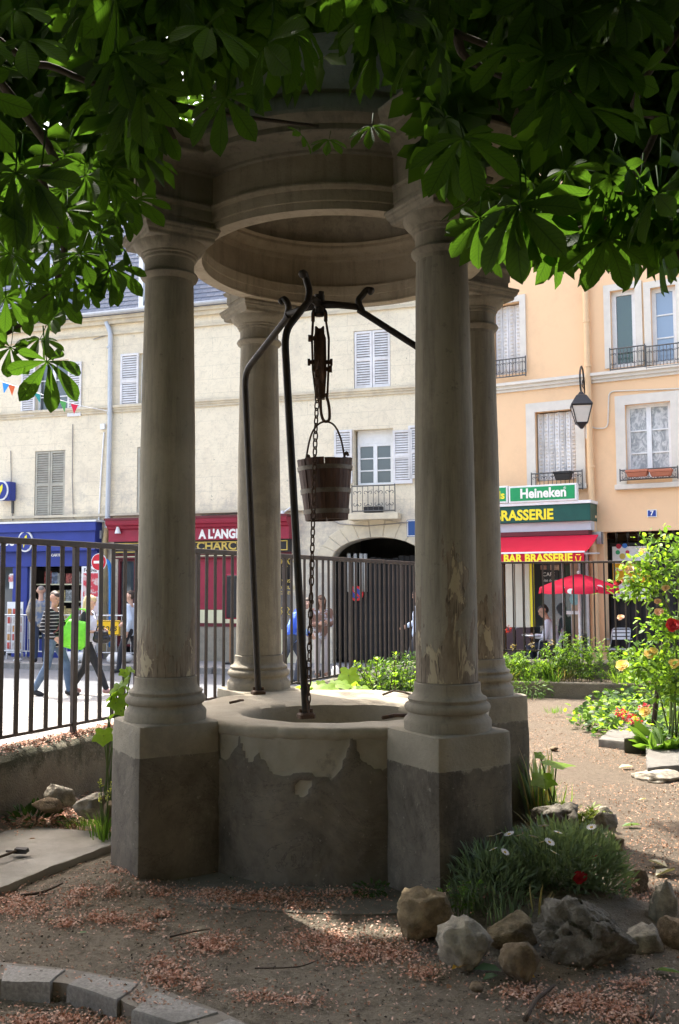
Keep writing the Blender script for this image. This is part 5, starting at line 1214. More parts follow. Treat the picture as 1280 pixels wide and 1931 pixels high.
m = MB(); m.tube([Vector((cx.x + .08, cx.y, zb_ + .1)), Vector((cx.x + .08, cx.y, zb_ - .28))], .012, 5); m.build('cable', M_['orange_trim'], ln)

# ------------------------------------------------------------------ parasol, chairs, table on the terrace
PB = gnd(1095, 1262, PAVE); PB = CAM + (PB - CAM) * 1.0; PB = Vector((ray(1093, 1200).x / ray(1093, 1200).y * 17.9, 17.9, PAVE))
pz = at(1093, 1082, 17.9).z; pe = at(1093, 1118, 17.9).z; pr_ = .74
po = empty('cafe_parasol', PB, 'red octagonal cafe parasol on the brasserie terrace', 'parasol')
m = MB(); m.tube([PB, Vector((PB.x, PB.y, pz + .04))], .02, 8); m.build('pole', M_['white'], po, smooth=True)
m = MB(); m.lathe([(0, .0), (.24, 0), (.24, .05), (.06, .09), (.05, .2), (0, .2)], 16, PB); m.build('base', M_['capstone'], po)
for k in range(8):
    a0, a1 = 2 * math.pi * k / 8 + .2, 2 * math.pi * (k + 1) / 8 + .2; m = MB(); C = Vector((PB.x, PB.y, 0)); R_ = 6; vs_ = []
    for j in range(R_ + 1):
        t = j / R_; zz_ = pz - (pz - pe - .12) * (t ** 1.25)
        for s_ in range(4):
            a = a0 + (a1 - a0) * s_ / 3; rr = pr_ * t * (1 - .03 * math.sin(math.pi * s_ / 3)); vs_.append((C.x + rr * math.cos(a), C.y + rr * math.sin(a), zz_ - .02 * t * math.sin(math.pi * s_ / 3)))
    for s_ in range(4):
        a = a0 + (a1 - a0) * (.04 + .92 * s_ / 3); vs_.append((C.x + pr_ * math.cos(a), C.y + pr_ * math.sin(a), pe - (.015 if 0 < s_ < 3 else 0)))
    m.add(vs_, [(j * 4 + s_, j * 4 + s_ + 1, (j + 1) * 4 + s_ + 1, (j + 1) * 4 + s_) for j in range(R_ + 1) for s_ in range(3)]); m.build('canopy_panel', M_['awning_t'], po, smooth=True)
    m = MB(); a = a0; m.tube([Vector((C.x, C.y, pz - .01)), Vector((C.x + pr_ * math.cos(a), C.y + pr_ * math.sin(a), pe + .1))], .008, 4); m.build('rib', M_['white'], po)
m = MB(); m.lathe([(0, .06), (.025, .05), (.03, .02), (.02, 0)], 8, (PB.x, PB.y, pz)); m.build('finial', M_['white'], po)
for px_ in (1076, 1130): 
    v = at(px_, 1115 if px_ < 1100 else 1108, 17.9 - .66); m = MB(); m.rings([[v + Vector((.065 * math.cos(k * .628), -.01 * j, .05 * math.sin(k * .628))) for k in range(10)] for j in (0, 1)]); m.build('white_emblem', M_['letter'], po)
def chair_proto():
    r = empty('cafe_chair', (0, 0, 0)); t = .013
    for s in (-1, 1):
        m = MB(); m.tube(bent([(s * .20, .20, 0), (s * .19, .10, .44), (s * .19, .19, .60), (s * .18, .26, .86)], .06), t, 6); m.build('back_post', M_['steel'], r, smooth=True, local=True)
        m = MB(); m.tube(bent([(s * .21, -.22, 0), (s * .20, -.20, .44), (s * .20, .1, .45)], .05), t, 6); m.build('leg', M_['steel'], r, smooth=True, local=True)
        m = MB(); m.tube(bent([(s * .20, -.2, .44), (s * .24, -.16, .66), (s * .23, .2, .66)], .05), t, 6); m.build('armrest', M_['steel'], r, smooth=True, local=True)
    m = MB(); m.tube(bent([(-.18, .26, .84), (-.16, .262, .875), (.16, .262, .875), (.18, .26, .84)], .04), t, 6); m.build('top_rail', M_['steel'], r, smooth=True, local=True)
    for z in (.82, .75, .68): m = MB(); m.box((0, .235 + (z - .68) * .14, z), (.35, .014, .052)); bevel(m.build('back_slat', M_['white_metal'], r, local=True), .004, 1)
    for y in (-.18, -.11, -.04, .03, .10): m = MB(); m.box((0, y, .455), (.38, .058, .014)); bevel(m.build('seat_slat', M_['white_metal'], r, local=True), .004, 1)
    return r
def put(o, x, y, rz, label, cat, group):
    o.location = (x, y, PAVE); o.rotation_euler = (0, 0, rz); tag(o, label, cat, group)
def onp(px, Y): k = ray(px, 1150); return k.x / k.y * Y
cp = chair_proto(); M180 = math.pi
put(cp, onp(1161, 19.0), 19.0, M180 + .1, 'metal cafe chair standing right of the parasol before the passage gate', 'chair', 'cafe chairs')
for px_, Y, rz, lab in ((1084, 19.6, M180 - .05, 'metal cafe chair facing away under the parasol beside the round plaque'), (1035, 18.9, -1.9, 'metal cafe chair the man in the grey jacket sits on'), (1000, 19.9, 1.75, 'metal cafe chair left of the seated man by the ivory doors'), (1108, 20.2, 2.6, 'metal cafe chair half hidden behind the pilaster beneath the parasol')):
    c = copy_tree(cp); put(c, onp(px_, Y), Y, rz, lab, 'chair', 'cafe chairs')
tx, ty = onp(1012, 19.0), 19.0; tb = empty('cafe_table', (tx, ty, PAVE), 'small round cafe table in front of the seated man', 'table')
m = MB(); m.lathe([(0, .72), (.30, .72), (.31, .735), (.30, .75), (0, .75)], 24, (tx, ty, PAVE)); m.build('table_top', M_['steel'], tb, smooth=True, sharp=40)
m = MB(); m.tube([(tx, ty, PAVE + .03), (tx, ty, PAVE + .72)], .025, 8); m.build('stem', M_['black'], tb); m = MB(); m.lathe([(0, 0), (.2, 0), (.2, .02), (.04, .05), (0, .05)], 16, (tx, ty, PAVE)); m.build('base', M_['black'], tb)

# ------------------------------------------------------------------ street furniture on the left
def barrier_proto():
    r = empty('crowd_barrier', (0, 0, 0)); L = 2.1
    m = MB(); m.tube(bent([(-L / 2, 0, .06), (-L / 2, 0, 1.06), (L / 2, 0, 1.06), (L / 2, 0, .06)], .12), .019, 6); m.tube([(-L / 2, 0, .22), (L / 2, 0, .22)], .016, 6); m.build('frame', M_['steel'], r, smooth=True, local=True)
    bm_ = MB(); bm_.tube([(0, 0, .22), (0, 0, 1.05)], .008, 5); me = bm_.mesh('bar', M_['steel'])
    for i in range(16): o = link('bar', me, r, local=True); o.location = (-L / 2 + L * (i + 1) / 17, 0, 0)
    for s in (-1, 1):
        m = MB(); m.tube(bent([(s * L * .36, -.28, 0), (s * L * .36, -.22, .07), (s * L * .36, .22, .07), (s * L * .36, .28, 0)], .04), .016, 6); m.tube([(s * L * .36, 0, .07), (s * L * .36, 0, .24)], .016, 6); m.build('foot', M_['steel'], r, smooth=True, local=True)
    return r
bp_ = barrier_proto(); first = True
for px_, off, lab in ((-10, 1.0, 'steel crowd barrier at the left edge before the blue shop'), (104, 1.02, 'steel crowd barrier behind the man in the striped sweater'), (215, .98, 'steel crowd barrier holding the yellow sign')):
    o = bp_ if first else copy_tree(bp_); first = False; u, _ = LB.uz(px_, 1200, off); p = LB.P(u, PAVE, off); o.location = p; o.rotation_euler = (0, 0, LB.rz + RNG.normal(0, .03)); tag(o, lab, 'barrier', 'crowd barriers')
u, z = LB.uz(203, 1184, 1.1); ys = empty('diversion_sign', LB.P(u, z - .2, 1.1), 'yellow roadworks sign reading pietons on the barrier', 'sign')
LB.part('sign_plate', mat('sign_yellow', (.85, .50, .01), (.82, .48, .01), 4, .4), ys, u - .55, u + .30, z - .17, z + .17, 1.06, 1.085, .01); m = MB(); LB.ring(m, u - .54, u + .29, z - .16, z + .16, 1.085, 1.089, .015); m.build('sign_border', M_['black'], ys)
text('sign_lettering', 'Piétons', M_['black'], ys, LB, u + .22, z, 1.086, .22, 'RIGHT', .002, .002, .25)
LB.part('side_tab', mat('sign_back', (.22, .17, .12), (.2, .15, .1), 4, .6), ys, u + .31, u + .46, z - .17, z + .17, 1.05, 1.08)
u, z = LB.uz(187, 1060, .95); ne = empty('no_entry_sign', LB.P(u, PAVE, .95), 'round red no entry sign on a thin post by the ochre downpipe', 'road sign'); n = 28
m = MB(); m.tube([LB.P(u, PAVE, .93), LB.P(u, z + .1, .93)], .025, 8); m.build('post', M_['zinc'], ne)
for rr, o0, o1, mt, nm in ((.20, .955, .97, 'white', 'disc_rim'), (.185, .97, .974, None, 'red_disc')):
    m = MB(); m.rings([[LB.P(u + rr * math.cos(2 * math.pi * k / n), z + rr * math.sin(2 * math.pi * k / n), o) for k in range(n)] for o in (o0, o1)]); m.build(nm, M_[mt] if mt else mat('traffic_red', (.55, .015, .03), (.5, .014, .026), 4, .35), ne)
LB.part('white_bar', M_['letter'], ne, u - .13, u + .13, z - .03, z + .03, .974, .978)
m = MB(); m.tube(arc([LB.P(*LB.uz(200, 1056, .5), .5), LB.P(*LB.uz(206, 1066, .5), .5), LB.P(*LB.uz(208, 1100, .5), .5), LB.P(*LB.uz(208, 1220, .5), .5)], 8), .045, 8); tag(m.build('blue_hose', mat('blue_plastic_pipe', (.04, .22, .55), (.035, .19, .48), 5, .45), smooth=True), 'bright blue plastic pipe curving down the wall beside the no entry sign', 'pipe')
# poster board
b = LB.rect(153, 1068, 188, 1164, .6); pb = empty('poster_board', LB.P(b[0], PAVE, .6), 'white framed red theatre poster board standing at the blue shop corner', 'poster')
LB.part('frame', M_['white'], pb, b[0], b[1], PAVE + .25, b[3], .56, .60); LB.part('poster', mat('red_poster', (.55, .05, .07), (.62, .50, .46), 5, .5, contrast=(.52, .6)), pb, b[0] + .05, b[1] - .05, LB.uz(170, 1125, .6)[1], b[3] - .16, .601, .604)
LB.part('lower_sheet', mat('pale_pink_sheet', (.66, .55, .54), (.62, .5, .48), 4, .5), pb, b[0] + .05, b[1] - .05, PAVE + .4, LB.uz(170, 1126, .6)[1] - .01, .601, .604)
text('poster_title', 'Festival', M_['black'], pb, LB, b[0] + .06, b[3] - .09, .602, .12, 'LEFT', .001, .002)
for s in (.06, .42): LB.part('leg', M_['white'], pb, b[0] + s - .03, b[0] + s, PAVE, PAVE + .25, .56, .59)
# postcard rack by the door
b = LB.rect(12, 1135, 42, 1214, .8); cr_ = empty('postcard_rack', LB.P((b[0] + b[1]) / 2, PAVE, .8), 'white wire postcard rack with red cards left of the striped man', 'rack')
LB.part('back_panel', M_['white'], cr_, b[0], b[1], PAVE + .15, b[3], .77, .79)
for j in range(5):
    for i in range(3):
        c = [(.6, .1, .08), (.65, .6, .55), (.6, .3, .1)][(i + j * 2) % 3]; u0 = b[0] + .03 + i * (b[1] - b[0]) / 3.1; z0 = PAVE + .25 + j * .2
        LB.part('postcard', mat('postcard_print', c, tuple(x * .6 for x in c), 12, .5), cr_, u0, u0 + .1, z0, z0 + .15, .80, .804)
for s in (b[0], b[1] - .02): LB.part('leg', M_['white'], cr_, s, s + .02, PAVE, PAVE + .15, .74, .8)
# sandbags on the barrier feet
for i, (px_, lab) in enumerate(((136, 'left white sandbag at the foot of the barriers'), (158, 'middle white sandbag slumped between barrier feet'), (226, 'right white sandbag under the yellow sign'))):
    u, _ = LB.uz(px_, 1243, 1.05); c = LB.P(u, PAVE + .11, 1.05); m = MB(); rings = []
    for j in range(9):
        t = j / 8; th = math.pi * t; row = []
        for k in range(12):
            a = 2 * math.pi * k / 12; d = Vector((.30 * math.sin(th) ** .7 * math.cos(a), .17 * math.sin(th) ** .7 * math.sin(a), -.12 * math.cos(th))); d *= 1 + .18 * mnoise.noise(d * 6 + Vector((i * 5, 0, 0))); d.z = max(d.z, -.105); row.append(c + d)
        rings.append(row)
    m.rings(rings); tag(m.build('sandbag', mat('white_woven_bag', (.66, .65, .62), (.56, .55, .53), 8, .85, .3, 30), smooth=True), lab, 'sandbag', 'sandbags')
# bollard
bq = Vector((onp(632, 14.6), 14.6, STREET + .02)); bo = empty('bollard', bq, 'black bollard with a white top beyond the railing in front of the archway', 'bollard')
m = MB(); m.lathe([(.07, 0), (.07, .06), (.05, .08), (.05, .46), (.055, .48)], 14, bq); m.build('shaft', M_['black'], bo, smooth=True, sharp=40); m = MB(); m.lathe([(.055, .481), (.06, .50), (.058, .58), (.04, .62), (0, .64)], 14, bq); m.build('cap', M_['white'], bo, smooth=True)
# bunting
bun = [at(-40, 706, 21.6), at(60, 738, 21.6), at(140, 762, 21.6), at(202, 775, 21.9)]
bu = empty('bunting', bun[0], 'string of small coloured pennants stretched before the cream facade', 'bunting'); pth = arc(bun, 10); m = MB(); m.tube(pth, .008, 4); m.build('cord', M_['white'], bu)
for px_, c in ((-12, (.7, .1, .05)), (7, (.05, .3, .7)), (26, (.75, .15, .05)), (48, (.7, .7, .65)), (71, (.04, .3, .28)), (94, (.7, .6, .1)), (116, (.1, .4, .12)), (138, (.65, .02, .05))):
    a = min(pth, key=lambda p: abs(topx(p)[0] - px_)); s = .14
    m = MB(); t = Vector((.085, 0, -.02)); tilt_ = Vector((RNG.normal(0, .05), RNG.normal(0, .05), -.24)); m.add([a - t, a + t, a + tilt_, a - t + Vector((0, .006, 0)), a + t + Vector((0, .006, 0)), a + tilt_ + Vector((0, .006, 0))], [(0, 1, 2), (5, 4, 3), (0, 3, 4, 1), (1, 4, 5, 2), (2, 5, 3, 0)]); m.build('pennant', mat('pennant_cloth', c, tuple(x * .9 for x in c), 5, .7), bu)
# ------------------------------------------------------------------ people
def capsule(m, a, b, ra, rb, n=12):
    a, b = Vector(a), Vector(b); d = b - a; L = d.length
    d = d / L if L > 1e-6 else Vector((0, 0, 1)); ref = d.cross(Vector((0, 0, 1)) if abs(d.z) < .9 else Vector((1, 0, 0))).normalized(); bi = d.cross(ref); rings = []
    for t in (-90, -60, -30, 0): rr = ra * math.cos(math.radians(t)); rings.append((a + d * ra * math.sin(math.radians(t)), max(rr, 1e-4)))
    for t in (0, 30, 60, 90): rr = rb * math.cos(math.radians(t)); rings.append((b + d * rb * math.sin(math.radians(t)), max(rr, 1e-4)))
    m.rings([[c + (ref * math.cos(2 * math.pi * k / n) + bi * math.sin(2 * math.pi * k / n)) * r for k in range(n)] for c, r in rings])
def blob(name, caps, mtl, parent, Mx, voxel=.013, smooth=3, grow=0.0):
    m = MB()
    for a, b, ra, rb in caps: capsule(m, a, b, ra + grow, rb + grow)
    m.xform(Mx); me0 = m.mesh(name); o = bpy.data.objects.new('tmp', me0); COL.objects.link(o)
    md = o.modifiers.new('r', 'REMESH'); md.mode = 'VOXEL'; md.voxel_size = voxel; md.use_smooth_shade = True
    sm = o.modifiers.new('s', 'SMOOTH'); sm.factor = .5; sm.iterations = smooth
    dg = bpy.context.evaluated_depsgraph_get(); dg.update(); me = bpy.data.meshes.new_from_object(o.evaluated_get(dg)); bpy.data.objects.remove(o); bpy.data.meshes.remove(me0)
    me.name = name; me.materials.clear(); me.materials.append(mtl); me.polygons.foreach_set('use_smooth', [True] * len(me.polygons))
    return link(name, me, parent)
SKIN = mat('skin', (.52, .32, .23), (.47, .28, .20), 8, .55); SKIN2 = mat('tanned_skin', (.40, .23, .155), (.36, .20, .135), 8, .55)
def hand_caps(w, e, curl=.5, side=1):
    w, e = Vector(w), Vector(e); d = (w - e).normalized(); s = d.cross(Vector((0, 1, 0)) if abs(d.y) < .9 else Vector((1, 0, 0))).normalized(); nrm = d.cross(s); out = []
    palm = w + d * .09; out.append((w, palm - d * .01, .022, .030)); out.append((w + d * .03 + s * .015, palm + s * .022, .02, .018)); out.append((w + d * .03 - s * .015, palm - s * .022, .02, .018))
    for k, (o, L) in enumerate(((.033, .062), (.012, .075), (-.010, .070), (-.032, .052))):
        a = palm + s * o; b = a + d * L * .55 + nrm * curl * .012; c = b + d * L * .4 + nrm * curl * .03; out += [(a, b, .0095, .009), (b, c, .009, .008)]
    a = w + d * .03 + s * .025; b = a + s * .03 + d * .03 + nrm * .01; out += [(a, b, .012, .011), (b, b + d * .03 + nrm * .01, .011, .009)]
    return out
def person(loc, heading, label, J, skin, hair, top, bottom, shoes, group='passers-by in the street', hairstyle='short', scale=1.0, vox=.012, sleeves=1.0, extra=None, base=None):
    r = empty('person', base or loc, label, 'person', group)
    Mx = Matrix.Translation(loc) @ Matrix.Rotation(heading, 4, 'Z') @ Matrix.Scale(scale, 4)
    V = {k: Vector(v) for k, v in J.items()}
    hd, nk, ch, pv = V['head'], V['neck'], V['chest'], V['pelvis']; hf = V.get('face', Vector((1, 0, 0))).normalized(); hs = Vector((0, 0, 1)).cross(hf).normalized()
    up = (hd - nk).normalized(); sideL = (V['sl'] - V['sr']).normalized(); hipd = (V['hl'] - V['hr']).normalized()
    torso = []
    for s in (-1, 1):
        torso += [(pv + hipd * s * .06, ch + sideL * s * .075, .105, .105), (ch + sideL * s * .075, (V['sl'] if s > 0 else V['sr']) - sideL * s * .03, .105, .062)]
    torso += [(pv, ch, .11, .115), (ch, nk, .10, .055)]
    arms = []
    for s in 'lr': arms += [(V['s' + s], V['e' + s], .052, .040), (V['e' + s], V['w' + s], .040, .027)]
    legs = []
    for s in 'lr': legs += [(V['h' + s], V['k' + s], .082, .055), (V['k' + s], V['k' + s].lerp(V['a' + s], .35), .054, .055), (V['k' + s].lerp(V['a' + s], .35), V['a' + s], .055, .036)]
    feet = []
    for s in 'lr':
        f = V.get('f' + s, Vector((1, 0, 0))); feet += [(V['a' + s] + Vector((0, 0, -.02)) - f * .03, V['a' + s] + f * .15 + Vector((0, 0, -.045)) * (1 if abs(f.z) < .3 else 0), .040, .032)]
    head = [(nk - up * .05, hd - up * .06, .052, .050), (hd + up * .035 - hf * .015, hd + up * .03 + hf * .012, .092, .088), (hd - up * .03 + hf * .02, hd - up * .075 + hf * .045, .072, .045), (hd - up * .01 + hf * .088, hd - up * .028 + hf * .103, .010, .014), (hd - up * .065 + hf * .075, hd - up * .067 + hf * .082, .018, .012)]
    for s in (-1, 1): head.append((hd + hs * s * .085 - up * .02, hd + hs * s * .092 + up * .015 - hf * .01, .014, .018))
    hands = hand_caps(V['wl'], V['el']) + hand_caps(V['wr'], V['er'])
    blob('body', [(a, b, x * .92, y * .92) for a, b, x, y in torso + arms + legs] + [(a, b, x * .9, y * .9) for a, b, x, y in feet] + head + hands, skin, r, Mx, vox * .85, 2)
    for s in (-1, 1):
        q = hd + up * .012 + hf * .083 + hs * s * .032; blob('eye', [(q, q + hf * .004, .011, .010)], M_['black'], r, Mx, .006, 1)
    if hairstyle == 'short': hc = [(hd + up * .06 - hf * .03, hd + up * .055 + hf * .03, .088, .070), (hd + up * .02 - hf * .045, hd + up * .05 - hf * .03, .078, .085)]
    elif hairstyle == 'long': hc = [(hd + up * .06 - hf * .03, hd + up * .06 + hf * .03, .093, .075), (hd + up * .02 - hf * .045, hd - up * .14 - hf * .06, .09, .06)] + [(hd + hs * s * .07 + up * .03, hd + hs * s * .075 - up * .16 - hf * .01, .04, .03) for s in (-1, 1)]
    else: hc = [(hd + up * .055 - hf * .045, hd + up * .045 - hf * .03, .075, .07)]
    blob('hair', hc, hair, r, Mx, vox, 2)
    tc = list(torso[:-1]) + [(pv - Vector((0, 0, .05)), pv + Vector((0, 0, .05)), .13, .12)]
    for s in 'lr':
        tc.append((V['s' + s], V['e' + s], .055, .046))
        if sleeves > .6: tc.append((V['e' + s], V['e' + s].lerp(V['w' + s], .9), .046, .036))
        elif sleeves > .3: pass
    blob('top', tc, top, r, Mx, vox, 3, .012)
    bl = [(pv - Vector((0, 0, .0)), pv - Vector((0, 0, .06)), .125, .12)] + [(pv + hipd * s * .06, pv + hipd * s * .06 - Vector((0, 0, .06)), .10, .10) for s in (-1, 1)]
    bl += legs; bo_ = blob('trousers', bl, bottom, r, Mx, vox, 3, .012)
    for ft in feet: blob('shoe', [ft], shoes, r, Mx, vox, 1, .010)
    if extra: extra(r, Mx, V)
    return r
DENIM = mat('blue_denim', (.085, .13, .20), (.055, .085, .14), 9, .9, .2, 60, .003, 0, .2, (.15, .20, .27), 3)
BLACKC = mat('black_cloth', (.016, .016, .018), (.024, .024, .026), 9, .85)
def stripe_mat():
    t = NT('striped_knit'); z = t.xyz()[2]; w = t.math('FRACT', t.math('MULTIPLY', z, 17.0)); k = t.ramp(w, [(.0, 1.0), (.16, 1.0), (.22, 0.0), (.95, 0.0)])
    t.color(t.mix(k, (.014, .014, .016), (.40, .39, .37))); t.rough(.9); return t.m
HBR = mat('dark_brown_hair', (.035, .024, .017), (.055, .038, .027), 20, .6); HBL = mat('blonde_hair', (.55, .42, .22), (.44, .32, .16), 20, .5); HGY = mat('grey_hair', (.22, .20, .18), (.16, .14, .13), 20, .6); HBK = mat('black_hair', (.014, .012, .011), (.02, .018, .016), 20, .5)
def gp(px, y, Y, z): k = ray(px, y); return Vector((k.x / k.y * Y, Y, z))
SZ = STREET + .037
# man in striped sweater, striding to the right
def strap(r, Mx, V):
    m = MB(); m.tube([Mx @ Vector(p) for p in ((.10, .13, 1.42), (.135, .0, 1.28), (.14, -.12, 1.10), (.05, -.19, 1.02))], .011, 5); m.build('bag_strap', mat('red_brown_strap', (.22, .06, .05), (.18, .05, .04), 6, .7), r)
    m = MB(); m.tube([Mx @ Vector((.128 * math.cos(a), .165 * math.sin(a), .965)) for a in [k * math.pi / 10 for k in range(20)]], .02, 6, closed=True); m.build('belt', BLACKC, r)
person(gp(101, 1200, 16.2, SZ), -.25, 'man in dark striped sweater and jeans striding past the blue shop', dict(head=(.02, 0, 1.615), face=(.8, -.5, -.05), neck=(0, 0, 1.47), chest=(.02, 0, 1.29), pelvis=(0, 0, .97), sl=(.0, .19, 1.41), sr=(0, -.19, 1.41), el=(-.10, .25, 1.13), wl=(-.02, .24, .89), er=(-.06, -.25, 1.13), wr=(.16, -.24, .98), hl=(0, .09, .92), hr=(0, -.09, .92), kl=(.20, .09, .51), al=(.25, .10, .075), kr=(-.06, -.09, .50), ar=(-.30, -.09, .09), fr=(.95, 0, -.12)), SKIN2, HBR, stripe_mat(), DENIM, BLACKC, extra=strap)
# blonde woman with cardigan
def cardi(r, Mx, V):
    t = [(Vector((-.045, s * .08, 1.0)), Vector((-.02, s * .10, 1.34)), .10, .095) for s in (-1, 1)] + [(V['s' + s], V['e' + s], .062, .055) for s in 'lr'] + [(V['ch'] if 'ch' in V else V['chest'] + Vector((-.05, 0, .05)), V['chest'] + Vector((-.05, 0, -.2)), .09, .09)]
    blob('cardigan', t, BLACKC, r, Mx, .012, 2, .012)
WL = gp(166, 1200, 16.35, SZ)
wm = person(WL, -.1, 'blonde woman in black cardigan and leggings following the striped man', dict(head=(.03, 0, 1.60), face=(1, -.1, -.12), neck=(0, 0, 1.455), chest=(.01, 0, 1.27), pelvis=(0, 0, .95), sl=(0, .165, 1.39), sr=(0, -.165, 1.39), el=(.02, .22, 1.12), wl=(.22, .12, 1.10), er=(-.03, -.23, 1.11), wr=(.20, -.16, 1.10), hl=(0, .085, .90), hr=(0, -.085, .90), kl=(-.08, .085, .49), al=(-.32, .09, .10), fl=(.9, 0, -.3), kr=(.20, -.085, .50), ar=(.38, -.085, .10), fr=(.95, 0, .15)), SKIN, HBL, mat('white_tunic', (.62, .64, .70), (.55, .57, .63), 7, .85), BLACKC, mat('pink_sandal', (.40, .22, .19), (.34, .18, .16), 8, .6), hairstyle='long', scale=.965, sleeves=.4, extra=cardi)
m = MB(); rows = []     # green shopper: soft bag with two handles
for j in range(9):
    t = j / 8; w = .235 * math.sin(math.pi * (.30 + .58 * t)) ** .55 * (1.0 if t > .1 else .80) + .015 * mnoise.noise(Vector((t * 5, 1, 2))); d = .085 * math.sin(math.pi * min(1, .25 + t * .75)) + .015; row = []
    for k in range(20):
        a = 2 * math.pi * k / 20; v = Vector((w * math.copysign(abs(math.cos(a)) ** .6, math.cos(a)), d * math.copysign(abs(math.sin(a)) ** .8, math.sin(a)), -.25 + .46 * t)); v *= 1 + .10 * mnoise.noise(v * 6); row.append(v)
    rows.append(row)
gb = empty('shopping_bag', WL + Vector((-.19, -.28, .80)), 'bright green shopping bag hanging from the blonde woman\'s shoulder', 'bag')
GM = mat('lime_green_plastic', (.16, .58, .03), (.11, .44, .022), 9, .45, .6, 22, .02)
m.rings(rows, True, True); m.xform(Matrix.Translation(WL + Vector((-.14, -.29, 1.05))) @ Matrix.Rotation(.2, 4, 'Y')); m.build('bag_body', GM, gb, smooth=True)
for dy in (-.05, .05): m = MB(); m.tube(arc([WL + Vector(p) for p in ((-.30, -.29 + dy, 1.24), (-.15, -.24 + dy * .6, 1.42), (0, -.18 + dy * .3, 1.425), (.06, -.26 + dy, 1.22))], 6), .012, 5); m.build('handle', GM, gb)
hb = empty('handbag', WL + Vector((.26, -.24, .86)), 'black leather handbag in front of the blonde woman', 'bag')
blob('bag_body', [((-.07, 0, 0), (.09, 0, -.01), .075, .075), ((-.07, 0, .08), (.07, 0, .08), .06, .055), ((0, 0, 0), (.02, 0, .1), .085, .05)], mat('black_leather', (.014, .013, .013), (.022, .02, .02), 9, .35), hb, Matrix.Translation(WL + Vector((.27, -.2, .95))), .014, 3)
m = MB(); m.tube(arc([WL + Vector(p) for p in ((.18, -.2, 1.05), (.20, -.18, 1.14), (.27, -.18, 1.17), (.33, -.2, 1.05))], 5), .010, 5); m.build('handle', BLACKC, hb)
# standing customer by the shop
STAND = dict(head=(.02, 0, 1.62), neck=(0, 0, 1.47), chest=(0, 0, 1.29), pelvis=(0, 0, .96), sl=(0, .19, 1.41), sr=(0, -.19, 1.41), el=(-.05, .27, 1.15), wl=(.12, .24, 1.0), er=(-.05, -.27, 1.15), wr=(.14, -.22, 1.02), hl=(0, .09, .92), hr=(0, -.09, .92), kl=(.03, .1, .5), al=(0, .1, .08), kr=(.03, -.1, .5), ar=(0, -.1, .08))
person(gp(76, 1180, 21.9, PAVE), 1.9, 'bald man in a tan jacket and dark trousers at the newsagent door', STAND, SKIN, HGY, mat('tan_jacket', (.34, .30, .24), (.12, .16, .24), 3, .85, contrast=(.5, .6)), mat('navy_trousers', (.05, .065, .10), (.04, .05, .08), 6, .9), BLACKC, hairstyle='bald', vox=.016)
WALK = dict(STAND); WALK.update(kl=(.17, .09, .51), al=(.22, .1, .08), kr=(-.08, -.09, .5), ar=(-.28, -.09, .1), el=(-.12, .25, 1.13), wl=(-.05, .25, .9), er=(.06, -.25, 1.14), wr=(.24, -.22, 1.05))
person(gp(246, 1180, 20.6, STREET + .0), 2.9, 'person in a pale blue shirt mostly hidden behind the near left column', WALK, SKIN, HBR, mat('pale_blue_shirt', (.50, .56, .64), (.44, .50, .58), 6, .85), mat('charcoal_skirt', (.03, .03, .035), (.04, .04, .045), 6, .9), BLACKC, vox=.018)
LEAN = dict(WALK); LEAN.update(head=(.30, 0, 1.50), neck=(.20, 0, 1.40), chest=(.12, 0, 1.24), sl=(.15, .18, 1.35), sr=(.15, -.18, 1.35), el=(.16, .22, 1.08), er=(.12, -.22, 1.08), wl=(.32, .16, .95), wr=(.30, -.16, .95), kl=(.2, .09, .52), al=(.1, .1, .08), kr=(-.16, -.09, .52), ar=(-.42, -.09, .14))
person(gp(549, 1180, 17.9, SZ - .03), .25, 'person in a bright blue jacket hurrying behind the iron tripod leg', LEAN, SKIN, HBR, mat('bright_blue_jacket', (.03, .09, .48), (.30, .45, .62), 3, .7, contrast=(.55, .62)), mat('grey_tights', (.07, .08, .10), (.055, .06, .08), 6, .9), BLACKC, vox=.016)
person(gp(606, 1180, 19.4, STREET + .02), -1.35, 'brown haired woman in light clothes holding something by the archway', STAND | dict(el=(.02, .22, 1.12), wl=(.2, .1, 1.16), er=(.02, -.22, 1.12), wr=(.2, -.1, 1.14)), SKIN2, mat('chestnut_hair', (.10, .05, .03), (.07, .035, .02), 20, .6), mat('brown_white_top', (.22, .12, .085), (.60, .62, .66), 4, .8, contrast=(.5, .6)), mat('beige_trousers', (.50, .42, .38), (.44, .37, .33), 6, .9), mat('brown_shoes', (.22, .12, .07), (.18, .1, .06), 6, .6), hairstyle='long', scale=.93, vox=.016)
person(gp(790, 1180, 18.2, STREET + .02), 3.0, 'person in a white and blue shirt just emerging from behind the near right column', WALK, SKIN2, HBR, mat('white_blue_shirt', (.62, .68, .78), (.40, .52, .68), 5, .8), mat('dark_trousers', (.04, .04, .045), (.05, .05, .055), 6, .9), BLACKC, vox=.018)
# seated man on the terrace
SIT = dict(head=(.10, 0, 1.20), face=(.9, .1, -.35), neck=(.03, 0, 1.06), chest=(-.03, 0, .88), pelvis=(-.10, 0, .56), sl=(.0, .19, .99), sr=(0, -.19, .99), el=(.05, .24, .72), wl=(.26, .14, .72), er=(.02, -.24, .72), wr=(.22, -.14, .70), hl=(-.06, .09, .54), hr=(-.06, -.09, .54), kl=(.36, .12, .52), al=(.38, .12, .08), kr=(.36, -.10, .52), ar=(.30, -.1, .08))
sx = onp(1034, 18.9); person(Vector((sx, 18.9, PAVE)), math.pi - .35, 'dark haired man in a pale grey jacket seated at the cafe table', SIT, SKIN2, HBK, mat('pale_grey_jacket', (.62, .62, .66), (.52, .52, .57), 5, .85), mat('dark_jeans', (.03, .035, .05), (.025, .03, .04), 6, .9), BLACKC, group=None, vox=.014)
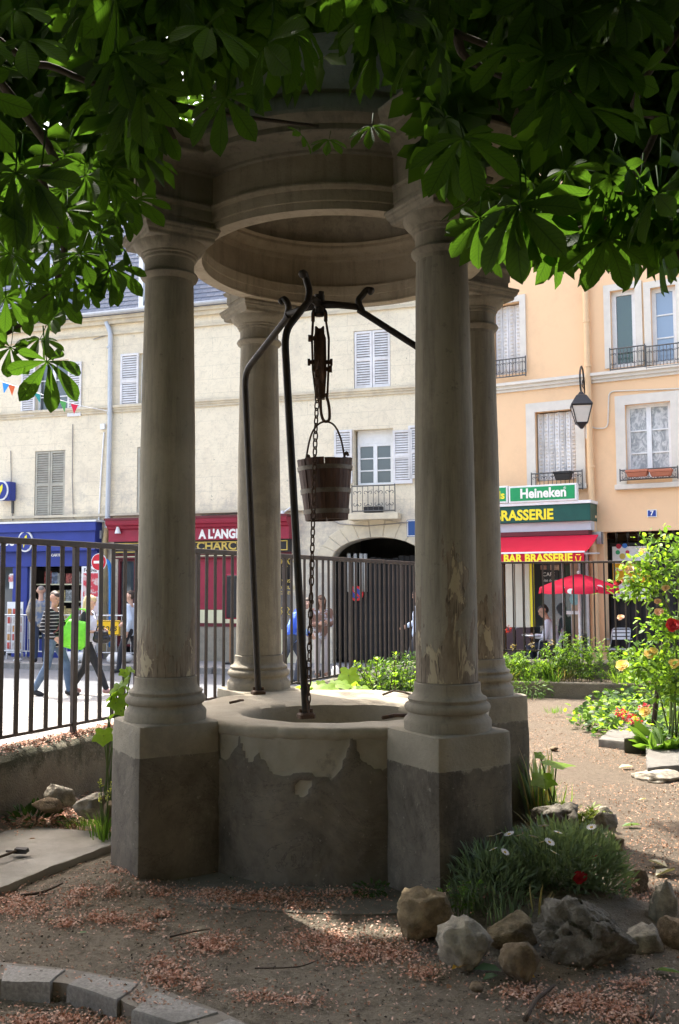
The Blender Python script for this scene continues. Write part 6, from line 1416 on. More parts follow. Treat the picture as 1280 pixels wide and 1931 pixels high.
# ------------------------------------------------------------------ rocks
def rock(px, Y, label, mtl, seed, sub=4, rough=.22, holes=0.0, flat=1.0, depth=1.0, sink=.15, group='rockery stones', name='rock', sharp=0.0):
    """px = bounding box in the photograph; Y = depth of its centre"""
    x0, y0, x1, y1 = px; c = at((x0 + x1) / 2, (y0 + y1) / 2, Y); w = abs(at(x1, y0, Y).x - at(x0, y0, Y).x) / 2; h = abs(at(x0, y0, Y).z - at(x0, y1, Y).z) / 2
    bm = bmesh.new(); bmesh.ops.create_icosphere(bm, subdivisions=sub, radius=1.0); S = Vector((seed * 3.7, seed * 1.3, seed * 2.1)); rs_ = random.Random(seed); planes = []
    for k in range(13): planes.append((Vector((rs_.gauss(0, 1), rs_.gauss(0, 1), rs_.gauss(0, 1))).normalized(), rs_.uniform(.58, .90)))
    for v in bm.verts:
        d = v.co.normalized(); r = 1 + rough * mnoise.noise(d * 1.3 + S) * 1.3 + rough * .55 * mnoise.noise(d * 3.1 + S) + rough * .30 * mnoise.noise(d * 8 + S) + .035 * mnoise.noise(d * 17 + S)
        if sharp:
            q = max(abs(d.x), abs(d.y), abs(d.z)); r *= (1 - sharp) + sharp * (.82 / q)
        if holes:
            k = mnoise.noise(d * 3.6 + S * 2); k2 = mnoise.noise(d * 8 + S * 3)
            if k > .22: r -= holes * (k - .22) * 2.0
            if k2 > .25: r -= holes * (k2 - .25) * 1.0
        q_ = d * r
        for pn, pd in planes:
            e = q_.dot(pn) - pd
            if e > 0: q_ = q_ - pn * e * .93
        r = 1.0; d = q_
        q_ = d * (1 + .10 * mnoise.noise(d * 4.5 + S) + .07 * mnoise.noise(d * 10 + S) + .05 * mnoise.noise(d * 22 + S)); d = q_
        v.co = Vector((d.x * r * w, d.y * r * w * depth, d.z * r * h * flat - .12 * h))
    me = bpy.data.meshes.new(name); bm.to_mesh(me); bm.free(); me.materials.append(mtl); me.polygons.foreach_set('use_smooth', [True] * len(me.polygons))
    co = np.array([v.co for v in me.vertices]); lo, hi = co.min(0), co.max(0); ext = (hi - lo) / 2; tgt = np.array([w, w * depth, h * 1.06])
    co = (co - (lo + hi) / 2) / ext * tgt; co[:, 2] -= .06 * h; me.vertices.foreach_set('co', co.astype(np.float32).ravel()); me.update()
    o = link(name, me, None, mw=Matrix.Translation(c)); return tag(o, label, 'stone', group)
ROCKA = mat('ochre_porous_stone', (.34, .26, .155), (.20, .15, .09), 22, .95, .9, 60, .02, 0, .2, (.09, .075, .05), 9)
ROCKB = mat('grey_smooth_stone', (.38, .34, .265), (.19, .17, .14), 18, .92, .7, 70, .012, 0, .2, (.11, .10, .08), 8)
ROCKC = mat('brown_round_stone', (.22, .165, .105), (.13, .095, .06), 24, .92, .8, 70, .015, 0, .2, (.08, .065, .045), 9)
ROCKD = mat('holed_grey_tufa', (.28, .255, .21), (.15, .13, .10), 20, .95, 1.0, 55, .025, 0, .2, (.07, .06, .048), 8)
rock((747, 1674, 858, 1768), 4.12, 'ochre porous boulder tilted against the foot of the right pedestal', ROCKA, 1, 4, .20, .05, 1, .9, sharp=.45)
rock((822, 1732, 932, 1826), 3.80, 'pale smooth grey boulder in the front row of the rockery', ROCKB, 2, 4, .15, 0, 1, .8, sharp=.35)
rock((940, 1772, 1016, 1846), 3.68, 'small brown round boulder between the pale and the holed rock', ROCKC, 3, 4, .10, 0, 1, .9)
rock((905, 1722, 1012, 1792), 4.02, 'flat ochre slab of rock behind the small round boulder', ROCKA, 4, 4, .16, .04, 1, .8, sharp=.5)
rock((1008, 1690, 1200, 1838), 3.86, 'large holed grey tufa rock at the front of the flower bed', ROCKD, 15, 5, .30, .62, 1, .7)
rock((1168, 1742, 1258, 1815), 3.98, 'square grey rock right of the holed tufa rock', ROCKB, 6, 4, .16, .04, 1, .9, sharp=.5)
rock((1212, 1655, 1282, 1790), 4.30, 'tall leaning pale rock at the right edge of the flower bed', ROCKB, 7, 4, .22, .08, 1, .8, sharp=.4)
rock((1238, 1730, 1330, 1812), 4.02, 'brownish rock cut off by the right picture edge', ROCKC, 8, 4, .18, .05, 1, .9, sharp=.4)
rock((1168, 1636, 1222, 1690), 4.72, 'dark brown rock at the back right of the daisy clump', ROCKC, 9, 4, .2, .1, 1, .9)
rock((1000, 1512, 1092, 1582), 5.35, 'dark holed rock against the far right pedestal', ROCKD, 10, 4, .3, .4, 1, .7)
rock((1112, 1530, 1166, 1580), 5.45, 'squared brown stone at the corner of the small bed', ROCKB, 11, 4, .14, 0, 1, .8, sharp=.6)
rock((1128, 1520, 1156, 1548), 5.75, 'small stone behind the squared brown stone', ROCKB, 12, 3, .14, 0, 1, .8, sharp=.5)
rock((1124, 1568, 1178, 1608), 5.1, 'low stone half sunk in the path beside the daisies', ROCKC, 13, 4, .14, 0, 1, .8, sharp=.3)
rock((84, 1478, 146, 1520), 5.95, 'flat rubble stone at the foot of the low wall', ROCKB, 20, 4, .2, .05, 1, .8, sharp=.5, group='rubble by the wall')
rock((140, 1495, 208, 1545), 5.72, 'pale broken stone left of the near left pedestal', ROCKB, 21, 4, .2, .05, 1, .8, sharp=.4, group='rubble by the wall')
rock((196, 1510, 224, 1552), 5.55, 'rounded stone tucked against the left pedestal', ROCKC, 22, 3, .15, 0, 1, .9, group='rubble by the wall')
rock((60, 1505, 116, 1530), 5.82, 'dark thin stone lying in the leaf litter by the wall', ROCKC, 23, 3, .15, 0, 1, .9, sharp=.4, group='rubble by the wall')
for i, (x, y, s, lab) in enumerate(((1045, 1412, 8, 'small pebble alone in the middle of the sunny path'), (1085, 1310, 9, 'pebble by the edging of the weedy bed'), (898, 1862, 14, 'grey pebble in front of the holed rock'))):
    p = gnd(x, y, .02); rock((x - s, y - s * .6, x + s, y + s * .6), p.y, lab, ROCKC, 30 + i, 3, .15, 0, 1, 1, group='pebbles', name='pebble')
rock((1195, 1452, 1290, 1480), 7.3, 'thin paving fragment under the large stone slab', ROCKB, 41, 4, .12, 0, .9, .8, sharp=.6, group='rubble by the slabs')

# ------------------------------------------------------------------ leaf tools
def rot_frames(fwd, up):
    f = fwd / np.linalg.norm(fwd, axis=1, keepdims=True); s = np.cross(up, f); s /= np.maximum(np.linalg.norm(s, axis=1, keepdims=True), 1e-6); n = np.cross(f, s); return np.stack([f, s, n], axis=2)   # columns x=f,y=s,z=n
def mesh_np(name, V, Fl, nv, mtl, smooth=True):
    """V (N,k,3) instances of a template with faces list Fl"""
    N, k, _ = V.shape; me = bpy.data.meshes.new(name); co = V.reshape(-1, 3)
    loops = []; starts = []; tot = []
    tri = [f for f in Fl]
    base = np.arange(N)[:, None] * k
    flat = np.concatenate([np.asarray(f) for f in tri]); per = len(flat)
    L = (base + flat[None, :]).reshape(-1); ls = np.array([len(f) for f in tri]); st = np.concatenate([[0], np.cumsum(ls)[:-1]])
    S = (np.arange(N)[:, None] * per + st[None, :]).reshape(-1)
    me.vertices.add(N * k); me.vertices.foreach_set('co', co.astype(np.float32).ravel()); me.loops.add(len(L)); me.loops.foreach_set('vertex_index', L.astype(np.int32)); me.polygons.add(len(S)); me.polygons.foreach_set('loop_start', S.astype(np.int32))
    try: me.polygons.foreach_set('loop_total', np.tile(ls, N).astype(np.int32))
    except Exception: pass
    me.update(calc_edges=True); me.validate(); me.materials.append(mtl)
    if smooth: me.polygons.foreach_set('use_smooth', [True] * len(me.polygons))
    return me
LEAF_T = np.array([(0, 0, 0), (.35, .22, .05), (.35, -.22, .05), (.38, 0, 0), (.75, .17, 0), (.75, -.17, 0), (.75, 0, -.04), (1, 0, -.12)], float)
LEAF_F = [(0, 3, 1), (0, 2, 3), (3, 6, 4, 1), (3, 2, 5, 6), (6, 7, 4), (6, 5, 7)]
BLADE_T = np.array([(0, .04, 0), (0, -.04, 0), (.35, .045, .02), (.35, -.045, .02), (.7, .03, -.02), (.7, -.03, -.02), (1, 0, -.12)], float); BLADE_F = [(0, 1, 3, 2), (2, 3, 5, 4), (4, 5, 6)]
def cloud(name, P, D, size, mtl, parent=None, T=LEAF_T, F=LEAF_F, width=1.0, up=None, stuff=True):
    P = np.asarray(P, float); D = np.asarray(D, float); N = len(P); size = np.broadcast_to(np.asarray(size, float), (N,))
    U = RNG.normal(0, .45, (N, 3)) + np.array([0, 0, 1.0]) if up is None else up
    R = rot_frames(D, U); t = T.copy(); t[:, 1] *= width; V = np.einsum('nij,kj->nki', R, t) * size[:, None, None] + P[:, None, :]
    me = mesh_np(name, V, F, len(T), mtl); o = link(name, me, parent)
    if stuff: o['kind'] = 'stuff'
    return o
def ball(n, c, r, hollow=.35, zmin=None):
    d = RNG.normal(0, 1, (n, 3)); d /= np.linalg.norm(d, axis=1, keepdims=True); k = hollow + (1 - hollow) * RNG.random((n, 1)) ** .5
    lump = np.array([1 + .22 * mnoise.noise(Vector(q) * 2.2 + Vector((c[0] * 3, c[1], c[2]))) for q in d])[:, None]
    p = np.array(c) + d * k * lump * np.array(r)
    if zmin is not None: keep = p[:, 2] > zmin; p, d = p[keep], d[keep]
    return p, d

# ------------------------------------------------------------------ horse chestnut over the well
BND = [(-300, 640), (0, 690), (30, 690), (62, 755), (100, 772), (150, 690), (172, 640), (200, 585), (245, 565), (262, 470), (277, 330), (330, 305), (480, 285), (600, 292), (700, 285), (760, 335), (800, 350), (845, 385), (886, 390), (900, 500), (960, 525), (1040, 542), (1100, 535), (1180, 555), (1222, 520), (1280, 530), (1600, 560)]
BX, BYY = np.array([b[0] for b in BND], float), np.array([b[1] for b in BND], float)
def palmate(nseg, angs, lens, full=True):
    T = []; F = []; ts = [0, .14, .32, .5, .66, .8, .92, 1.0] if nseg > 4 else [0, .35, .76, 1.0]; ws = [.010, .032, .078, .130, .170, .182, .125, 0] if nseg > 4 else [.012, .085, .185, 0]
    for a, L in zip(angs, lens):
        ca, sa = math.cos(a), math.sin(a); b0 = len(T)
        for t, w in zip(ts, ws):
            for s in (-1, 0, 1):
                lx, ly = t * L, s * w * L; z = -.30 * (t ** 2) * L + (.055 * L * abs(s) * (1 if 0 < t < 1 else 0)); T.append((lx * ca - ly * sa, lx * sa + ly * ca, z))
        for i in range(len(ts) - 1):
            for s in (0, 1): F.append((b0 + i * 3 + s, b0 + (i + 1) * 3 + s, b0 + (i + 1) * 3 + s + 1, b0 + i * 3 + s + 1))
    return np.array(T, float), F
ANG = [math.radians(a) for a in (0, 40, -40, 80, -80, 122, -122)]; LEN = [1.0, .98, .96, .82, .8, .56, .54]
LHI, LHF = palmate(7, ANG, LEN); LLO, LLF = palmate(3, ANG[:5], LEN[:5])
def chestnut_mat():
    t = NT('horse_chestnut_leaf'); n1 = t.noise(1.3, 3, .6); n2 = t.noise(40, 3, .6)
    c = t.mix(t.ramp(n1, [(.35, 0.0), (.65, 1.0)]), (.018, .037, .009), (.029, .055, .013)); t.color(c); t.rough(.6); t.p.inputs['Specular IOR Level'].default_value = .12
    uv = t.n('ShaderNodeUVMap'); sx = t.n('ShaderNodeSeparateXYZ'); t.l(uv.outputs[0], sx.inputs[0]); av = t.math('ABSOLUTE', t.math('SUBTRACT', sx.outputs[1], .5))
    vein = t.ramp(t.math('FRACT', t.math('MULTIPLY', t.math('SUBTRACT', sx.outputs[0], t.math('MULTIPLY', av, .34)), 13.0)), [(0.0, 1.0), (.12, .25), (.5, 0.0), (.88, .25), (1.0, 1.0)])
    rib = t.ramp(av, [(0.0, 1.0), (.05, .0)]); vein = t.math('MAXIMUM', t.math('MULTIPLY', vein, .55), rib)
    blot = t.ramp(t.noise(9, 4, .7), [(.60, 0.0), (.72, .8)])
    trc = t.mix(vein, (.092, .205, .012), (.036, .082, .009)); trc = t.mix(t.math('MULTIPLY', blot, .5), trc, (.10, .13, .02))
    t.bump(vein, .35, .01)
    tr = t.n('ShaderNodeBsdfTranslucent'); t.l(trc, tr.inputs[0]); mx = t.n('ShaderNodeMixShader'); mx.inputs[0].default_value = .5
    t.l(t.p.outputs[0], mx.inputs[1]); t.l(tr.outputs[0], mx.inputs[2]); t.l(mx.outputs[0], t.out.inputs[0]); return t.m
CHM = chestnut_mat(); BARK = mat('chestnut_bark', (.085, .065, .05), (.05, .039, .031), 8, .95, .6, 25, .02, 0, .2, (.11, .10, .08), 2)
TRK = Vector((-1.9, -2.6, 0)); tree = empty('horse_chestnut_tree', TRK, 'horse chestnut tree whose large palmate leaves overhang the well', 'tree')
fork = TRK + Vector((.25, .3, 2.9))
m = MB(); m.tube([TRK + Vector((0, 0, -.2)), TRK + Vector((.02, .02, .15)), TRK + Vector((.08, .05, 1.0)), TRK + Vector((.15, .15, 2.0)), fork], [.42, .34, .28, .25, .22], 14)
for i, v in enumerate(m.v): k = 1 + .08 * mnoise.noise(Vector(v) * 3); m.v[i] = (TRK.x + (v[0] - TRK.x) * k, TRK.y + (v[1] - TRK.y) * k, v[2])
m.build('trunk', BARK, tree, smooth=True)
LIMBS = [[fork, (-.6, .3, 4.3), (.0, 2.6, 5.6), (.3, 4.8, 6.3), (.2, 6.6, 6.6)], [fork, (-2.4, .8, 4.4), (-2.9, 2.8, 5.2), (-2.8, 4.6, 5.4), (-3.2, 6.4, 5.3), (-3.4, 8.0, 5.3)], [fork, (.3, -1.2, 4.6), (2.2, .6, 5.6), (3.4, 2.8, 5.8), (3.6, 4.6, 5.6)], [fork, (-2.4, -3.4, 4.6), (-3.2, -4.4, 6.0)], [fork, (-.4, -3.8, 4.8), (1.4, -4.4, 6.2)], [fork, (-1.4, -1.2, 5.2), (-1.0, .6, 7.6), (-.6, 2.2, 8.6)]]
E_ = lambda *a: [at(x, y, Y) for x, y, Y in a]
LIMBS += [[Vector((-2.4, .8, 4.4)), Vector((-2.3, 2.0, 4.1))] + E_((-60, 30, 3.2), (110, 130, 3.4), (230, 172, 3.55), (420, 214, 3.7), (600, 238, 3.8)), [Vector((-2.9, 2.8, 5.2))] + E_((20, 180, 3.3), (75, 330, 3.35), (118, 450, 3.45), (108, 525, 3.5), (40, 612, 3.5), (-40, 650, 3.5)), [Vector((2.2, .6, 5.6)), Vector((1.1, 2.0, 4.4))] + E_((700, -60, 3.0), (770, 20, 3.05), (860, 62, 3.1), (980, 112, 3.2), (1075, 172, 3.3), (1130, 260, 3.3)), [Vector((3.4, 2.8, 5.8))] + E_((1300, 30, 3.2), (1240, 240, 3.2), (1150, 400, 3.2), (1060, 440, 3.2)), E_((860, 62, 3.1), (880, 110, 3.15), (960, 150, 3.2), (1015, 176, 3.25)), E_((230, 172, 3.55), (300, 215, 3.6), (330, 262, 3.65)), [Vector((3.6, 4.6, 5.6)), at(1330, 420, 3.6), at(1275, 425, 3.5), at(1190, 446, 3.45)]]
for k, L in enumerate(LIMBS):
    pth = arc(L, 5); big = k < 6; n = len(pth); m = MB(); m.tube(pth, [((.16 if big else .013) * (1 - i / n) + (.018 if big else .006)) for i in range(n)], 8 if big else 6); m.build('limb' if big else 'branch', BARK, tree, smooth=True)
def well_clear(p):
    return math.hypot(p[0] - WELL.x, p[1] - WELL.y) > 1.5 or p[2] > 4.95 or p[2] < 3.0
# openings in the crown: light shafts towards the sun and small sky holes
SHAFT = [(at(88, 690, 2.9), .30), (at(100, 604, 2.95), .26), (at(75, 640, 3.05), .22), (at(20, 655, 3.0), .24), (at(55, 490, 2.9), .12), (at(1257, 500, 2.8), .16), (at(1110, 525, 2.9), .12), (at(930, 500, 2.9), .12), (at(1020, 520, 2.9), .12), (at(1180, 530, 2.8), .14), (at(1240, 420, 2.8), .10), (at(1100, 330, 3.0), .08), (at(180, 520, 3.3), .12), (gnd(570, 1743), .11), (gnd(640, 1753), .12), (gnd(710, 1762), .12), (gnd(760, 1765), .10), (at(1050, 1600, 4.5), .32), (at(1120, 1620, 4.6), .32), (at(960, 1660, 4.3), .2), (gnd(1230, 1600), .3), (gnd(150, 1545), .3), (gnd(400, 1760), .1), (gnd(1180, 1650), .3), (at(860, 1690, 4.1), .14)]
HOLES = [(225, 412, 30), (185, 425, 20), (75, 455, 26), (108, 487, 8), (1067, 325, 3), (35, 200, 5), (313, 33, 5), (110, 225, 6), (1240, 90, 2), (645, 60, 3), (880, 55, 2), (1210, 150, 8), (240, 445, 14)]
def blocked(p, own=.5):
    p = Vector(p)
    for q, r in SHAFT:
        v = p - q; t = v.dot(_sd)
        if t > own and (v - _sd * t).length < r + (.16 if q.z > 1 else .07): return True
    return False
def in_hole(px, rp, k=.55):
    return any(math.hypot(px[0] - x, px[1] - y) < r + rp * k for x, y, r in HOLES)
# 300 leaves that show largest
hero = MB(); hm = hero
sh_v, sh_f = [], []
for i, (x, y, z) in enumerate(LHI): sh_v.append((x, y, z))
pet = MB(); pet.tube([(0, 0, 0), (-.25, 0, .03), (-.7, 0, .16)], [.012, .012, .016], 5)
hme = MB(); hme.add(sh_v, LHF); hme.add(pet.v, pet.f); hmesh = hme.mesh('leaf', CHM, True)
uvl = hmesh.uv_layers.new(name='UVMap'); _ts = [0, .14, .32, .5, .66, .8, .92, 1.0]
for lp in hmesh.loops:
    vi = lp.vertex_index
    uvl.data[lp.index].uv = ((_ts[(vi % 24) // 3], .5 * ((vi % 24) % 3)) if vi < len(sh_v) else (.05, .2))
EXPL = [(88, 682, 95, 2.9), (100, 604, 78, 2.95), (75, 640, 60, 3.05), (20, 655, 62, 3.0), (55, 470, 80, 2.9), (20, 480, 78, 2.8), (150, 480, 74, 3.2), (205, 505, 76, 3.3), (232, 470, 66, 3.4), (190, 440, 70, 3.3), (125, 400, 82, 3.1), (1000, 345, 66, 3.2), (1112, 416, 112, 2.9), (1257, 462, 100, 2.8), (905, 412, 92, 2.9), (1145, 452, 110, 2.8), (1067, 322, 86, 3.0), (1210, 150, 110, 2.7), (1225, 405, 96, 2.9), (975, 430, 96, 2.9), (1040, 448, 98, 2.9), (930, 440, 88, 3.0), (860, 285, 98, 2.9), (838, 225, 90, 2.8), (1280, 400, 110, 2.8), (1090, 445, 92, 3.1), (1185, 452, 100, 3.1), (620, 265, 45, 3.6), (568, 255, 42, 3.6), (700, 240, 60, 3.3), (230, 380, 70, 3.4), (160, 330, 84, 3.2), (60, 380, 88, 3.0), (10, 560, 66, 3.1), (170, 545, 40, 3.3)]
EXPL += [(x_ + RNG.normal(0, 14), y_ + RNG.normal(0, 12), RNG.uniform(62, 84), RNG.uniform(3.3, 4.0)) for x_, y_ in ((5, 360), (45, 345), (95, 360), (140, 372), (200, 350), (10, 410), (50, 425), (110, 430), (160, 420), (215, 410), (0, 460), (40, 505), (85, 490), (130, 505), (180, 490), (225, 495), (20, 530), (70, 540), (120, 535), (205, 455), (150, 455), (30, 300), (90, 300), (150, 305), (210, 300), (245, 340), (5, 600), (60, 585))]
cand = list(EXPL)
while len(cand) < 300:
    x = RNG.uniform(-70, 1350); b = float(np.interp(x, BX, BYY)); Y = RNG.uniform(2.6, 3.9); rp = RNG.uniform(.16, .23) * 1800 / Y
    f = RNG.random(); y = b - rp * RNG.uniform(.75, 1.0) - (b + 60) * (f ** 1.1) * .98
    if 280 < x < 890 and y > 100 and RNG.random() < .82: continue
    if ((x - 955) / 80) ** 2 + ((y - 262) / 80) ** 2 < 1: continue
    if x < 275 and y > 400 and RNG.random() < .4: continue
    if x < 275 and y + rp > 600: continue
    if in_hole((x, y), rp, .5) or blocked(at(x, y, Y), .3): continue
    cand.append((x, y, rp, Y))
for x, y, rp, Y in cand:
    q = at(x, y, Y)
    if not well_clear(q): Y -= .4; q = at(x, y, Y)
    s = rp * Y / 1800; az = RNG.uniform(0, 2 * math.pi) if RNG.random() < .35 else RNG.normal(-math.pi / 2, 1.0); pit = -math.radians(RNG.uniform(35, 85))
    f = Vector((math.cos(az) * math.cos(pit), math.sin(az) * math.cos(pit), math.sin(pit))); upv = Vector((RNG.normal(0, .35), RNG.normal(0, .35), 1)) + Vector((math.cos(az), math.sin(az), 0)) * .5
    sd = upv.cross(f).normalized(); n_ = f.cross(sd)
    Mx = Matrix.Translation(q) @ Matrix((f, sd, n_)).transposed().to_4x4() @ Matrix.Scale(s, 4); link('leaf', hmesh, tree, mw=Mx)
# the rest of the crown as one mass
P = []
CC = np.array([-.8, 2.9, 6.4]); CRD = np.array([5.6, 6.2, 3.3])
NL = 26000
tries = 0
while len(P) < NL:
    d = RNG.normal(0, 1, 3); d /= np.linalg.norm(d); p = CC + d * CRD * RNG.uniform(.35, 1.0) ** .5 * (1 + .18 * mnoise.noise(Vector(d) * 2.5))
    if RNG.random() < .45:    # low unseen skirt added around and behind the viewer to cut light
        a = RNG.uniform(0, 2 * math.pi); p = np.array([-.1 + 6.0 * math.cos(a) * RNG.uniform(.55, 1), 1.0 + 6.0 * math.sin(a) * RNG.uniform(.55, 1), RNG.uniform(1.5, 5.0)])
    if RNG.random() < .28:    # inner foliage behind the hanging sprays
        x_ = RNG.uniform(-120, 1400); p = np.array(at(x_, RNG.uniform(-500, float(np.interp(x_, BX, BYY)) - 60), RNG.uniform(3.4, 7.6)))
    dc = math.dist(p, (0, 0, CAM_H))
    if dc < 1.9: continue
    px = topx(p)
    if px[2] > .3 and -160 < px[0] < 1440 and px[1] > -120:
        b = float(np.interp(px[0], BX, BYY)); rp = .2 * 1800 / px[2]
        if px[0] < 262: b = min(b, 545 - .1 * max(px[0], 0))
        if px[1] > b - rp * 1.05: continue
        if 270 < px[0] < 800 and px[1] > 110 and px[2] < 4.6: continue
        if ((px[0] - 955) / 85) ** 2 + ((px[1] - 262) / 85) ** 2 < 1 and px[2] < 6.3: continue
        if px[2] < 2.4: continue
    elif p[1] > 2.2 and p[2] < 2.6: continue
    if p[2] < (2.3 if p[1] > 1.5 else 1.5): continue
    if p[1] > 7.7 and p[2] < 4.4: continue
    if not well_clear(p): continue
    if p[0] < -2.3 and p[2] < 3.1 and p[1] > .5: continue
    if p[0] > 2.4 and p[2] < 4.0 and p[1] > 2.2: continue
    if blocked(p, .35): continue
    if px[2] > .3 and in_hole(px, .2 * 1800 / px[2], .6): continue
    P.append(p)
for k in range(1700):     # outer bough added towards the street to shade slab and left leaves
    d = RNG.normal(0, 1, 3); d /= np.linalg.norm(d); p = np.array([-3.2, 7.3, 5.6]) + d * np.array([1.6, 1.5, 1.2]) * RNG.random() ** .4
    px = topx(p)
    if px[1] > min(float(np.interp(px[0], BX, BYY)) - 60, 480) or blocked(p, .35) or in_hole(px, 45, .6): continue
    P.append(p)
NL = len(P)
P = np.array(P); az = RNG.uniform(0, 2 * np.pi, NL); pit = -np.radians(RNG.uniform(10, 75, NL)); D = np.stack([np.cos(az) * np.cos(pit), np.sin(az) * np.cos(pit), np.sin(pit)], 1); Uv = RNG.normal(0, .3, (NL, 3)) + np.array([0, 0, 1.0]) + np.stack([np.cos(az), np.sin(az), 0 * az], 1) * .4
cloud('crown', P, D, RNG.uniform(.17, .26, NL), CHM, tree, LLO, LLF, 1.0, Uv)
# ------------------------------------------------------------------ garden plants
G_DARK = leafmat('dark_green_leaf', (.035, .075, .022), (.05, .10, .028), .35); G_MID = leafmat('mid_green_leaf', (.075, .15, .03), (.11, .20, .04), .45); G_LIME = leafmat('lime_green_leaf', (.17, .30, .035), (.22, .34, .05), .5); G_GREY = leafmat('grey_green_leaf', (.12, .175, .115), (.16, .21, .14), .35); G_STRAW = leafmat('straw_stalk', (.34, .27, .13), (.26, .2, .09), .3); STEM = mat('green_stem', (.09, .13, .04), (.07, .10, .03), 8, .7); WOODY = mat('woody_stem', (.09, .065, .045), (.06, .045, .03), 10, .9)
def plant(name, loc, label, cat='plant', group=None): return empty(name, loc, label, cat, group)
def stems(parent, base, n, h, spread, r=.004, mtl=STEM, name='stems', lean=(0, 0)):
    m = MB(); tips = []
    for i in range(n):
        a = RNG.uniform(0, 2 * math.pi); b = base + Vector((RNG.normal(0, spread * .35), RNG.normal(0, spread * .35), -.02)); t = b + Vector((math.cos(a) * spread * RNG.uniform(.3, 1) + lean[0], math.sin(a) * spread * RNG.uniform(.3, 1) + lean[1], h * RNG.uniform(.65, 1.05))); mid = b.lerp(t, .55) + Vector((0, 0, h * .06)); pth = arc([b, mid, t], 4); m.tube(pth, [r] * 5 + [r * .8] * 3 + [r * .4], 4); tips.append(pth)
    o = m.build(name, mtl, parent, smooth=True); o['kind'] = 'stuff'; return tips
def along(tips, n, lo=.15):
    P, D = [], []
    for i in range(n):
        p = tips[RNG.integers(0, len(tips))]; t = RNG.uniform(lo, 1) * (len(p) - 1); k = min(int(t), len(p) - 2); q = p[k].lerp(p[k + 1], t - k); d = (p[k + 1] - p[k]).normalized(); a = RNG.uniform(0, 2 * math.pi); P.append(q); D.append(Vector((math.cos(a), math.sin(a), RNG.uniform(-.2, .7))) + d * .5)
    return np.array(P), np.array(D)
def blades(parent, base, n, L, spread, mtl, name='blades', width=.55, lean=.5):
    a = RNG.uniform(0, 2 * np.pi, n); P = np.array(base) + np.stack([np.cos(a), np.sin(a), 0 * a], 1) * RNG.random((n, 1)) * spread; D = np.stack([np.cos(a) * lean * RNG.random(n), np.sin(a) * lean * RNG.random(n), np.ones(n)], 1); return cloud(name, P, D, RNG.uniform(.5, 1.0, n) * L, mtl, parent, BLADE_T, BLADE_F, width)
# box-like shrub behind the well
b0 = gnd(735, 1312); b0 = Vector((at(735, 1270, 9.6).x, 9.6, 0)); sh = plant('shrub', b0, 'dense small leaved green shrub behind the well between the columns', 'shrub')
tp = stems(sh, b0, 26, .75, .42, .006, WOODY)
for k, (dx, dy, zc, rx, rz_) in enumerate(((-.12, 0, .36, .34, .36), (.22, .05, .40, .36, .40), (.02, -.1, .22, .42, .24), (.45, .1, .38, .3, .36))):
    p, d = ball(1500, (b0.x + dx, b0.y + dy, zc), (rx, .32, rz_), .55, .01); cloud('foliage', p, d + RNG.normal(0, .7, p.shape), RNG.uniform(.03, .05, len(p)), (G_MID, G_DARK, G_DARK, G_MID)[k], sh)
p, d = along(tp, 420, .6); cloud('young_shoots', p, d, RNG.uniform(.04, .06, len(p)), G_LIME, sh)
# broad-leaved plants between the shrub and the rim
def broadleaf(base, spots, label, mtl, name='broad_leaved_plant', rad=.1, petmtl=STEM, group=None):
    pl = plant(name, base, label, 'plant', group)
    n = 22; T = [(0, 0, 0)]
    for k in range(n):
        a = 2 * math.pi * k / n; r = 1 + .17 * math.cos(5 * a) + .06 * math.cos(11 * a); r *= .55 + .45 * min(1, abs(a - math.pi) / 2.2 + .55) if abs(a - math.pi) < .4 else 1; T.append((r * math.cos(a), r * math.sin(a), .10 * math.cos(2 * a) - .12))
    m0 = MB(); m0.add(T, [(0, 1 + k, 1 + (k + 1) % n) for k in range(n)]); me = m0.mesh('leaf', mtl, True); ms = MB()
    for (q, r, tilt, az) in spots:
        link('leaf', me, pl, mw=Matrix.Translation(q) @ Matrix.Rotation(az, 4, 'Z') @ Matrix.Rotation(tilt, 4, 'Y') @ Matrix.Scale(r, 4)); b = Vector((base.x + RNG.normal(0, .03), base.y + RNG.normal(0, .03), 0)); ms.tube(arc([b, b.lerp(q, .6) + Vector((0, 0, .03)), q], 4), .005, 5)
    o = ms.build('stalks', petmtl, pl, smooth=True); o['kind'] = 'stuff'; return pl
bb_ = Vector((at(655, 1290, 7.9).x, 7.9, 0)); broadleaf(bb_, [(at(657, 1273, 7.85), .085, 1.0, -1.6), (at(648, 1290, 7.75), .07, .5, -1.2), (at(690, 1299, 7.8), .075, .4, -.9), (at(672, 1290, 8.0), .055, .7, .8), (at(668, 1300, 7.8), .06, .5, -2.2), (at(706, 1303, 7.7), .06, .3, -.4)], 'large leaved bright green plant rising behind the far rim', G_LIME)
bc_ = Vector((at(600, 1295, 8.1).x, 8.1, 0)); broadleaf(bc_, [(at(596, 1298, 8.0), .075, .5, -1.9), (at(620, 1297, 8.05), .08, .55, -1.3), (at(575, 1300, 8.0), .065, .4, 3.0), (at(555, 1298, 8.1), .065, .5, 2.6), (at(640, 1301, 7.9), .06, .4, -.5), (at(608, 1290, 8.2), .055, .7, -1.0), (at(585, 1291, 8.2), .05, .6, -2.4), (at(630, 1289, 8.2), .05, .7, -1.7)], 'low spreading bright green leaves behind the rim near the tripod leg', G_LIME)
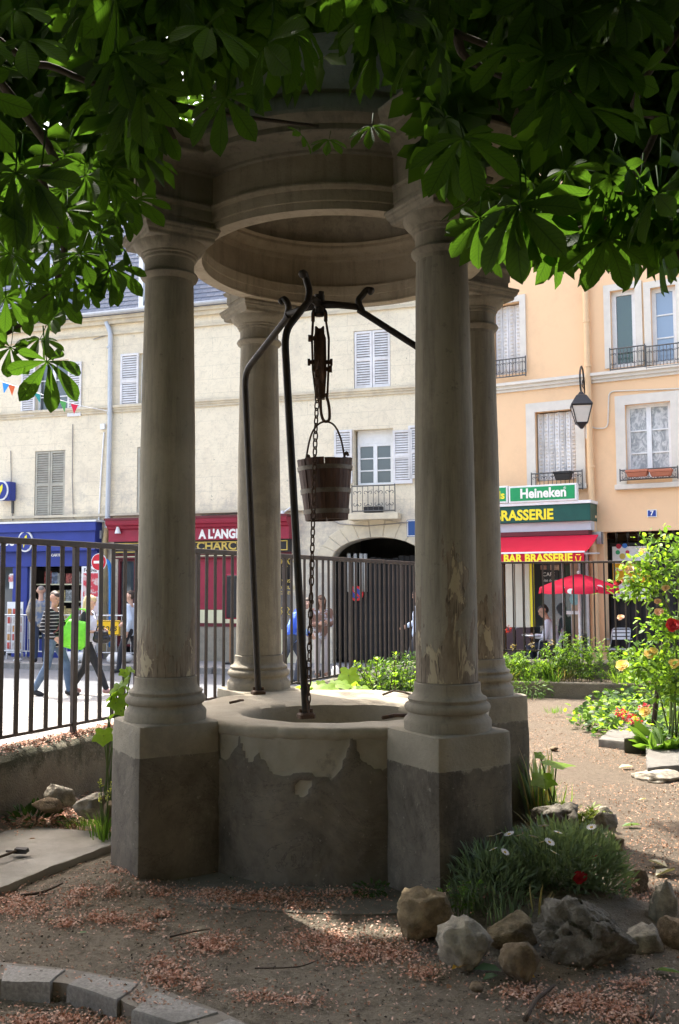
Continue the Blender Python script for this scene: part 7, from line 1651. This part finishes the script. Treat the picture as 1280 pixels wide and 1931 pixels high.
for x, y, Y, h, lab in ((540, 1300, 7.2, .42, 'thin climbing weed beside the far left column'), (612, 1305, 8.6, .5, 'wispy weed with yellowish tips in front of the railing')):
    b = Vector((at(x, y, Y).x, Y, 0)); w = plant('weed', b, lab, 'weed', 'weeds'); tp = stems(w, b, 6, h, .12, .003); p, d = along(tp, 60, .3); cloud('foliage', p, d, RNG.uniform(.03, .05, len(p)), G_LIME, w)
# lobed sprig left of the near left column
b = gnd(206, 1420, .0); b = Vector((at(206, 1400, 5.75).x, 5.75, .05)); sp_ = [(at(235, 1268, 5.7), .035, .8, -1.2), (at(247, 1262, 5.7), .03, .7, -.4), (at(232, 1285, 5.7), .045, .9, -2.4), (at(220, 1300, 5.68), .05, .9, -2.0), (at(210, 1312, 5.66), .045, .8, 2.8), (at(218, 1325, 5.64), .05, .8, -1.5), (at(236, 1318, 5.66), .045, .9, -.8), (at(204, 1352, 5.62), .04, .6, 2.9), (at(228, 1340, 5.64), .04, .8, -.9), (at(195, 1387, 5.58), .06, .9, -1.4), (at(245, 1300, 5.68), .035, .8, -.2)]
broadleaf(b, sp_, 'bright green lobed sapling growing beside the near left pedestal', G_LIME, 'sapling')
b = Vector((at(200, 1490, 5.5).x, 5.5, .05)); w = plant('flowering_weed', b, 'tall weed with pale yellow flower spikes left of the near left pedestal', 'weed', 'weeds'); tp = stems(w, b, 7, .36, .06, .003); p, d = along(tp, 90, .75); cloud('florets', p, d, RNG.uniform(.012, .02, len(p)), leafmat('pale_yellow_floret', (.45, .45, .12), (.35, .4, .1), .4), w); blades(w, (b.x, b.y, .03), 60, .22, .09, G_MID)
for x, y, Y, n, L, lab in ((165, 1490, 5.8, 150, .10, 'tuft of short grass on the rubble by the wall'), (1045, 1330, 10.6, 60, .10, 'small grass tuft at the back of the path'), (1110, 1440, 7.4, 0, .1, '')):
    if n: b = Vector((at(x, y, Y).x, Y, .04)); w = plant('grass_tuft', b, lab, 'grass', 'grass tufts'); blades(w, b, n, L, .12, G_MID, 'blades', .6, 1.2)
# green leaves and litter at the foot of the wall
b = Vector((at(60, 1510, 5.85).x, 5.85, .06)); w = plant('ground_weed', b, 'low dark green weed in the litter under the left wall', 'weed', 'weeds'); p, d = ball(130, (b.x, b.y, .07), (.22, .12, .06), .2, .03); cloud('foliage', p, d + np.array([0, 0, .3]), RNG.uniform(.04, .07, len(p)), G_DARK, w)
# weedy bed at the back
wb_ = empty('weed_bed', bed_a + Vector((1, .4, .2)), 'overgrown bed of tall green weeds below the far railing', 'weeds')
allp = []
for k in range(70):
    t = RNG.random(); q = bed_a.lerp(bed_b, t * .80) + bed_n * RNG.uniform(.12, .5); px = topx((q.x, q.y, .2))[0]; h = .50 if 1040 < px < 1150 else .38
    if 985 < px < 1030: h = .24
    tp = stems(wb_, Vector((q.x, q.y, .18)), 5, h * RNG.uniform(.8, 1.35), .14, .003); p, d = along(tp, 120, .1); allp.append((p, d))
P = np.concatenate([a for a, _ in allp]); D = np.concatenate([b for _, b in allp]); n = len(P); half = RNG.random(n) < .55
cloud('foliage', P[half], D[half], RNG.uniform(.04, .075, half.sum()), G_MID, wb_, width=.7); cloud('bright_foliage', P[~half], D[~half], RNG.uniform(.04, .07, (~half).sum()), G_LIME, wb_, width=.6)
for k in range(18):
    q = bed_a.lerp(bed_b, RNG.random() * .8) + bed_n * RNG.uniform(.05, .3); blades(wb_, (q.x, q.y, .18), 40, .26, .1, (G_MID, G_LIME, G_STRAW)[k % 3], 'grass_blades', .5, 1.2)
q = bed_a.lerp(bed_b, .13); p, d = ball(420, (q.x, q.y - .08, .12), (.25, .16, .16), .2, .0); cloud('trailing_foliage', p, d - np.array([0, .4, .3]), RNG.uniform(.035, .06, len(p)), G_MID, wb_, width=.6)
q = bed_a.lerp(bed_b, .52); blades(wb_, (q.x, q.y + .1, .18), 160, .16, .28, G_STRAW, 'dry_grass', .4, 1.6)
m = MB()
for x, y in ((1000, 1214), (1012, 1216), (1042, 1210), (1070, 1222), (960, 1188), (1095, 1208)): pass
for x, y in ((1002, 1216), (1040, 1212), (1092, 1206), (968, 1220)):
    c = at(x, y, 12.9); p, d = ball(26, c, (.025, .025, .03), .3); cloud('seed_head', p, d, .03, G_STRAW, wb_)
c = at(958, 1187, 12.9); p, d = ball(24, c, (.03, .03, .03), .3); cloud('red_bloom', p, d, .04, leafmat('dark_red_petal', (.30, .02, .03), (.25, .02, .02), .3), wb_)
# ivy and ground cover at the right
iv = empty('ivy_patch', gnd(1150, 1340), 'ground covering ivy creeping towards the path at right', 'ivy'); pts = []
poly = [(1078, 1350), (1105, 1328), (1140, 1308), (1180, 1290), (1230, 1280), (1330, 1285), (1330, 1400), (1220, 1390), (1180, 1372), (1150, 1376), (1120, 1372), (1095, 1362)]
def inpoly(x, y, pg):
    c = False; j = len(pg) - 1
    for i in range(len(pg)):
        if (pg[i][1] > y) != (pg[j][1] > y) and x < (pg[j][0] - pg[i][0]) * (y - pg[i][1]) / (pg[j][1] - pg[i][1]) + pg[i][0]: c = not c
        j = i
    return c
while len(pts) < 2600:
    x, y = RNG.uniform(1070, 1330), RNG.uniform(1278, 1400)
    if not inpoly(x, y, poly): continue
    g_ = gnd(x, y, .08); k = min(1, (x - 1075) / 120.); z = RNG.uniform(.01, .10 + .16 * k * RNG.random()); pts.append((g_.x + RNG.normal(0, .05), g_.y + RNG.normal(0, .1), z))
pts = np.array(pts); n = len(pts); D = RNG.normal(0, 1, (n, 3)); D[:, 2] = np.abs(D[:, 2]) * .5; D[:, 1] -= .3; h = RNG.random(n) < .6
cloud('ivy_leaves', pts[h], D[h], RNG.uniform(.05, .09, h.sum()), G_DARK, iv, width=1.7); cloud('bright_leaves', pts[~h], D[~h], RNG.uniform(.05, .085, (~h).sum()), G_LIME, iv, width=1.6)
# rose bush
RB0 = Vector((at(1262, 1380, 8.6).x, 8.6, 0)); ro = plant('rose_bush', RB0, 'tall rose bush with yellow and pink blooms at the right edge', 'rose bush'); m = MB(); canes = []
for pxs in ([(1262, 1390, 8.6), (1268, 1250, 8.6), (1282, 1120, 8.5), (1262, 1045, 8.4), (1225, 1030, 8.3)], [(1275, 1390, 8.6), (1290, 1240, 8.5), (1280, 1130, 8.4), (1230, 1080, 8.3), (1190, 1062, 8.2)], [(1268, 1390, 8.5), (1275, 1220, 8.4), (1250, 1130, 8.3), (1205, 1105, 8.2), (1172, 1112, 8.2)], [(1285, 1390, 8.5), (1300, 1200, 8.3), (1300, 1080, 8.2), (1275, 1020, 8.2)], [(1262, 1385, 8.7), (1240, 1300, 8.6), (1215, 1260, 8.5), (1188, 1262, 8.4)], [(1268, 1385, 8.6), (1262, 1300, 8.5), (1232, 1240, 8.4), (1205, 1215, 8.4)], [(1275, 1390, 8.5), (1270, 1290, 8.3), (1250, 1235, 8.2)], [(1290, 1390, 8.4), (1285, 1300, 8.2), (1262, 1270, 8.1)], [(1290, 1300, 8.5), (1262, 1190, 8.4), (1225, 1170, 8.3)]):
    pth = arc([at(x, y, Y) for x, y, Y in pxs], 7); canes.append(pth); m.tube(pth, [.009] * (len(pth) - 3) + [.007, .005, .003], 5)
m.build('canes', STEM, ro, smooth=True)['kind'] = 'stuff'
P, D = [], []
for c in canes:
    for k in range(200):
        t = RNG.uniform(.55 if len(c) > 26 else .3, 1) * (len(c) - 1); i = min(int(t), len(c) - 2); q = c[i].lerp(c[i + 1], t - i); P.append(q + Vector(RNG.normal(0, .07, 3))); D.append(RNG.normal(0, 1, 3) + np.array([-.2, -.4, .3]))
P, D = np.array(P), np.array(D); r_ = RNG.random(len(P)); 
cloud('foliage', P[r_ < .5], D[r_ < .5], RNG.uniform(.045, .075, (r_ < .5).sum()), G_MID, ro, width=1.3); cloud('young_foliage', P[r_ >= .5], D[r_ >= .5], RNG.uniform(.045, .07, (r_ >= .5).sum()), G_LIME, ro, width=1.3)
YEL = leafmat('yellow_rose_petal', (.80, .56, .17), (.82, .68, .36), .3); PNK = leafmat('pale_pink_petal', (.72, .42, .34), (.75, .58, .46), .3); REDP = leafmat('red_petal', (.50, .03, .035), (.42, .02, .03), .25)
PET = np.array([(0, .12, 0), (0, -.12, 0), (.4, .42, .16), (.4, 0, .05), (.4, -.42, .16), (.8, .45, .1), (.8, 0, .02), (.8, -.45, .1), (1, .2, -.06), (1, -.2, -.06)], float); PEF = [(0, 1, 3), (0, 3, 2), (1, 4, 3), (2, 3, 6, 5), (3, 4, 7, 6), (5, 6, 9, 8), (6, 7, 9)]
def rose(c, r, mtl, parent, name='bloom', tilt=None):
    c = Vector(c); n = 26; P, D, U, S = [], [], [], []; ax = (tilt or Vector((-.3, -.6, .7))).normalized(); e1 = ax.cross(Vector((0, 1, .3))).normalized(); e2 = ax.cross(e1)
    for k in range(n):
        t = k / n; a = k * 2.4; op = .12 + .95 * t; o = e1 * math.cos(a) + e2 * math.sin(a); d = ax * math.cos(op) + o * math.sin(op); P.append(c + o * r * .12 * t - ax * r * .35); D.append(d); U.append(ax - o * .8); S.append(r * (.85 + .35 * t))
    return cloud(name, np.array([list(p) for p in P]), np.array([list(p) for p in D]), S, mtl, parent, PET, PEF, 1.0, np.array([list(p) for p in U]), stuff=False)
for x, y, Y, r, mt in ((1173, 1256, 8.35, .055, YEL), (1227, 1233, 8.3, .06, YEL), (1271, 1253, 8.1, .05, YEL), (1186, 1075, 8.15, .04, PNK), (1242, 1155, 8.2, .04, PNK), (1212, 1040, 8.25, .035, PNK), (1255, 1110, 8.2, .035, PNK), (1165, 1100, 8.2, .035, REDP), (1216, 1344, 8.3, .05, YEL), (1240, 1135, 8.2, .03, PNK), (1170, 1165, 8.3, .03, PNK)): rose(at(x, y, Y), r, mt, ro)
rose(at(1268, 1180, 8.0), .06, REDP, ro, 'bloom', Vector((-.1, -.8, .5)))
# leafy clump under the roses and the fallen red spray
b = Vector((at(1255, 1385, 8.3).x, 8.3, 0)); hs_ = plant('leafy_clump', b, 'clump of broad glossy leaves at the foot of the rose bush', 'plant'); a_ = RNG.uniform(0, 2 * np.pi, 46); P = np.array([b] * 46) + np.stack([np.cos(a_) * .12, np.sin(a_) * .10, 0 * a_ + .02], 1); D = np.stack([np.cos(a_), np.sin(a_), RNG.uniform(.4, 1.6, 46)], 1); cloud('broad_leaves', P, D, RNG.uniform(.16, .3, 46), G_MID, hs_, width=1.0)
cs = empty('red_flower_spray', at(1190, 1350, 8.9), 'fallen spray of crimson flowers on the ivy beside the stone slab', 'flowers'); 
for x, y in ((1168, 1342), (1180, 1350), (1192, 1356), (1200, 1362), (1213, 1334)): p, d = ball(40, at(x, y, 8.85), (.04, .03, .025), .2); cloud('petals', p, d, .03, leafmat('crimson_petal', (.55, .03, .06), (.42, .02, .05), .3), cs)
# leaning stake
m = MB(); s0 = at(1226, 1390, 8.95); s1 = at(1253, 1208, 8.75); m.tube([Vector((s0.x, s0.y, -.1)), s0.lerp(s1, .5), s1], [.026, .024, .027], 7); tag(m.build('garden_stake', mat('dark_stake_wood', (.035, .026, .021), (.05, .037, .03), 12, .85, .4, 40), smooth=True, sharp=50), 'dark leaning wooden stake among the roses', 'stake')
# planting beside the far right pedestal
b = Vector((at(1030, 1520, 6.0).x, 6.0, 0)); ir = plant('iris_clump', b, 'upright iris blades and dry stalks beside the far right pedestal', 'plant'); blades(ir, (b.x - .05, b.y, 0), 34, .44, .10, G_GREY, 'blades', .85, .25); blades(ir, (b.x, b.y, 0), 40, .30, .16, G_LIME, 'grass_blades', .5, .6); blades(ir, (b.x - .05, b.y - .05, 0), 16, .5, .08, G_STRAW, 'dry_stalks', .3, .2)
broadleaf(Vector((at(1043, 1540, 5.9).x, 5.9, 0)), [(at(1050, 1437, 5.85), .095, .15, -.3), (at(1025, 1470, 5.8), .075, .5, -1.6), (at(1018, 1424, 5.95), .035, .6, -1.2)], 'tall stemmed plant with round lime green leaves by the far right pedestal', G_LIME)
b = Vector((at(1098, 1540, 5.7).x, 5.7, 0)); sd = plant('sedum_clump', b, 'low fleshy yellow green clump above the squared stones', 'plant'); tp = stems(sd, b, 26, .17, .15, .005); p, d = along(tp, 420, .15); cloud('foliage', p, d, RNG.uniform(.035, .06, len(p)), leafmat('yellow_green_leaf', (.16, .22, .04), (.22, .25, .06), .4), sd, width=.8); blades(sd, (b.x - .15, b.y, 0), 60, .2, .14, G_STRAW, 'dry_grass', .5, .9)
# soil mound + daisies inside the rockery
m = MB(); c0 = Vector((at(1010, 1720, 4.35).x, 4.35)); rows = []
for j in range(9):
    t = j / 8; rows.append([(c0.x + .62 * t * math.cos(a) * (1 + .1 * math.sin(3 * a)), c0.y + .42 * t * math.sin(a), .13 * (1 - t * t) - .02 + .012 * mnoise.noise(Vector((math.cos(a) * t * 4, math.sin(a) * t * 4, 2)))) for a in [2 * math.pi * k / 32 for k in range(32)]])
m.rings(rows[::-1], True, False); m.f.append(tuple(len(m.v) - 32 + k for k in range(32))); m.mi.append(0); tag(m.build('bed_soil', M_['earth'], smooth=True), kind='structure')
b = Vector((c0.x, c0.y, .08)); da = plant('daisy_clump', b, 'grey green marguerite clump with white daisies inside the ring of rocks', 'plant')
for (x, y, Y, rx, ry, rz_, n, mt) in ((1060, 1628, 4.5, .27, .22, .17, 2600, G_GREY), (930, 1668, 4.35, .20, .18, .16, 1500, G_GREY), (1125, 1650, 4.5, .15, .16, .18, 900, G_GREY), (1000, 1640, 4.6, .24, .18, .16, 1400, G_GREY)):
    c = at(x, y, Y); p, d = ball(n, c, (rx, ry, rz_), .25, .03); d = d * np.array([.8, .8, .6]) + np.array([0, 0, .7]) + RNG.normal(0, .35, p.shape); cloud('foliage', p, d, RNG.uniform(.035, .065, len(p)), mt, da, BLADE_T, BLADE_F, 2.0)
blades(da, (at(900, 1720, 4.25).x, 4.25, .05), 90, .16, .14, G_GREY, 'blades', .6, .5); blades(da, (at(960, 1735, 4.2).x, 4.2, .05), 90, .16, .16, G_GREY, 'blades', .6, .5); blades(da, (at(1010, 1730, 4.15).x, 4.15, .08), 9, .15, .05, G_STRAW, 'dry_stalks', .8, .5)
WPET = mat('white_daisy_petal', (.72, .68, .66), (.66, .60, .58), 9, .6); DISC = mat('daisy_disc', (.55, .38, .05), (.5, .33, .04), 9, .8)
pm = MB()
for k in range(13): a = 2 * math.pi * k / 13; r = Matrix.Rotation(a, 3, 'Z'); pm.add([r @ Vector(v) for v in ((.15, -.09, 0), (.9, -.16, .12), (1.0, 0, .10), (.9, .16, .12), (.15, .09, 0))], [(0, 1, 2, 3, 4)])
pme = pm.mesh('daisy', WPET); dm = MB(); dm.lathe([(.34, -.02), (.3, .08), (.15, .14), (0, .15)], 10); dme = dm.mesh('disc', DISC, True); ms = MB()
for x, y in ((925, 1577), (940, 1573), (960, 1573), (977, 1576), (1025, 1558), (1005, 1578), (1045, 1608), (1036, 1588), (1115, 1560), (1022, 1588), (930, 1602), (952, 1607), (1052, 1570)):
    q = at(x, y, 4.28 + RNG.uniform(-.06, .06)); Mx = Matrix.Translation(q) @ Matrix.Rotation(RNG.uniform(-.5, .5), 4, 'X') @ Matrix.Rotation(RNG.uniform(-.5, .5), 4, 'Y') @ Matrix.Scale(RNG.uniform(.019, .025), 4)
    o = link('daisy', pme, da, mw=Mx); link('disc', dme, o, mw=Mx.copy()); ms.tube([q, q + Vector((RNG.normal(0, .02), .02, -.12))], .002, 4)
ms.build('flower_stalks', STEM, da)['kind'] = 'stuff'
rose(at(1094, 1656, 4.32), .03, REDP, da, 'red_bloom'); rose(at(1122, 1618, 4.4), .014, REDP, da, 'red_bloom')
# seedling weeds near the ochre boulder
b = Vector((at(862, 1690, 4.15).x, 4.15, .03)); w = plant('weed', b, 'slender weed beside the ochre boulder at the pedestal corner', 'weed', 'weeds'); tp = stems(w, b, 8, .2, .07, .002); p, d = along(tp, 120, .2); cloud('foliage', p, d, RNG.uniform(.015, .028, len(p)), G_MID, w)
b = Vector((at(700, 1690, 4.62).x, 4.62, .02)); w = plant('moss_patch', b, 'small dark green moss patch at the foot of the well wall', 'moss'); p, d = ball(160, (b.x, b.y, .03), (.09, .05, .04), .2, .0); cloud('foliage', p, d, RNG.uniform(.015, .03, len(p)), G_DARK, w)

# ------------------------------------------------------------------ fallen blossom and litter
def petal_mat(name, cols):
    t = NT(name); n1 = t.noise(23, 2, .5); c = t.ramp(n1, [(.30, cols[0]), (.45, cols[1]), (.58, cols[2]), (.70, cols[3])]); t.color(c); t.rough(.85); return t.m
PM1 = petal_mat('fallen_pink_blossom', [(.58, .33, .25), (.36, .17, .10), (.62, .42, .33), (.24, .12, .06)]); PM2 = petal_mat('dry_orange_blossom', [(.42, .24, .14), (.30, .155, .085), (.48, .31, .21), (.25, .13, .06)])
PQ = np.array([(0, 0, 0), (.5, .32, .12), (.5, -.32, .12), (1, 0, .02)], float); PQF = [(0, 2, 1), (1, 2, 3)]
def litter(name, pos, mtl, label, size=(.008, .018), lift=.016):
    pos = np.array(pos); n = len(pos); D = RNG.normal(0, 1, (n, 3)); D[:, 2] *= .45; pos[:, 2] += RNG.uniform(.0, lift, n)
    o = cloud(name, pos, D, RNG.uniform(*size, n), mtl, None, PQ, PQF, 1.0, RNG.normal(0, .5, (n, 3)) + np.array([0, 0, 1.0])); o['kind'] = 'stuff'; o['label'] = label; o['category'] = 'petals'; return o
def free(x, y):
    if math.hypot(x - WELL.x, y - WELL.y) < .87: return False
    for a in CANG:
        c = cpos(a); q = Matrix.Rotation(-a, 3, 'Z') @ Vector((x - c.x, y - c.y, 0))
        if abs(q.x) < .23 and abs(q.y) < .23: return False
    return True
pos = []
PATCH = [(40, 1720, 60, 14, 380), (150, 1698, 26, 7, 140), (20, 1700, 40, 9, 200), (125, 1745, 24, 8, 130), (200, 1735, 40, 10, 280), (135, 1712, 20, 6, 70), (300, 1726, 22, 7, 110), (270, 1748, 22, 8, 130), (210, 1698, 18, 7, 90), (235, 1655, 30, 16, 200), (390, 1782, 44, 16, 330), (410, 1790, 30, 9, 150), (320, 1845, 48, 18, 330), (305, 1820, 24, 10, 110), (375, 1862, 16, 8, 70), (600, 1775, 60, 20, 480), (690, 1795, 80, 22, 560), (740, 1800, 50, 16, 240), (660, 1690, 60, 10, 260), (520, 1695, 80, 9, 420), (400, 1688, 60, 8, 320), (450, 1700, 70, 9, 300), (560, 1712, 60, 8, 200), (300, 1690, 30, 7, 100), (800, 1838, 30, 12, 130), (985, 1872, 40, 12, 180), (1110, 1890, 70, 16, 380), (1180, 1915, 60, 16, 260), (1060, 1900, 40, 12, 180), (1200, 1860, 40, 12, 150), (60, 1905, 70, 18, 420), (200, 1915, 50, 16, 240), (130, 1895, 60, 12, 200), (870, 1722, 40, 14, 220), (1000, 1585, 30, 10, 130), (1190, 1700, 30, 20, 170), (560, 1890, 60, 12, 120), (480, 1880, 50, 12, 100), (255, 1905, 40, 14, 150)]
for x, y, sx_, sy_, n in PATCH:
    for k in range(int(n * 2.4)):
        g_ = gnd(x + RNG.normal(0, sx_ * (.55 if k % 3 else 1.3)), y + RNG.normal(0, sy_ * (.55 if k % 3 else 1.3)), 0.0)
        if free(g_.x, g_.y): pos.append((g_.x, g_.y, ground_z(g_.x, g_.y) + .003 + (.09 if (abs(g_.x - c0.x) < .5 and abs(g_.y - c0.y) < .3) else 0)))
for k in range(6500):   # stray ones
    x, y = RNG.uniform(-2.4, 2.4), RNG.uniform(3.1, 5.6)
    if free(x, y) and mnoise.noise(Vector((x * 1.6, y * 1.6, 7))) > -.15: pos.append((x, y, ground_z(x, y) + .003))
litter('fallen_blossom', pos, PM1, 'pink horse chestnut blossom fallen in drifts over the earth')
pos = []
for k in range(24000):
    x, y = RNG.uniform(1.15, 4.4), 4.6 + 8.2 * RNG.random() ** 1.6
    if not free(x, y) or mnoise.noise(Vector((x * 1.3, y * 1.3, 2))) < -.28 + .5 * max(0, (y - 8.5) / 4): continue
    if abs(x - c0.x) < .55 and y < 4.85: continue
    pos.append((x, y, ground_z(x, y) + .003))
litter('fallen_blossom', pos, PM2, 'dry orange blossom scattered thickly on the sunny path', (.008, .017))
pos = []
for k in range(3600):   # sunlit litter between wall and slab
    g_ = gnd(RNG.uniform(-20, 215), RNG.normal(1540, 14) if k % 3 else RNG.uniform(1500, 1560), .05); d = (Vector((g_.x, g_.y)) - FP0).dot(FN)
    if d > .2: pos.append((g_.x, g_.y, max(ground_z(g_.x, g_.y), 0) + .004))
for k in range(5200):   # on top of the wall
    u = RNG.uniform(-.9, 2.6); o_ = RNG.normal(0, .09)
    if abs(o_) > .15: continue
    q = fl(u, o_); pos.append((q.x, q.y, WALL_H + .012 - abs(o_) * .1))
litter('fallen_blossom', pos, PM1, 'pink blossom heaped on the low wall and along its foot', (.012, .024))
pos = []
for k in range(9000):   # small grit and bark on the bare earth
    x, y = RNG.uniform(-2.2, 2.3), RNG.uniform(3.05, 5.4)
    if free(x, y): pos.append((x, y, ground_z(x, y) + .002))
litter('ground_grit', pos, mat('grit_and_bark', (.30, .26, .21), (.05, .038, .03), 37, .95, contrast=(.42, .56)), 'fine grit and bark crumbs strewn over the bare earth', (.005, .017), .005)
YLW = leafmat('yellowed_leaf', (.55, .33, .04), (.42, .24, .04), .3); GRN = leafmat('fallen_green_leaf', (.10, .17, .08), (.13, .20, .10), .3); BRN = leafmat('brown_leaf', (.28, .14, .05), (.20, .10, .04), .2); PAL = leafmat('pale_dry_leaf', (.45, .42, .30), (.38, .35, .25), .2)
def fallen(x, y, s, az, mtl, label, z=None, w=1.2):
    g_ = gnd(x, y, 0.0); zz = ground_z(g_.x, g_.y) + .012 if z is None else z; m = MB(); T = LEAF_T.copy(); T[:, 1] *= w; T[:, 2] = np.abs(T[:, 1]) * .5 + .06 * T[:, 0]; m.add([tuple(v) for v in T], LEAF_F); me = m.mesh('fallen_leaf', mtl, True)
    o = link('fallen_leaf', me, None, mw=Matrix.Translation((g_.x, g_.y, zz)) @ Matrix.Rotation(az, 4, 'Z') @ Matrix.Rotation(RNG.normal(0, .2), 4, 'X') @ Matrix.Translation((-s / 2, 0, 0)) @ Matrix.Scale(s, 4)); tag(o, label, 'leaf', 'fallen leaves')
fallen(873, 1831, .10, .4, YLW, 'bright yellow fallen leaf before the pale boulder', w=1.6); fallen(918, 1838, .11, -.3, GRN, 'grey green fallen leaf next to the yellow one before the rocks'); fallen(925, 1850, .07, .5, GRN, 'smaller green fallen leaf below the grey green one', w=1.4); fallen(990, 1848, .08, -.5, YLW, 'orange yellow fallen leaf at the foot of the round boulder', w=1.5); fallen(846, 1863, .03, 1, BRN, 'tiny orange leaf alone on the bare earth', w=1.6); fallen(60, 1603, .04, .2, BRN, 'small reddish leaf on the concrete slab', .06)
fallen(1255, 1650, .14, .5, PAL, 'pale folded leaf on the path beside the leaning rock'); fallen(1240, 1633, .12, 2.2, PAL, 'pale dry leaf on the path above the folded one'); fallen(1180, 1450, .12, .1, PAL, 'pale leaf in the middle of the sunny path'); fallen(1190, 1562, .12, .1, GRN, 'greenish flat leaf on the path beside the small bed'); fallen(1258, 1838, .10, -.5, GRN, 'dark green fallen leaf at the right edge'); fallen(68, 1508, .12, .5, YLW, 'yellow green leaf in the litter under the wall', .09, 1.5); fallen(56, 1715 - 175, .07, .3, YLW, 'small orange leaf in the blossom above the slab', .07, 1.6); fallen(122, 1517, .05, 1.2, YLW, 'curled orange leaf on the rubble by the wall', .1, 1.3); fallen(1212, 1510, .06, .4, PAL, 'small pale leaf at the edge of the path'); fallen(95, 1742, .03, .4, PAL, 'small white curled petal on the earth near the kerb'); fallen(155, 1766, .04, .2, GRN, 'small green leaf scrap on the earth above the kerb')
TW = mat('fallen_twig_bark', (.085, .062, .045), (.05, .037, .028), 20, .9)
def twig(pts, r, label, z=.012):
    P = []
    for x, y in pts: g_ = gnd(x, y, 0.0); P.append(Vector((g_.x, g_.y, max(ground_z(g_.x, g_.y), 0) * 1 + z + RNG.uniform(0, .008))))
    m = MB(); pth = arc(P, 4); m.tube(pth, [r * (1 - .5 * i / len(pth)) for i in range(len(pth))], 6); tag(m.build('fallen_twig', TW, smooth=True), label, 'twig', 'fallen twigs')
twig([(38, 1698), (75, 1694), (100, 1688), (118, 1682)], .007, 'long thin twig on the earth left of the near left pedestal'); twig([(990, 1931), (1010, 1898), (1030, 1880), (1046, 1866)], .010, 'bent twig reaching out of the lower picture edge'); twig([(1228, 1926), (1236, 1900), (1238, 1880)], .006, 'short pale twig at the lower right'); twig([(320, 1773), (360, 1765), (400, 1760)], .004, 'straw coloured twig between the blossom drifts'); twig([(480, 1835), (560, 1830), (600, 1822)], .003, 'hair thin twig on the bare earth before the well')
# old hoe head with its handle on the slab
hh = empty('hand_hoe', gnd(30, 1615, .05), 'dark iron hand hoe lying on the concrete slab', 'tool'); m = MB(); a, b, c = gnd(-30, 1632, .06), gnd(34, 1608, .065), gnd(48, 1608, .07); m.tube([a + Vector((0, 0, .012)), b + Vector((0, 0, .014))], .007, 6); m.build('handle', WOODY, hh)
m = MB(); m.hexa([b + Vector(v) for v in ((-.02, -.02, .0), (.05, -.03, 0), (.05, .03, 0), (-.02, .03, 0), (-.015, -.015, .025), (.045, -.02, .02), (.045, .025, .02), (-.015, .02, .025))]); m.build('blade', M_['iron'], hh); m = MB(); m.tube([gnd(12, 1605, .06), gnd(34, 1606, .075)], .006, 6); m.build('tang', M_['iron'], hh)
# unseen buttressed wall with side wing, added behind the viewer to block light
cw = empty('added_shade_wall', (0, -8.5, 0), 'tall unseen stone wall added behind the viewer to block light', 'building'); m = MB(); m.bbox((-14, -10.5, -.5), (12, -8.5, 13)); m.bbox((7.0, -8.49, -.5), (12, 4.0, 11)); m.build('wall', mat('shade_wall_stone', (.20, .18, .15), (.16, .145, .12), 3, .9, .3, 12, .02, 0, .2, (.15, .135, .11), .8), cw)
for x in (-9, -3, 3, 9): m = MB(); m.hexa([Vector((x + a, y, z)) for a, y, z in ((-.6, -8.5, -.5), (.6, -8.5, -.5), (.6, -7.3, -.5), (-.6, -7.3, -.5))][:4] + [Vector((x + a, y, z)) for a, y, z in ((-.6, -8.5, 9), (.6, -8.5, 9), (.6, -7.9, 8), (-.6, -7.9, 8))]); m.build('shade_wall_buttress', M_['capstone'], cw)
